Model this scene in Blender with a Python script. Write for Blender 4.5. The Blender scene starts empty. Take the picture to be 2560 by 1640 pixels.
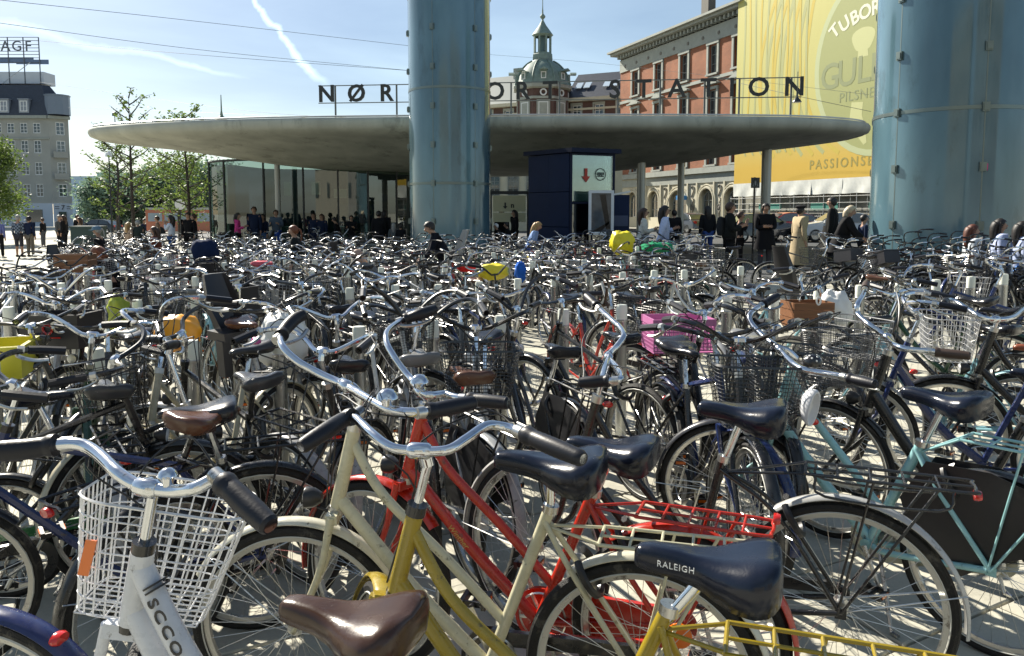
import bpy, math, random
from math import sin, cos, pi, radians, atan2, sqrt
from mathutils import Vector as V, Matrix, Quaternion, noise as mnoise

# ------------------------------------------------------------ camera, sky, sun, exposure
sc = bpy.context.scene
COL = sc.collection
cam_data = bpy.data.cameras.new('camera')
cam = bpy.data.objects.new('camera', cam_data)
COL.objects.link(cam)
cam.location = (0, 0, 1.65)
cam.rotation_euler = (radians(85), 0, 0)
cam_data.sensor_width = 36.0
cam_data.lens = 26.955
cam_data.shift_y = -0.047
cam_data.clip_start = 0.05
cam_data.clip_end = 3000
sc.camera = cam

SUN_AZ, SUN_EL = radians(-42), radians(36)
world = bpy.data.worlds.new('World')
sc.world = world
world.use_nodes = True
wn, wl = world.node_tree.nodes, world.node_tree.links
wn.clear()
w_out = wn.new('ShaderNodeOutputWorld')
w_bg = wn.new('ShaderNodeBackground')
w_bg.inputs['Strength'].default_value = 0.05
sky = wn.new('ShaderNodeTexSky')
sky.sky_type = 'NISHITA'
sky.sun_disc = False
sky.sun_elevation = SUN_EL
sky.sun_rotation = SUN_AZ
sky.altitude = 0
sky.air_density = 1.0
sky.dust_density = 0.6
sky.ozone_density = 2.0

def wmath(op, a, b=None, c=None):
    n = wn.new('ShaderNodeMath'); n.operation = op
    for i, q in enumerate((a, b, c)):
        if q is None: continue
        if isinstance(q, (int, float)): n.inputs[i].default_value = q
        else: wl.new(q, n.inputs[i])
    return n.outputs[0]

def sky_clouds():
    tc = wn.new('ShaderNodeTexCoord')
    sp = wn.new('ShaderNodeSeparateXYZ'); wl.new(tc.outputs['Generated'], sp.inputs[0])
    x, y, z = sp.outputs
    zz = wmath('MAXIMUM', z, 0.02)
    # thin cirrus: noise on a high flat layer, stretched along one wind direction
    cx, cy = wmath('DIVIDE', x, wmath('ADD', zz, .12)), wmath('DIVIDE', y, wmath('ADD', zz, .12))
    cb = wn.new('ShaderNodeCombineXYZ'); wl.new(wmath('MULTIPLY', cx, .55), cb.inputs[0]); wl.new(wmath('MULTIPLY', cy, 1.1), cb.inputs[1])
    rot = wn.new('ShaderNodeVectorRotate'); rot.inputs['Angle'].default_value = radians(12); wl.new(cb.outputs[0], rot.inputs[0])
    n1 = wn.new('ShaderNodeTexNoise'); n1.inputs['Scale'].default_value = .55; n1.inputs['Detail'].default_value = 7; n1.inputs['Roughness'].default_value = .55
    n1.inputs['Distortion'].default_value = .6; wl.new(rot.outputs[0], n1.inputs['Vector'])
    mr = wn.new('ShaderNodeMapRange'); mr.inputs[1].default_value = .40; mr.inputs[2].default_value = .78; mr.inputs[4].default_value = .38
    wl.new(n1.outputs[0], mr.inputs[0])
    cir = mr.outputs[0]
    # a vapour trail: a line on the plane y = 1 with a wobble, broader where it is older
    a, b = wmath('DIVIDE', x, wmath('MAXIMUM', y, .01)), wmath('DIVIDE', z, wmath('MAXIMUM', y, .01))
    def trail(p0, p1, w0, w1, wob, amp):
        dx, dy = p1[0]-p0[0], p1[1]-p0[1]; L = sqrt(dx*dx+dy*dy); ux, uy = dx/L, dy/L
        ax, by = wmath('SUBTRACT', a, p0[0]), wmath('SUBTRACT', b, p0[1])
        t = wmath('ADD', wmath('MULTIPLY', ax, ux/L), wmath('MULTIPLY', by, uy/L))
        s = wmath('ADD', wmath('MULTIPLY', ax, -uy), wmath('MULTIPLY', by, ux))
        nn = wn.new('ShaderNodeTexNoise'); nn.inputs['Scale'].default_value = 5.0; nn.inputs['Detail'].default_value = 4
        cc = wn.new('ShaderNodeCombineXYZ'); wl.new(t, cc.inputs[0]); cc.inputs[1].default_value = wob*100; wl.new(cc.outputs[0], nn.inputs['Vector'])
        s2 = wmath('ABSOLUTE', wmath('ADD', s, wmath('MULTIPLY', wmath('SUBTRACT', nn.outputs[0], .5), wob)))
        n3 = wn.new('ShaderNodeTexNoise'); n3.inputs['Scale'].default_value = 90; n3.inputs['Detail'].default_value = 3; wl.new(tc.outputs['Generated'], n3.inputs['Vector'])
        wid = wmath('MULTIPLY', wmath('ADD', w0, wmath('MULTIPLY', t, w1-w0)), wmath('ADD', .5, n3.outputs[0]))
        m = wmath('SUBTRACT', 1.0, wmath('DIVIDE', s2, wid)); m = wmath('MAXIMUM', m, 0)
        ends = wmath('MULTIPLY', wmath('MINIMUM', wmath('MAXIMUM', wmath('MULTIPLY', wmath('ADD', t, .1), 8), 0), 1),
                     wmath('MINIMUM', wmath('MAXIMUM', wmath('MULTIPLY', wmath('SUBTRACT', 1.0, t), 6), 0), 1))
        return wmath('MULTIPLY', wmath('MULTIPLY', m, ends), amp)
    t1 = trail((-.370, .315), (-.236, .158), .0035, .0075, .035, .7)
    t2 = trail((-.75, .26), (-.33, .17), .011, .003, .03, .35)
    tot = wmath('MINIMUM', wmath('ADD', wmath('ADD', cir, t1), t2), .95)
    up = wmath('GREATER_THAN', z, .0)
    return wmath('MULTIPLY', tot, up)

mix = wn.new('ShaderNodeMix'); mix.data_type = 'RGBA'
wl.new(sky_clouds(), mix.inputs['Factor'])
wl.new(sky.outputs[0], mix.inputs['A'])
mix.inputs['B'].default_value = (12.5, 15.6, 16.8, 1)
wl.new(mix.outputs['Result'], w_bg.inputs['Color'])
wl.new(w_bg.outputs[0], w_out.inputs[0])

sun_data = bpy.data.lights.new('sun', 'SUN')
sun_data.energy = 5.0
sun_data.angle = radians(0.53)
sun_data.color = (1.0, .93, .80)
sun = bpy.data.objects.new('sun', sun_data)
COL.objects.link(sun)
SUN_DIR = V((sin(SUN_AZ)*cos(SUN_EL), cos(SUN_AZ)*cos(SUN_EL), sin(SUN_EL)))
sun.rotation_euler = SUN_DIR.to_track_quat('Z', 'Y').to_euler()
sun.location = SUN_DIR*60

vs = sc.view_settings
vs.view_transform = 'Standard'; vs.look = 'None'; vs.gamma = 1; vs.use_curve_mapping = False
vs.exposure = 1.08
sc.cycles.max_bounces = 6; sc.cycles.diffuse_bounces = 3; sc.cycles.glossy_bounces = 3
sc.cycles.transmission_bounces = 4; sc.cycles.transparent_max_bounces = 12
sc.cycles.caustics_reflective = False; sc.cycles.caustics_refractive = False
sc.cycles.sample_clamp_indirect = 4

def gz(x, y=0):
    """the square rises gently from left to right"""
    return max(-.5, min(.5, .012*x))

# ------------------------------------------------------------ materials
MATS = {}
def material(name, col=(.5, .5, .5), rough=.5, metal=0.0, coat=0.0, emit=None, alpha=1.0, trans=0.0, spec=.5, objcol=False,
             var=0.0, vscale=6.0, bump=0.0, bscale=40.0, stretch=None, ior=1.5, rvar=0.0, subsurf=0.0, dirt=None):
    if name in MATS: return MATS[name]
    m = bpy.data.materials.new(name); m.use_nodes = True
    nt = m.node_tree; N, L = nt.nodes, nt.links
    b = N['Principled BSDF']
    b.inputs['Base Color'].default_value = (*col, 1)
    b.inputs['Roughness'].default_value = rough
    b.inputs['Metallic'].default_value = metal
    b.inputs['Coat Weight'].default_value = coat
    b.inputs['Coat Roughness'].default_value = .08
    b.inputs['Specular IOR Level'].default_value = spec
    b.inputs['IOR'].default_value = ior
    b.inputs['Alpha'].default_value = alpha
    b.inputs['Transmission Weight'].default_value = trans
    if emit: b.inputs['Emission Color'].default_value = (*emit[0], 1); b.inputs['Emission Strength'].default_value = emit[1]
    src = None
    if objcol:
        oi = N.new('ShaderNodeObjectInfo'); src = oi.outputs['Color']
    tc = N.new('ShaderNodeTexCoord'); vec = tc.outputs['Object']
    if stretch:
        mp = N.new('ShaderNodeMapping'); mp.inputs['Scale'].default_value = stretch; L.new(vec, mp.inputs[0]); vec = mp.outputs[0]
    if var or rvar:
        nz = N.new('ShaderNodeTexNoise'); nz.inputs['Scale'].default_value = vscale; nz.inputs['Detail'].default_value = 5
        L.new(vec, nz.inputs['Vector'])
        if var:
            mr = N.new('ShaderNodeMapRange'); mr.inputs[1].default_value = .25; mr.inputs[2].default_value = .75
            mr.inputs[3].default_value = 1-var; mr.inputs[4].default_value = 1+var; L.new(nz.outputs[0], mr.inputs[0])
            mx = N.new('ShaderNodeVectorMath'); mx.operation = 'SCALE'
            if src is None: mx.inputs[0].default_value = col
            else: L.new(src, mx.inputs[0])
            L.new(mr.outputs[0], mx.inputs['Scale']); src = mx.outputs[0]
        if rvar:
            mr = N.new('ShaderNodeMapRange'); mr.inputs[1].default_value = .3; mr.inputs[2].default_value = .7
            mr.inputs[3].default_value = max(.02, rough-rvar); mr.inputs[4].default_value = rough+rvar
            L.new(nz.outputs[0], mr.inputs[0]); L.new(mr.outputs[0], b.inputs['Roughness'])
    if dirt:
        dcol, dsc, dth, damt = dirt
        nd = N.new('ShaderNodeTexNoise'); nd.inputs['Scale'].default_value = dsc; nd.inputs['Detail'].default_value = 9; nd.inputs['Roughness'].default_value = .72
        oi2 = N.new('ShaderNodeObjectInfo'); sh = N.new('ShaderNodeVectorMath'); sh.operation = 'MULTIPLY_ADD'; L.new(oi2.outputs['Random'], sh.inputs[0]); sh.inputs[1].default_value = (37, 19, 53); L.new(vec, sh.inputs[2]); L.new(sh.outputs[0], nd.inputs['Vector'])
        dm_ = N.new('ShaderNodeMapRange'); dm_.inputs[1].default_value = dth; dm_.inputs[2].default_value = dth+.07; dm_.inputs[4].default_value = damt; L.new(nd.outputs[0], dm_.inputs[0])
        dx = N.new('ShaderNodeMix'); dx.data_type = 'RGBA'; L.new(dm_.outputs[0], dx.inputs['Factor'])
        if src is None: dx.inputs['A'].default_value = (*col, 1)
        else: L.new(src, dx.inputs['A'])
        dx.inputs['B'].default_value = (*dcol, 1); src = dx.outputs['Result']
    if bump:
        nb = N.new('ShaderNodeTexNoise'); nb.inputs['Scale'].default_value = bscale; nb.inputs['Detail'].default_value = 4
        L.new(vec, nb.inputs['Vector'])
        bp = N.new('ShaderNodeBump'); bp.inputs['Strength'].default_value = bump; bp.inputs['Distance'].default_value = .01
        L.new(nb.outputs[0], bp.inputs['Height']); L.new(bp.outputs[0], b.inputs['Normal'])
    if src is not None: L.new(src, b.inputs['Base Color'])
    MATS[name] = m
    return m

PAINT = material('cycle_paint', objcol=True, rough=.28, coat=.35, var=.10, vscale=22, rvar=.1, dirt=((.06, .045, .032), 26, .60, .75))
MATTE = material('matte_coloured', objcol=True, rough=.6, var=.06, vscale=9)
CLOTH = material('cloth_coloured', objcol=True, rough=.9, var=.12, vscale=25, bump=.25, bscale=60, spec=.2)
PLAST = material('plastic_coloured', objcol=True, rough=.38, var=.05)
CHROME = material('bright_chrome', (.66, .68, .71), rough=.13, metal=1, rvar=.08, vscale=30, dirt=((.16, .11, .07), 40, .62, .8))
STEEL = material('brushed_steel', (.52, .53, .53), rough=.32, metal=1, rvar=.08, vscale=20, stretch=(8, 8, 1))
SILVER = material('silver_alloy', (.55, .55, .53), rough=.32, metal=1, rvar=.1, dirt=((.08, .06, .045), 18, .56, .7))
SPOKE = material('spoke_steel', (.55, .55, .53), rough=.3, metal=1)
RUBBER = material('tyre_rubber', (.014, .014, .014), spec=.3, dirt=((.10, .095, .08), 14, .56, .6), rough=.62, var=.25, vscale=30, bump=.4, bscale=220)
RUBBERG = material('grip_rubber', (.010, .011, .017), rough=.42, bump=.06, bscale=160, spec=.35)
BLACK = material('black_plastic', (.014, .014, .016), rough=.36, rvar=.08)
BLACKM = material('black_painted_metal', (.012, .012, .013), rough=.25, coat=.4)
SEATM = material('saddle_vinyl', objcol=True, rough=.22, coat=.0, bump=.05, bscale=180, rvar=.09, var=.12, vscale=12, spec=.45, dirt=((.10, .09, .08), 30, .64, .5))
STRIPE = material('reflective_tyre_stripe', (.55, .55, .5), rough=.5)
CABLE = material('cable_black', (.012, .012, .012), rough=.4)
REDLENS = material('red_reflector', (.55, .015, .008), rough=.15, coat=.8)
ORANGE = material('orange_reflector', (.75, .16, .01), rough=.15, coat=.8)
GLASSL = material('lamp_lens', (.75, .77, .76), rough=.1, coat=1)
WHITEP = material('white_lettering', (.78, .78, .76), rough=.5)
DARKP = material('dark_lettering', (.02, .02, .022), rough=.5)
CREAMP = material('gold_lettering', (.55, .38, .12), rough=.4)

# ------------------------------------------------------------ mesh helpers
def crv(pts, n=6, closed=False):
    """Catmull-Rom through the points"""
    P = [V(p) for p in pts]
    if len(P) < 3 or n < 2: return P
    out = []
    m = len(P)
    rng = range(m if closed else m-1)
    for i in rng:
        if closed: p0, p1, p2, p3 = P[(i-1) % m], P[i], P[(i+1) % m], P[(i+2) % m]
        else:
            p1, p2 = P[i], P[i+1]
            p0 = P[i-1] if i > 0 else p1*2-p2
            p3 = P[i+2] if i+2 < m else p2*2-p1
        for k in range(n):
            t = k/n
            out.append(.5*((2*p1)+(p2-p0)*t+(2*p0-5*p1+4*p2-p3)*t*t+(3*p1-p0-3*p2+p3)*t**3))
    if not closed: out.append(P[-1].copy())
    return out

class MB:
    def __init__(s): s.v = []; s.f = []; s.m = []; s.mi = 0
    def mat(s, i): s.mi = i; return s
    def add(s, vs_, fs):
        o = len(s.v); s.v.extend(tuple(p) for p in vs_)
        for f in fs: s.f.append(tuple(i+o for i in f)); s.m.append(s.mi)
        return s
    def tube(s, pts, r, n=8, closed=False, cap=True, flat=1.0, up=None):
        P = [V(p) for p in pts]; k = len(P)
        if k < 2: return s
        rr = r if isinstance(r, (list, tuple)) else [r]*k
        if len(rr) != k: rr = [rr[0]+(rr[-1]-rr[0])*i/(k-1) for i in range(k)]
        T = []
        for i in range(k):
            a = P[(i-1) % k] if (closed or i > 0) else P[i]
            b = P[(i+1) % k] if (closed or i < k-1) else P[i]
            d = b-a
            T.append(d.normalized() if d.length > 1e-9 else (T[-1] if T else V((0, 0, 1))))
        u = V(up) if up else (V((0, 0, 1)) if abs(T[0].z) < .9 else V((1, 0, 0)))
        nrm = (u-T[0]*u.dot(T[0])).normalized()
        vs_, fs = [], []
        for i in range(k):
            nrm = nrm-T[i]*nrm.dot(T[i])
            nrm = nrm.normalized() if nrm.length > 1e-6 else T[i].orthogonal().normalized()
            bi = T[i].cross(nrm)
            for j in range(n):
                a = 2*pi*j/n
                vs_.append(P[i]+nrm*(rr[i]*cos(a))+bi*(rr[i]*flat*sin(a)))
        for i in range(k if closed else k-1):
            a, b = i*n, ((i+1) % k)*n
            for j in range(n):
                j2 = (j+1) % n
                fs.append((a+j, b+j, b+j2, a+j2))
        if cap and not closed:
            fs.append(tuple(range(n))); fs.append(tuple((k-1)*n+j for j in reversed(range(n))))
        return s.add(vs_, fs)
    def box(s, c, d, M=None):
        x, y, z = d[0]/2, d[1]/2, d[2]/2
        vv = [V((a*x, b*y, e*z)) for a in (-1, 1) for b in (-1, 1) for e in (-1, 1)]
        if M is not None: vv = [M @ p for p in vv]
        vv = [p+V(c) for p in vv]
        return s.add(vv, [(0, 1, 3, 2), (4, 6, 7, 5), (0, 4, 5, 1), (2, 3, 7, 6), (0, 2, 6, 4), (1, 5, 7, 3)])
    def lathe(s, prof, n=16, M=None, a0=0, a1=2*pi):
        full = abs(a1-a0-2*pi) < 1e-6; vs_, fs = [], []
        k = n if full else n+1
        for r, z in prof:
            for j in range(k):
                a = a0+(a1-a0)*j/n
                p = V((r*cos(a), r*sin(a), z)); vs_.append(M @ p if M is not None else p)
        for i in range(len(prof)-1):
            for j in range(n):
                j2 = (j+1) % k
                fs.append((i*k+j, i*k+j2, (i+1)*k+j2, (i+1)*k+j))
        return s.add(vs_, fs)
    def ring(s, c, R, r, n=32, m=8, axis='y', a0=0, a1=2*pi):
        c = V(c); full = abs(a1-a0-2*pi) < 1e-6
        pts = []
        for i in range(n if full else n+1):
            a = a0+(a1-a0)*i/n
            pts.append(c+(V((cos(a)*R, 0, sin(a)*R)) if axis == 'y' else V((cos(a)*R, sin(a)*R, 0))))
        up = (0, 1, 0) if axis == 'y' else (0, 0, 1)
        return s.tube(pts, r, m, closed=full, up=up)
    def sweep(s, pts_rings, closed=False, cap=True):
        n = len(pts_rings[0]); k = len(pts_rings); vs_ = [p for r_ in pts_rings for p in r_]; fs = []
        for i in range(k if closed else k-1):
            for j in range(n):
                a, b = i*n, ((i+1) % k)*n; j2 = (j+1) % n
                fs.append((a+j, b+j, b+j2, a+j2))
        if cap and not closed: fs.append(tuple(range(n))); fs.append(tuple((k-1)*n+j for j in reversed(range(n))))
        return s.add(vs_, fs)
    def prism(s, poly, h, M=None):
        """outline in xy extruded to height h"""
        n = len(poly); vv = [V((p[0], p[1], 0)) for p in poly]+[V((p[0], p[1], h)) for p in poly]
        if M is not None: vv = [M @ p for p in vv]
        return s.add(vv, [tuple(reversed(range(n))), tuple(range(n, 2*n))]+[(i, (i+1) % n, n+(i+1) % n, n+i) for i in range(n)])
    def mesh(s, name, mats, smooth=35):
        me = bpy.data.meshes.new(name)
        me.from_pydata(s.v, [], s.f)
        for m in (mats if isinstance(mats, (list, tuple)) else [mats]): me.materials.append(m)
        if any(s.m): me.polygons.foreach_set('material_index', s.m)
        if smooth:
            me.polygons.foreach_set('use_smooth', [True]*len(me.polygons))
            if smooth < 180: me.set_sharp_from_angle(angle=radians(smooth))
        me.update()
        return me
    def build(s, name, mats, parent=None, M=None, smooth=35, col=None):
        return link(name, s.mesh(name, mats, smooth), parent, M, col)

def link(name, data, parent=None, M=None, col=None):
    o = bpy.data.objects.new(name, data)
    COL.objects.link(o)
    if parent is not None: o.parent = parent
    if M is not None: o.matrix_basis = M
    if col is not None: o.color = (*col, 1)
    return o

def tag(o, label=None, cat=None, group=None, kind=None):
    if label: o['label'] = label
    if cat: o['category'] = cat
    if group: o['group'] = group
    if kind: o['kind'] = kind
    return o

def thing(name, label, cat, loc=(0, 0, 0), rz=0, group=None):
    o = link(name, None); o.empty_display_size = .2
    o.location = loc; o.rotation_euler = (0, 0, rz)
    return tag(o, label, cat, group)

TXT = {}
def text_mesh(txt, size, depth, mat_, spacing=1.0, bold=0.0, shear=0.0):
    key = (txt, size, depth, mat_.name, spacing, bold, shear)
    if key in TXT: return TXT[key]
    cu = bpy.data.curves.new('lettering', 'FONT'); cu.body = txt; cu.size = size; cu.extrude = depth; cu.offset = bold
    cu.space_character = spacing; cu.align_x = 'CENTER'; cu.align_y = 'CENTER'; cu.shear = shear; cu.resolution_u = 3
    ob = bpy.data.objects.new('lettering', cu); me = bpy.data.meshes.new_from_object(ob)
    me.materials.clear(); me.materials.append(mat_)
    bpy.data.objects.remove(ob); bpy.data.curves.remove(cu)
    TXT[key] = me
    return me

def T(x, y, z): return Matrix.Translation((x, y, z))
def Rz(a): return Matrix.Rotation(a, 4, 'Z')
def Rx(a): return Matrix.Rotation(a, 4, 'X')
def Ry(a): return Matrix.Rotation(a, 4, 'Y')
# ------------------------------------------------------------ bicycles
# local axes: x forward, y to the rider's left, z up, rear hub above the origin
MESHES = {}
def cached(key, fn):
    if key not in MESHES: MESHES[key] = fn()
    return MESHES[key]

def wheel_meshes(R, q, tw=.019):
    def tyre():
        b = MB(); n, m = ((20, 4), (36, 6), (84, 10))[q]
        b.ring((0, 0, 0), R-tw, tw, n, m)
        if q:
            b.mat(1)
            for s in (-1, 1): b.ring((0, s*tw*.80, 0), R-tw*1.75, .0028, n, 4)
        return b.mesh('tyre', [RUBBER, STRIPE])
    def rim():
        b = MB(); n = (20, 36, 84)[q]
        r0 = R-2*tw+.004; prof = [(r0, -.011), (r0, .011), (r0-.018, .008), (r0-.018, -.008), (r0, -.011)]
        b.lathe(prof, n, Rx(pi/2))
        hp = [(.0, -.05), (.009, -.05), (.009, -.032), (.024, -.03), (.024, -.026), (.014, -.02), (.014, .02), (.024, .026), (.024, .03), (.009, .032), (.009, .05), (0, .05)]
        b.lathe(hp, (6, 8, 16)[q], Rx(pi/2))
        return b.mesh('rim', SILVER)
    def spokes():
        b = MB(); ns = (12, 24, 36)[q]; r0 = R-2*tw-.012; th = (.0016, .0014, .0011)[q]
        for i in range(ns):
            s = 1 if i % 2 else -1; a = 2*pi*i/ns; t = a+(.62 if (i//2) % 2 else -.62)*.9
            b.tube([(cos(t)*.024, s*.028, sin(t)*.024), (cos(a)*r0, s*.004, sin(a)*r0)], th, 3, cap=False)
        return b.mesh('spokes', SPOKE)
    k = (round(R, 3), q, tw)
    return [cached(('tyre',)+k, tyre), cached(('rim',)+k, rim), cached(('spokes',)+k, spokes)]

def add_wheel(root, R, q, x, M=None, tw=.019):
    t, r, s = wheel_meshes(R, q, tw)
    MM = T(x, 0, R)
    w = link('wheel', r, root, (M @ MM) if M is not None else MM)
    link('tyre', t, w); link('spokes', s, w)
    return w

def guard_mesh(R, a0, a1, wd, q, dp=.012):
    """mudguard: curved strip round a wheel centred on the origin"""
    def f():
        b = MB(); n = (12, 22, 44)[q]; rings = []
        for i in range(n+1):
            a = a0+(a1-a0)*i/n; cr, sr = cos(a), sin(a); ring = []
            prof = [(-1, -1), (-.75, -.25), (0, 0), (.75, -.25), (1, -1)]
            for (y, d) in prof: rr = R+d*dp; ring.append(V((cr*rr, y*wd, sr*rr)))
            for (y, d) in reversed(prof): rr = R+d*dp-.003; ring.append(V((cr*rr, y*wd*.94, sr*rr)))
            rings.append(ring)
        b.sweep(rings)
        return b.mesh('mudguard', PAINT, 50)
    return cached(('guard', round(R, 3), round(a0, 2), round(a1, 2), wd, q, dp), f)

def saddle_mesh(q, L=.28, W=.105, groove=.006, puff=1.0):
    def f():
        b = MB(); n = (7, 12, 26)[q]; m = (8, 12, 24)[q]
        ks = [(0, .012, -.016, .02), (.03, .022, -.004, .03), (.12, .027, .0, .036), (.3, .034, -.001, .038), (.45, .046, -.004, .042),
              (.58, .070, -.003, .052), (.70, .092, .004, .062), (.82, .104, .012, .068), (.92, .100, .016, .066), (.98, .080, .012, .055), (1, .058, .004, .04)]
        def ev(t):
            for i in range(len(ks)-1):
                if t <= ks[i+1][0]:
                    u = (t-ks[i][0])/(ks[i+1][0]-ks[i][0]); u = u*u*(3-2*u)*.4+u*.6
                    return [ks[i][j]+(ks[i+1][j]-ks[i][j])*u for j in (1, 2, 3)]
            return ks[-1][1:]
        rings = []
        for i in range(n+1):
            t = i/n; t = .5-.5*cos(pi*t); w, z, h = ev(t); w *= W/.104; h *= puff; x = L*(.55-t); ring = []
            top = m//2+1
            for j in range(top):
                a = pi*j/(top-1); y = w*cos(a)*(abs(cos(a))**-.25 if abs(cos(a)) > .02 else 1)
                y = max(-w, min(w, y)); zz = z-h*.55+h*.55*abs(sin(a))**.75
                g = groove*max(0, 1-abs(y)/.022)*(1 if .35 < t < .98 else .3)
                zz -= g
                zz += .010*max(0, (t-.5))*2*(abs(y)/.1)
                ring.append(V((x, y, zz)))
            for j in range(m-top):
                u = (j+1)/(m-top+1); y = -w*.86*cos(pi*u); ring.append(V((x, y, z-h*(.92+.1*sin(pi*u)))))
            rings.append(ring)
        b.sweep(rings)
        me = b.mesh('saddle', SEATM, 80)
        return me
    return cached(('saddle', q, L, W, groove, puff), f)

def rails_mesh(q):
    def f():
        b = MB(); n = (4, 5, 8)[q]
        for s in (-1, 1):
            b.tube(crv([(.11, s*.008, -.03), (.07, s*.02, -.055), (-.03, s*.024, -.06), (-.10, s*.045, -.035)], 3), .0038, n)
            if q == 2:
                pts = []
                for i in range(49):
                    a = i/48*2*pi*4; pts.append((-.075+cos(a)*.016, s*.058+sin(a)*.016, -.075+.04*i/48))
                b.tube(pts, .003, 5)
        b.box((0, 0, -.058), (.05, .06, .028)); b.tube([(0, -.035, -.058), (0, .035, -.058)], .008, 6)
        return b.mesh('saddle_rails', BLACKM)
    return cached(('rails', q), f)

BARS = {
    'swept': [(0, 0, 0), (.01, .05, 0), (.05, .12, .035), (.055, .19, .07), (.0, .255, .085), (-.09, .285, .08), (-.21, .30, .06)],
    'flat': [(0, 0, 0), (0, .10, 0), (-.005, .18, .012), (-.03, .24, .018), (-.07, .31, .015)],
    'high': [(0, 0, 0), (.0, .04, 0), (.03, .10, .06), (.05, .18, .13), (.03, .26, .165), (-.07, .30, .155), (-.22, .31, .12)],
    'wide': [(0, 0, 0), (.03, .06, .005), (.07, .14, .03), (.05, .23, .05), (-.02, .285, .05), (-.14, .31, .03)],
}
def split_path(P, l):
    """last l metres of the polyline"""
    acc = 0
    for i in range(len(P)-1, 0, -1):
        d = (P[i]-P[i-1]).length
        if acc+d >= l:
            t = (l-acc)/d; p = P[i].lerp(P[i-1], t); return P[:i]+[p], [p]+P[i:]
        acc += d
    return P[:1], P

def bar_parts(path, q, grip=.125, gr=.0165, br=.0112):
    n = (5, 7, 14)[q]
    body, g1 = split_path(path, grip); rev, g0 = split_path(list(reversed(body)), grip)
    b = MB(); b.tube(path, br, n)
    grips = []
    for g in (g0, g1):
        gb = MB()
        if q == 2:
            k = len(g); d = [0]
            for i in range(1, k): d.append(d[-1]+(g[i]-g[i-1]).length)
            pts, rad = [], []
            for i in range(23):
                t = d[-1]*i/22; j = 1
                while j < k-1 and d[j] < t: j += 1
                u = (t-d[j-1])/max(1e-6, d[j]-d[j-1]); pts.append(g[j-1].lerp(g[j], u)); s = i/22
                rr = gr*(1.22 if s < .1 else .98+.16*sin(pi*s)) + (.0006 if i % 2 else 0)
                if i == 22: rr *= .8
                rad.append(rr)
            gb.tube(pts, rad, 16)
        else: gb.tube(g, gr, n+1)
        grips.append(gb)
    return b, grips, (g0, g1)

def lerp3(a, b, t): return V(a).lerp(V(b), t)

def frame_mb(sp, q):
    R, wb = sp['R'], sp['wb']; n = (5, 7, 14)[q]; cn = (2, 4, 8)[q]
    bb, st, hb, ht = V(sp['bb']), V(sp['st']), V(sp['hb']), V(sp['ht'])
    b = MB(); k = sp.get('fat', 1.0)
    d = (ht-hb).normalized()
    b.tube([hb-d*.012, ht+d*.006], .0185*k, n)
    b.tube([bb, st], .0155*k, n)
    b.tube([bb+V((0, -.036, 0)), bb+V((0, .036, 0))], .022, n)
    kind = sp['frame']
    if kind == 'twin':
        b.tube(crv([hb+d*.02, lerp3(hb, bb, .5)+V((0, 0, .0)), bb+V((-.005, 0, .012))], cn), .0175*k, n)
        m2 = lerp3(bb, st, .30)
        b.tube(crv([ht-d*.03, ht-d*.03+V((-.10, 0, -.16)), lerp3(ht, m2, .6)+V((0, 0, -.035)), m2], cn), sp.get('ur', .013)*k, n)
    elif kind == 'single':
        b.tube(crv([hb+d*.06, lerp3(hb, bb, .45)+V((-.03, 0, -.05)), bb+V((.0, 0, .01))], cn), .023*k, n)
    elif kind == 'swan':
        b.tube(crv([hb+d*.02, lerp3(hb, bb, .5)+V((0, 0, -.02)), bb], cn), .015*k, n)
        b.tube(crv([ht-d*.03, lerp3(ht, bb, .45)+V((-.04, 0, -.04)), lerp3(bb, st, .25)+V((.1, 0, -.02)), lerp3(bb, st, .38)], cn), .0135*k, n)
    else:
        b.tube([hb+d*.02, bb], .0165*k, n); b.tube([ht-d*.03, st-V((0, 0, .03))], .0145*k, n)
    for s in (-1, 1):
        b.tube(crv([bb+V((-.03, s*.03, 0)), bb+V((-.1, s*.045, .0)), (0.01, s*.058, R)], cn), .0095*k, n)
        b.tube(crv([lerp3(bb, st, .93)+V((0, s*.012, 0)), (.2, s*.038, lerp3(bb, st, .8).z-.06), (0, s*.058, R)], cn), .0075*k, n)
        b.box((0, s*.058, R), (.035, .005, .035))
    # seat clamp
    b.mat(1).tube([st-V((0, 0, .012)), st+V((-.004, 0, .010))], .0205*k, n)
    # headset cups
    b.mat(2).tube([ht+d*.004, ht+d*.03], .0245 if sp.get('dark_cups') else .023, n); b.tube([hb-d*.03, hb-d*.008], .023, n)
    return b

def fork_mb(sp, q):
    R, wb = sp['R'], sp['wb']; n = (5, 6, 12)[q]; cn = (2, 4, 7)[q]
    hb, ht = V(sp['hb']), V(sp['ht']); d = (ht-hb).normalized()
    b = MB(); cr = hb-d*.035
    b.box(cr, (.035, .10, .03))
    for s in (-1, 1):
        b.tube(crv([cr+V((0, s*.046, .01)), cr-d*.16+V((0, s*.05, 0)), lerp3(cr, (wb, 0, R), .72)+V((-.012, s*.05, -.0)), (wb, s*.05, R)], cn), [.013, .008], n)
    return b

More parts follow.
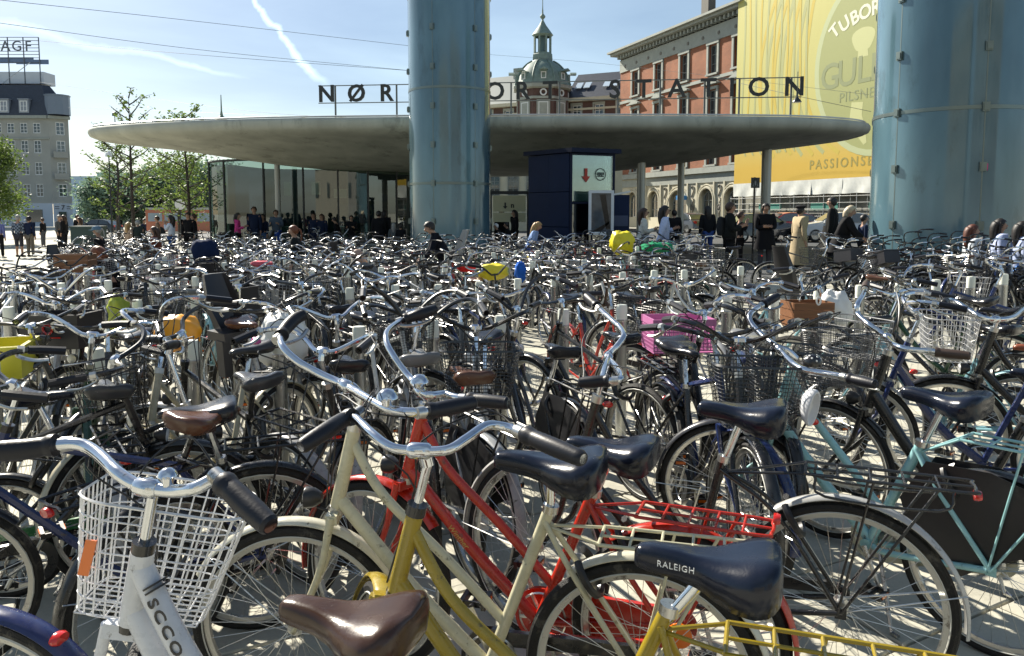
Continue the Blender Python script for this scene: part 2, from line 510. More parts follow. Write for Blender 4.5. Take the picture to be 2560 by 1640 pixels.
def wire_basket(w, l, h, taper, nx, nz, r, q, sides=4, rim=1.8):
    """open basket of bent wires; origin at the middle of the rim's rear edge"""
    b = MB()
    def ring(t):
        k = 1-taper*t; W, L = w*k/2, l*k/2; z = -h*t; out = []; c = .3
        N = 4
        for (cx, cy, a0) in ((1, 1, 0), (-1, 1, 90), (-1, -1, 180), (1, -1, 270)):
            rr = min(W, L)*c*1.6
            for i in range(N+1):
                a = radians(a0+90*i/N); out.append(V((cx*(L-rr)+rr*cos(a)+l/2, cy*(W-rr)+rr*sin(a), z)))
        return out
    for i in range(nz+1):
        t = i/nz; b.tube(ring(t), r*rim if i == 0 else r, sides, closed=True)
    def per(ringp, u):
        L = [0]
        for i in range(len(ringp)): L.append(L[-1]+(ringp[(i+1) % len(ringp)]-ringp[i]).length)
        t = u*L[-1]
        for i in range(len(ringp)):
            if L[i+1] >= t: return ringp[i].lerp(ringp[(i+1) % len(ringp)], (t-L[i])/max(1e-9, L[i+1]-L[i]))
        return ringp[0]
    r0, r1 = ring(0), ring(1)
    for i in range(nx):
        b.tube([per(r0, i/nx), per(r1, i/nx)], r, sides, cap=False)
    k = 1-taper
    nb = max(3, nx//5)
    for i in range(nb+1):
        y = (i/nb-.5)*w*k*.94; b.tube([(l/2-l*k/2*.94, y, -h), (l/2+l*k/2*.94, y, -h)], r, sides, cap=False)
        x = l/2+(i/nb-.5)*l*k*.94; b.tube([(x, -w*k/2*.94, -h), (x, w*k/2*.94, -h)], r, sides, cap=False)
    return b

def crate_mb(w, l, h, t=.006):
    """box with open top, front rim thickness t; origin middle of bottom"""
    b = MB()
    for s in (-1, 1):
        b.box((0, s*(w/2-t/2), h/2), (l, t, h)); b.box((s*(l/2-t/2), 0, h/2), (t, w-2*t, h))
    b.box((0, 0, t/2), (l-2*t, w-2*t, t))
    for s in (-1, 1):
        b.box((0, s*(w/2+.004), h-.01), (l+.02, .012, .016)); b.box((s*(l/2+.004), 0, h-.01), (.012, w, .016))
    return b

SP0 = dict(R=.34, wb=1.09, bb=(.46, 0, .28), st=(.275, 0, .74), hb=(.905, 0, .70), ht=(.835, 0, .90), frame='twin',
           sz=.95, sx=.0, cz=1.09, bar='swept', reach=.03)

def steer_matrix(sp, ang):
    hb, ht = V(sp['hb']), V(sp['ht']); ax = (ht-hb).normalized()
    return Matrix.Translation(hb) @ Matrix.Rotation(ang, 4, ax) @ Matrix.Translation(-hb)

FRONT = {}   # names of the objects that turn with the bar
def make_bike(name, q=1, steer=0.0, **kw):
    sp = dict(SP0); sp.update(kw)
    R, wb = sp['R'], sp['wb']; col = sp.get('col', (.012, .012, .013)); gcol = sp.get('gcol', col)
    seatc = sp.get('seatc', (.006, .009, .020)); gripm = sp.get('gripm', RUBBERG); barm = sp.get('barm', CHROME)  # default saddle black carries a painted blue of reflected sky
    root = link(name, None); root.empty_display_size = .1
    S = steer_matrix(sp, steer)
    def F(o):
        FRONT[o.name] = o.matrix_basis.copy() if steer == 0 else S.inverted() @ o.matrix_basis
        return o
    hb, ht = V(sp['hb']), V(sp['ht']); d = (ht-hb).normalized(); st, bb = V(sp['st']), V(sp['bb'])
    frame_mb(sp, q).build('frame', [PAINT, SILVER if sp.get('bright', 1) else BLACKM, BLACKM if sp.get('dark_cups') or not sp.get('bright', 1) else SILVER], root, col=col)
    F(fork_mb(sp, q).build('fork', PAINT, root, S, col=sp.get('forkc', col)))
    F(add_wheel(root, R, q, wb, S, sp.get('tw', .019)))
    add_wheel(root, R, q, 0, None, sp.get('tw', .019))
    # bar, stem, grips
    n = (5, 7, 14)[q]
    clamp = V(sp['clamp']) if 'clamp' in sp else ht+d*((sp['cz']-ht.z)/d.z)+V((sp['reach'], 0, 0))
    if 'path' in sp: path = crv(sp['path'], 8); BM = None
    else:
        sh = [V(p)+clamp for p in BARS[sp['bar']]]; left = crv(sh, (2, 3, 7)[q])
        path = [V((p.x, -p.y, p.z)) for p in reversed(left[1:])]+left; BM = S
    bm, gp, (g0, g1) = bar_parts(path, q, sp.get('grip', .125), sp.get('gr', .0165), sp.get('br', .0112))
    if q == 0:
        bm.tube([ht+d*.02, clamp], .011, 5); bm.mi = 1
        for g in gp: bm.add(g.v, g.f)
        bar = bm.build('handlebar', [barm, gripm], root, BM)
    else:
        bar = bm.build('handlebar', [barm], root, BM)
        for g in gp: g.build('grip', gripm, bar)
        sm = MB(); SM = BM; c2 = clamp
        q0 = ht+d*.02; q1 = q0+d*max(.03, (c2-q0).dot(d)-.02)
        if 'path' in sp: q0 = S @ q0; q1 = S @ q1
        sm.tube([q0, q1], .0112, n)
        sm.tube(crv([q1-(q1-q0).normalized()*.012, q1.lerp(c2, .5)+V((0, 0, .004)), c2], 4), [.0175, .0145, .017], n, flat=.85)
        j = min(range(len(path)), key=lambda i: (path[i]-c2).length); j = max(1, min(len(path)-2, j))
        ax = (path[j+1]-path[j-1]).normalized()
        sm.tube([c2-ax*.028, c2-ax*.02, c2+ax*.02, c2+ax*.028], [.014, .0195, .0195, .014], n)
        F2 = sm.build('stem', sp.get('stemm', CHROME), root, SM)
        if BM is not None: F(F2)
        # brake levers and cables
        cab = MB()
        for gi, g in enumerate((g0, g1)):
            if sp.get('levers', 1) == 0: break
            a, e = g[0], g[-1]; dr = (e-a).normalized(); fw = V((.03, 0, -.03))
            if 'path' in sp: fw = (dr.cross(V((0, 0, 1))).normalized()*(.035 if gi == 0 else -.035))+V((0, 0, -.025))
            lev = MB()
            lev.tube(crv([a-dr*.03, a-dr*.015+fw*.7, a+dr*.05+fw*1.2, a+dr*.10+fw*1.1], 4), [.0065, .005, .0045, .005], 6, flat=1.5)
            lev.tube([a-dr*.035, a-dr*.012], .0165, n)
            lev.build('brake_lever', sp.get('levm', SILVER), bar)
            p = a-dr*.04+fw*.6
            cab.tube(crv([p, p-dr*.10+V((.02, 0, .03)), c2.lerp(p, .35)+V((.09, 0, .0)), (S if 'path' in sp else Matrix()) @ (ht+V((.06, 0, .05))),
                         (S if 'path' in sp else Matrix()) @ (hb+V((.03, (.02 if gi else -.02), .0)))], 5), .0024 if q == 2 else .0028, 5 if q == 2 else 4)
        if cab.v: cab.build('brake_cable', CABLE, bar)
        if sp.get('bell'):
            u = sp['bell'] if isinstance(sp['bell'], float) else .7
            j = int(len(path)*u); p = path[j]; bl = MB()
            br_ = sp.get('bellr', .027)
            bl.lathe([(0, br_*.85), (br_*.45, br_*.78), (br_*.8, br_*.5), (br_, .1*br_), (br_*1.02, 0), (br_*.6, -.004), (br_*.5, -.02), (0, -.021)], 20, T(*(p+V((0, 0, .03)))))
            bl.tube([p+V((0, 0, .012)), p+V((0, 0, .026))], .006, 8)
            bl.build('bell', sp.get('bellm', CHROME), bar)
    if BM is not None: F(bar)
    # saddle
    sx = st+(st-bb).normalized()*((sp['sz']-.02-st.z)/((st-bb).normalized().z))+V((sp['sx'], 0, 0))
    sa = link('saddle', saddle_mesh(q, sp.get('sl', .28), sp.get('sw', .105), sp.get('groove', .006), sp.get('puff', 1.0)), root,
              Matrix.Translation(sx+V((-.01, 0, .03))) @ Ry(sp.get('stilt', 0.0)), seatc)
    if q: link('saddle_rails', rails_mesh(q), sa)
    pm = MB(); pm.tube([st-V((0, 0, .02)), sx-V((0, 0, .015))], .0135, n)
    pm.build('seatpost', sp.get('postm', CHROME if sp.get('bright', 1) else BLACKM), root)
    # mudguards
    if sp.get('guards', 1):
        gw, gr_ = sp.get('gw', .026), sp.get('goff', .018)
        ra = sp.get('ra', (-5, 128)); fa = sp.get('fa', (40, 190))
        # rear: angle measured from +x; behind the wheel is 180
        g = link('rear_mudguard', guard_mesh(R+gr_, radians(180-ra[1]+0), radians(180-ra[0]), gw, q), root, T(0, 0, R), sp.get('rgcol', gcol))
        f = F(link('front_mudguard', guard_mesh(R+gr_, radians(180-fa[1]+0), radians(180-fa[0]), gw, q), root, S @ T(wb, 0, R), sp.get('fgcol', gcol)))
        if q:
            sm = MB()
            for s in (-1, 1):
                a = radians(180-ra[0]-22); sm.tube([(0, s*.05, 0), ((R+gr_)*cos(a), s*gw*.9, (R+gr_)*sin(a))], .0025, 4)
            sm.build('stay', SILVER, g)
            sm = MB()
            for s in (-1, 1):
                a = radians(180-fa[1]+12); sm.tube([(0, s*.05, 0), ((R+gr_)*cos(a), s*gw*.9, (R+gr_)*sin(a))], .0025, 4)
            sm.build('stay', SILVER, f)
    # drive train
    if q:
        ck = MB(); y = -.062; a = sp.get('crank', 1.1)
        ck.ring((bb.x, y+.012, bb.z), .082, .004, (20, 24, 40)[q], 4)
        for i in range(5):
            t = 2*pi*i/5+a; ck.tube([(bb.x, y+.012, bb.z), (bb.x+cos(t)*.08, y+.012, bb.z+sin(t)*.08)], .007, 4, flat=.5)
        for s in (0, 1):
            t = a+pi*s; yy = y-.012 if s == 0 else .062; e = V((bb.x+cos(t)*.165, yy, bb.z+sin(t)*.165))
            ck.tube([(bb.x, yy*.8, bb.z), e], [.013, .009], 6, flat=.6)
        crank = ck.build('crank', sp.get('crankm', SILVER), root)
        for s in (0, 1):
            t = a+pi*s; yy = y-.012 if s == 0 else .062; sg = -1 if s == 0 else 1
            e = V((bb.x+cos(t)*.165, yy+sg*.05, bb.z+sin(t)*.165)); pd = MB()
            pd.box(e+V((.036, 0, 0)), (.014, .085, .024)); pd.box(e+V((-.036, 0, 0)), (.014, .085, .024)); pd.tube([e-V((0, .055, 0)), e+V((0, .05, 0))], .008, 6)
            pd.box(e+V((0, sg*.04, 0)), (.06, .008, .018)); pd.box(e-V((0, sg*.03, 0)), (.06, .008, .018))
            pd.mat(1).box(e+V((.0445, 0, 0)), (.004, .05, .014)); pd.box(e+V((-.0445, 0, 0)), (.004, .05, .014))
            pd.build('pedal', [BLACK, ORANGE], crank)
        cc = sp.get('chaincase', 'half')
        if cc:
            cm = MB(); pts = []
            rr0, rr1 = .10, .055
            if cc == 'full':
                for i in range(13): t = radians(-80+160*i/12); pts.append((bb.x+cos(t)*rr0, bb.z+sin(t)*rr0))
                for i in range(13): t = radians(85+190*i/12); pts.append((cos(t)*rr1, R+sin(t)*rr1))
            else:
                for i in range(13): t = radians(-60+165*i/12); pts.append((bb.x+cos(t)*rr0, bb.z+sin(t)*rr0))
                pts += [(.02, R+.05), (-.03, R+.03), (-.03, R+.005), (.02, R+.012), (bb.x-.03, bb.z+.05)]
                for i in range(7): t = radians(70-110*i/6); pts.append((bb.x+cos(t)*rr0*.62, bb.z+sin(t)*rr0*.62))
            cm.prism([(p[0], p[1]) for p in pts], .018, T(0, y+.012, 0) @ Rx(pi/2))
            cm.build('chain_guard', PAINT, root, col=sp.get('ccol', (.015, .015, .016)))
    if sp.get('rack', 1):
        rk = MB(); z = R*2+.095; rx0, rx1 = sp.get('rx0', -.36), .12; wr = .065; nn = (4, 5, 8)[q]; rr = .0055 if q else .006
        rz_ = sp.get('rackz', z)
        loop = crv([(rx1, wr, rz_), (rx0+.04, wr, rz_), (rx0, wr*.6, rz_), (rx0, -wr*.6, rz_), (rx0+.04, -wr, rz_), (rx1, -wr, rz_)], (1, 3, 4)[q])
        rk.tube(loop, rr, nn); rk.tube([(rx1, wr, rz_), (rx1, -wr, rz_)], rr, nn)
        if q: rk.tube([(rx1, 0, rz_), (rx0, 0, rz_)], rr*.8, nn)
        for i in range(1, (3, 4, 5)[q]): x = rx1+(rx0-rx1)*i/(3, 4, 5)[q]; rk.tube([(x, wr, rz_), (x, -wr, rz_)], rr*.8, nn)
        for s in (-1, 1):
            rk.tube([(rx0+.10, s*wr, rz_), (0, s*.062, R)], rr*.9, nn); 
            if q: rk.tube([(-.08, s*wr, rz_), (0.01, s*.062, R)], rr*.8, nn)
            rk.tube([(rx1, s*wr*.9, rz_), tuple(lerp3(bb, st, .9))], rr*.9, nn)
        if q == 2 and sp.get('rackrail'):
            for s in (-1, 1): rk.tube(crv([(rx1-.03, s*wr, rz_), (rx1-.06, s*(wr+.02), rz_-.06), (rx0+.1, s*(wr+.02), rz_-.06), (rx0+.06, s*wr, rz_)], 4), rr*.8, nn)
        rk.build('luggage_rack', PAINT, root, col=sp.get('rackc', (.015, .015, .016)))
    if q:
        tl = MB(); tx = sp.get('rx0', -.36)-.005 if sp.get('rack', 1) else -.20
        tz = (R*2+.075) if sp.get('rack', 1) else R+.30
        tl.lathe([(0, -.014), (.024, -.012), (.030, .0), (.028, .012), (0, .014)], 14, T(tx-.008, 0, tz) @ Ry(pi/2) @ Matrix.Diagonal((.55, .9, .8, 1))); tl.build('rear_light', REDLENS, root)
        if sp.get('stand', 1):
            ks = MB(); ks.tube([(bb.x-.06, .04, bb.z-.01), (bb.x-.16, .14, .01)], .008, 6); ks.tube([(bb.x-.155, .135, .012), (bb.x-.19, .15, .01)], .009, 6)
            ks.build('kickstand', SILVER, root)
        if sp.get('lock', 1):
            lk = MB(); lk.ring((.155, 0, R+.285), .066, .012, 20, 6, axis='x', a0=radians(40), a1=radians(320)); 
            lkM = T(.155, 0, R+.285) @ Ry(radians(-60)) @ T(-.155, 0, -R-.285)
            lk.build('frame_lock', BLACK, root, lkM)
        if sp.get('lamp', 1):
            lp = MB(); c = hb+V((.075, 0, .02)); 
            lp.lathe([(0, -.03), (.016, -.028), (.03, -.005), (.034, .02), (.033, .024)], 14, Matrix.Translation(c) @ Ry(pi/2))
            lp.mat(1).lathe([(.032, .023), (.02, .029), (0, .03)], 14, Matrix.Translation(c) @ Ry(pi/2)); lp.mat(0)
            lp.tube([c-V((.01, 0, .03)), hb+V((.02, 0, -.03))], .005, 5)
            F(lp.build('headlight', [sp.get('lampm', BLACK), GLASSL], root, S))
    bk = sp.get('basket')
    if bk:
        kind, bcol = bk; z0 = sp['cz']-.05
        if kind == 'wire': bmb = wire_basket(.36, .27, .24, .22, (20, 30, 42)[q], (4, 6, 8)[q], (.0022, .0019, .0017)[q], q)
        elif kind == 'mesh': bmb = wire_basket(.38, .28, .26, .25, (28, 56, 110)[q], (8, 16, 26)[q], (.0018, .0015, .0009)[q], q, 3, 4.0)
        elif kind == 'crate': bmb = crate_mb(.38, .28, .22)
        M0 = T(ht.x+.09, 0, z0) if kind != 'crate' else T(ht.x+.24, 0, z0-.2)
        F(bmb.build('basket', PAINT if kind != 'crate' else PLAST, root, S @ M0, col=bcol))
    rb = sp.get('rear_basket')
    if rb:
        kind, bcol = rb
        bmb = wire_basket(.30, .38, .22, .12, (16, 26, 40)[q], (3, 5, 7)[q], .002, q) if kind == 'wire' else crate_mb(.30, .38, .20)
        M0 = T(-.36, 0, R*2+.32) if kind == 'wire' else T(-.16, 0, R*2+.105)
        bmb.build('rear_basket', PAINT if kind == 'wire' else PLAST, root, M0, col=bcol)
    if sp.get('coat'):
        cm = MB()
        for s in (-1, 1):
            pts = [(0, .02), (.10, -.06), (.27, .02), (.33, .18), (.24, .345), (.02, .355), (-.20, .29), (-.14, .10)]
            cm.prism([(p[0], p[1]+R) for p in pts], .003, T(0, s*.045, 0) @ Rx(pi/2))
        cm.build('coat_guard', BLACK, root)
    if sp.get('child_seat'):
        c = sp['child_seat']; cs = MB()
        rings = []
        for i in range(9):
            t = i/8; w = .115-.035*abs(t-.5)*2; z = R*2+.16+.40*t; x = -.10-.13*t
            rings.append([V((x+.12*(1-t)*.7+.05, -w, z)), V((x, -w*.9, z)), V((x-.03, 0, z)), V((x, w*.9, z)), V((x+.12*(1-t)*.7+.05, w, z)), V((x+.02, w*.8, z)), V((x+.0, 0, z)), V((x+.02, -w*.8, z))])
        cs.sweep(rings); cs.box((.02, 0, R*2+.15), (.26, .26, .06))
        for s in (-1, 1): cs.box((.08, s*.11, R*2+.0), (.10, .06, .25))
        cs.build('child_seat', PLAST, root, col=c)
    root['_sp'] = 0; del root['_sp']
    BIKE_SP[root.name] = sp
    return root

BIKE_SP = {}
def kids(o): return [c for c in bpy.data.objects if c.parent == o]

def tree_of(root):
    """snapshot of a thing's parts and sub-parts, read once per prototype"""
    ch = {}
    for o in root.children_recursive: ch.setdefault(o.parent.name, []).append(o)
    return ch

def copy_tree(root, ch, M, steer=None, cols=None, name=None):
    c = root.copy(); COL.objects.link(c); c.matrix_basis = M
    S = steer_matrix(BIKE_SP[root.name], steer) if steer is not None else None
    def rec(src, dst):
        for o in ch.get(src.name, ()):
            k = o.copy(); COL.objects.link(k); k.parent = dst
            if S is not None and o.name in FRONT: k.matrix_basis = S @ FRONT[o.name]
            if cols:
                b = o.name.split('.')[0]
                if b in cols: k.color = (*cols[b], 1)
            rec(o, k)
    rec(root, c)
    return c

def pose(x, y, heading, lean=0.0):
    """rear hub's ground point, heading in degrees, lean to the bike's left in degrees"""
    return T(x, y, gz(x, y)) @ Rz(radians(heading)) @ Rx(radians(lean))
# ------------------------------------------------------------ ground
def ground_material(name, base, dark, scale, rot, joint=.012, w=1.2, h=.6, rough=.85):
    m = bpy.data.materials.new(name); m.use_nodes = True; nt = m.node_tree; N, L = nt.nodes, nt.links; b = N['Principled BSDF']
    tc = N.new('ShaderNodeTexCoord'); mp = N.new('ShaderNodeMapping'); mp.inputs['Rotation'].default_value = (0, 0, rot); L.new(tc.outputs['Object'], mp.inputs[0])
    n1 = N.new('ShaderNodeTexNoise'); n1.inputs['Scale'].default_value = .7; n1.inputs['Detail'].default_value = 8; L.new(mp.outputs[0], n1.inputs['Vector'])
    n2 = N.new('ShaderNodeTexNoise'); n2.inputs['Scale'].default_value = 60; n2.inputs['Detail'].default_value = 4; L.new(mp.outputs[0], n2.inputs['Vector'])
    mx = N.new('ShaderNodeMix'); mx.data_type = 'RGBA'; mx.inputs['A'].default_value = (*base, 1); mx.inputs['B'].default_value = (*dark, 1)
    ad = N.new('ShaderNodeMath'); ad.operation = 'MULTIPLY_ADD'; L.new(n1.outputs[0], ad.inputs[0]); ad.inputs[1].default_value = 1.3
    s2 = N.new('ShaderNodeMath'); s2.operation = 'MULTIPLY_ADD'; L.new(n2.outputs[0], s2.inputs[0]); s2.inputs[1].default_value = .7; s2.inputs[2].default_value = -.55
    L.new(s2.outputs[0], ad.inputs[2]); L.new(ad.outputs[0], mx.inputs['Factor']); out = mx.outputs['Result']
    # gum, drips and trodden dirt
    vo = N.new('ShaderNodeTexVoronoi'); vo.inputs['Scale'].default_value = 3.2; L.new(mp.outputs[0], vo.inputs['Vector'])
    vm = N.new('ShaderNodeMapRange'); vm.inputs[1].default_value = .055; vm.inputs[2].default_value = .085; vm.inputs[3].default_value = .42; vm.inputs[4].default_value = 1; L.new(vo.outputs['Distance'], vm.inputs[0])
    n4 = N.new('ShaderNodeTexNoise'); n4.inputs['Scale'].default_value = 2.3; n4.inputs['Detail'].default_value = 9; n4.inputs['Roughness'].default_value = .7; L.new(mp.outputs[0], n4.inputs['Vector'])
    sm4 = N.new('ShaderNodeMapRange'); sm4.inputs[1].default_value = .52; sm4.inputs[2].default_value = .66; sm4.inputs[3].default_value = 1; sm4.inputs[4].default_value = .78; L.new(n4.outputs[0], sm4.inputs[0])
    mm4 = N.new('ShaderNodeMath'); mm4.operation = 'MULTIPLY'; L.new(vm.outputs[0], mm4.inputs[0]); L.new(sm4.outputs[0], mm4.inputs[1])
    sc4 = N.new('ShaderNodeVectorMath'); sc4.operation = 'SCALE'; L.new(out, sc4.inputs[0]); L.new(mm4.outputs[0], sc4.inputs['Scale']); out = sc4.outputs[0]
    if w:
        br = N.new('ShaderNodeTexBrick'); br.inputs['Scale'].default_value = 1; br.inputs['Mortar Size'].default_value = joint
        br.inputs['Brick Width'].default_value = w; br.inputs['Row Height'].default_value = h
        br.inputs['Color1'].default_value = (1, 1, 1, 1); br.inputs['Color2'].default_value = (.86, .86, .86, 1); br.inputs['Mortar'].default_value = (.35, .34, .32, 1)
        L.new(mp.outputs[0], br.inputs['Vector'])
        m2 = N.new('ShaderNodeMix'); m2.data_type = 'RGBA'; m2.blend_type = 'MULTIPLY'; m2.inputs['Factor'].default_value = 1
        L.new(out, m2.inputs['A']); L.new(br.outputs[0], m2.inputs['B']); out = m2.outputs['Result']
    L.new(out, b.inputs['Base Color']); b.inputs['Roughness'].default_value = rough
    bp = N.new('ShaderNodeBump'); bp.inputs['Strength'].default_value = .35; bp.inputs['Distance'].default_value = .004; L.new(n2.outputs[0], bp.inputs['Height']); L.new(bp.outputs[0], b.inputs['Normal'])
    MATS[name] = m
    return m
ROW = radians(28)
G_PAVE = ground_material('pale_concrete_paving', (.52, .50, .41), (.34, .33, .28), 1, -ROW)
G_SLAB = ground_material('pale_concrete_slab', (.56, .54, .44), (.38, .365, .31), 1, 0, w=0)
G_ASPH = ground_material('asphalt', (.075, .08, .085), (.045, .048, .052), 1, 0, w=0)
G_JOINT = material('joint_sand', (.10, .095, .085), rough=.95)

def sheet(name, poly, z, mat_, kind='structure', parent=None):
    """flat piece of ground that follows the square's gentle fall"""
    b = MB(); b.add([(x, y, gz(x, y)+z) for x, y in poly], [tuple(range(len(poly)))])
    o = b.build(name, mat_, parent, smooth=0)
    if parent is None: o['kind'] = kind
    return o
def strips(name, x0, x1, y0, y1, z, mat_):
    b = MB(); xs = sorted({x0, x1, *[v for v in (-41.6, 41.6) if x0 < v < x1]})
    for a, c in zip(xs[:-1], xs[1:]):
        b.add([(a, y0, gz(a)+z), (c, y0, gz(c)+z), (c, y1, gz(c)+z), (a, y1, gz(a)+z)], [(0, 1, 2, 3)])
    o = b.build(name, mat_, None, smooth=0); o['kind'] = 'structure'; return o
ground = strips('ground', -900, 900, -200, 1500, -.035, G_PAVE)
# asphalt street beyond the square
sheet('road', [(3.5, 17.5), (41, 15), (41, 57), (16, 62), (9, 86), (-4, 92), (-6, 48), (2, 30)], -.02, G_ASPH)
sheet('road', [(-41, 62), (-9, 56), (-9, 70), (-41, 78)], -.02, G_ASPH)
sheet('painted_line', [(6.2, 24.6), (9.2, 24.2), (9.2, 24.4), (6.2, 24.8)], -.012, WHITEP)
sheet('painted_line', [(11.5, 24.0), (14.5, 23.6), (14.5, 23.8), (11.5, 24.2)], -.012, WHITEP)
# concrete slabs of the near square, each a piece of its own
def slab_mesh(w, h):
    b = MB(); e = .006; t = .035
    for a, z in ((0, 0), (0, t-e), (e, t)):
        pass
    lo = [(-w/2, -h/2), (w/2, -h/2), (w/2, h/2), (-w/2, h/2)]
    v = [(x, y, 0) for x, y in lo]+[(x, y, t-e) for x, y in lo]+[(x-e*(1 if x > 0 else -1), y-e*(1 if y > 0 else -1), t) for x, y in lo]
    f = [(8, 9, 10, 11)]
    for k in (0, 4):
        for i in range(4): f.append((k+i, k+(i+1) % 4, k+4+(i+1) % 4, k+4+i))
    b.add(v, f)
    return b.mesh('paving_slab', G_SLAB, 0)
rs = random.Random(5)
sm_ = slab_mesh(1.186, .586); n_slab = 0
tilt = Matrix.Rotation(-math.atan(.012), 4, 'Y')
for i in range(-9, 10):
    for j in range(-14, 18):
        u, v = i*1.2+(.6 if j % 2 else 0), j*.6+1.2
        x = u*cos(ROW)-v*sin(ROW); y = u*sin(ROW)+v*cos(ROW)+3
        if not (2.3 < y < 7.2 and abs(x) < y*.72+.9): continue
        link('paving_slab', sm_, ground, T(x, y, gz(x)-.034+rs.uniform(-.0015, .0015)) @ tilt @ Rz(ROW)); n_slab += 1

# ------------------------------------------------------------ ventilation towers
TW_PANEL = material('tower_glass_panel', (.095, .175, .215), rough=.14, metal=.2, coat=.5, var=.35, dirt=((.05, .09, .10), 1.3, .56, .5), vscale=.9, stretch=(1, 1, .35), rvar=.05, bump=.05, bscale=2.5)  # upright tone bands in the colour stand in for reflected surroundings
TW_CORE = material('tower_inner_frame', (.03, .05, .06), rough=.4)  # plain dark core behind the glass panels
TW_STEEL = material('tower_steel', (.16, .20, .19), rough=.35, metal=.7)
def tower(x, y, r, zt, zrings, a0, label, name='ventilation_tower'):
    t = thing(name, label, 'ventilation tower', (x, y, gz(x)), 0, 'round glass ventilation towers')
    base = MB(); base.lathe([(0, zt-.3), (r-.10, zt-.3), (r-.10, 0)], 48); base.build('core', TW_CORE, t)
    nz = 6
    lev = [0.0]+zrings+[zt]
    for a, b_ in zip(lev[:-1], lev[1:]):
        if b_-a < .2: continue
        for k in range(6):
            th0 = a0+k*pi/3+.012/r; th1 = a0+(k+1)*pi/3-.012/r; mb = MB(); n = 14; rings = []
            vv = []
            for (rr) in (r, r-.02):
                for z in (a+.03, b_-.03):
                    for i in range(n+1):
                        th = th0+(th1-th0)*i/n; vv.append((rr*cos(th), rr*sin(th), z))
            m = n+1; ff = []
            for i in range(n):
                ff += [(i, i+1, m+i+1, m+i), (2*m+i, 3*m+i, 3*m+i+1, 2*m+i+1), (m+i, m+i+1, 3*m+i+1, 3*m+i), (i, 2*m+i, 2*m+i+1, i+1)]
            ff += [(0, m, 3*m, 2*m), (n, 2*m+n, 3*m+n, m+n)]
            mb.add(vv, ff); mb.build('glass_panel', TW_PANEL, t)
    for z in zrings:
        mb = MB(); mb.lathe([(r-.06, z-.05), (r+.012, z-.035), (r+.012, z+.035), (r-.06, z+.05)], 64); mb.build('ring_rail', TW_STEEL, t)
    mb = MB(); mb.lathe([(r-.06, zt-.12), (r+.03, zt-.12), (r+.03, zt+.02), (r-.1, zt+.04), (0, zt+.04)], 64); mb.build('top_rim', TW_STEEL, t)
    cl = MB(); cl.box((0, 0, 0), (.05, .13, .17)); cl.box((.03, 0, 0), (.02, .09, .12)); cm = cl.mesh('clamp', TW_STEEL)
    for k in range(6):
        th = a0+k*pi/3
        mb = MB(); mb.box(((r-.008)*cos(th), (r-.008)*sin(th), zt/2), (.02, .022, zt-.1), Rz(th).to_3x3().to_4x4()) 
        mb.build('vertical_joint', TW_STEEL, t)
        z = zrings[0] % 1.13
        while z < zt-.2:
            link('clamp', cm, t, T((r+.02)*cos(th), (r+.02)*sin(th), z) @ Rz(th)); z += 1.13
    return t
D1 = 24.0
x1 = (1058-1202)/1800*D1
tw1 = tower(x1, D1, 1.25, 8.25, [1.0+1.65-.10, 1.0+1.65-.10+2.8], 0, 'slimmer looking blue glass cylinder tower in front of the curved station canopy')
tw1.rotation_euler[2] = radians(-90+38+3.4)
tw2 = tower(9.25, 16.3, 1.53, 9.6, [3.55, 7.0], 0, 'wide turquoise glass cylinder tower standing beside the yellow beer banner')
tw2.rotation_euler[2] = radians(-90-29.6+20)
# the small pink sticker and metal bracket on the second tower
st_ = MB(); st_.box((0, 0, 0), (.012, .12, .13)); sk = st_.build('sticker', material('pink_sticker', (.75, .02, .25), rough=.5), None)
th = radians(-90-29.6+21); sk.matrix_basis = T(9.25+1.55*cos(th), 16.3+1.55*sin(th), 2.52) @ Rz(th); tag(sk, 'small pink square sticker on the joint of the wide turquoise tower', 'sticker')

# ------------------------------------------------------------ station canopy
CONC = material('canopy_concrete', (.41, .42, .36), rough=.75, var=.25, vscale=1.1, stretch=(1, 1, .2), dirt=((.16, .16, .13), .9, .55, .5), bump=.15, bscale=9)
CANO_STAIN = CONC
def closed_curve(P, n): return crv([(p[0], p[1], 0) for p in P], n, closed=True)
cp = [(-16.5, 31), (-14.6, 28.7), (-9, 27.0), (-1, 26.3), (6, 26.2), (10.6, 26.7), (13.2, 28.6), (12.8, 32.2), (11.0, 36.6), (7.0, 42.5), (-1, 46.5), (-8, 43.5), (-13.6, 37)]
co = [V((p.x, p.y)) for p in closed_curve(cp, 12)]
can = thing('station_canopy', 'wide flat concrete canopy with rounded edge carrying the station name', 'station canopy', (0, 0, 0))
cc_ = V((-1.5, 35)); ZT, ZB = 4.92, 4.42
def canopy_mesh():
    b = MB(); n = len(co); rings = []
    # fractions from the rim to the middle, underside deepening inwards
    def under(f):  # f: 1 at rim, 0 at the centre
        t = min(1, (1-f)/.62); return ZB-.92*(t*t*(3-2*t))
    prof_top = [(.0, ZT+.02), (.5, ZT+.02), (.93, ZT+.01), (.985, ZT)]
    rim = [(1-.004, ZT-.03), (1.0, ZT-.12), (1.0, ZT-.22), (.996, ZT-.34), (.985, ZB+.08), (.965, ZB+.0)]
    fs = [.93, .88, .82, .75, .66, .56, .45, .33, .2, .08]
    seq = [(f, z) for f, z in prof_top]+rim+[(f, under(f)-.02) for f in fs]
    for f, z in seq: rings.append([V((cc_.x+(p.x-cc_.x)*max(f, .002), cc_.y+(p.y-cc_.y)*max(f, .002), z)) for p in co])
    b.sweep(rings, cap=True)
    return b.mesh('roof_shell', CONC, 60)
link('roof_shell', canopy_mesh(), can)
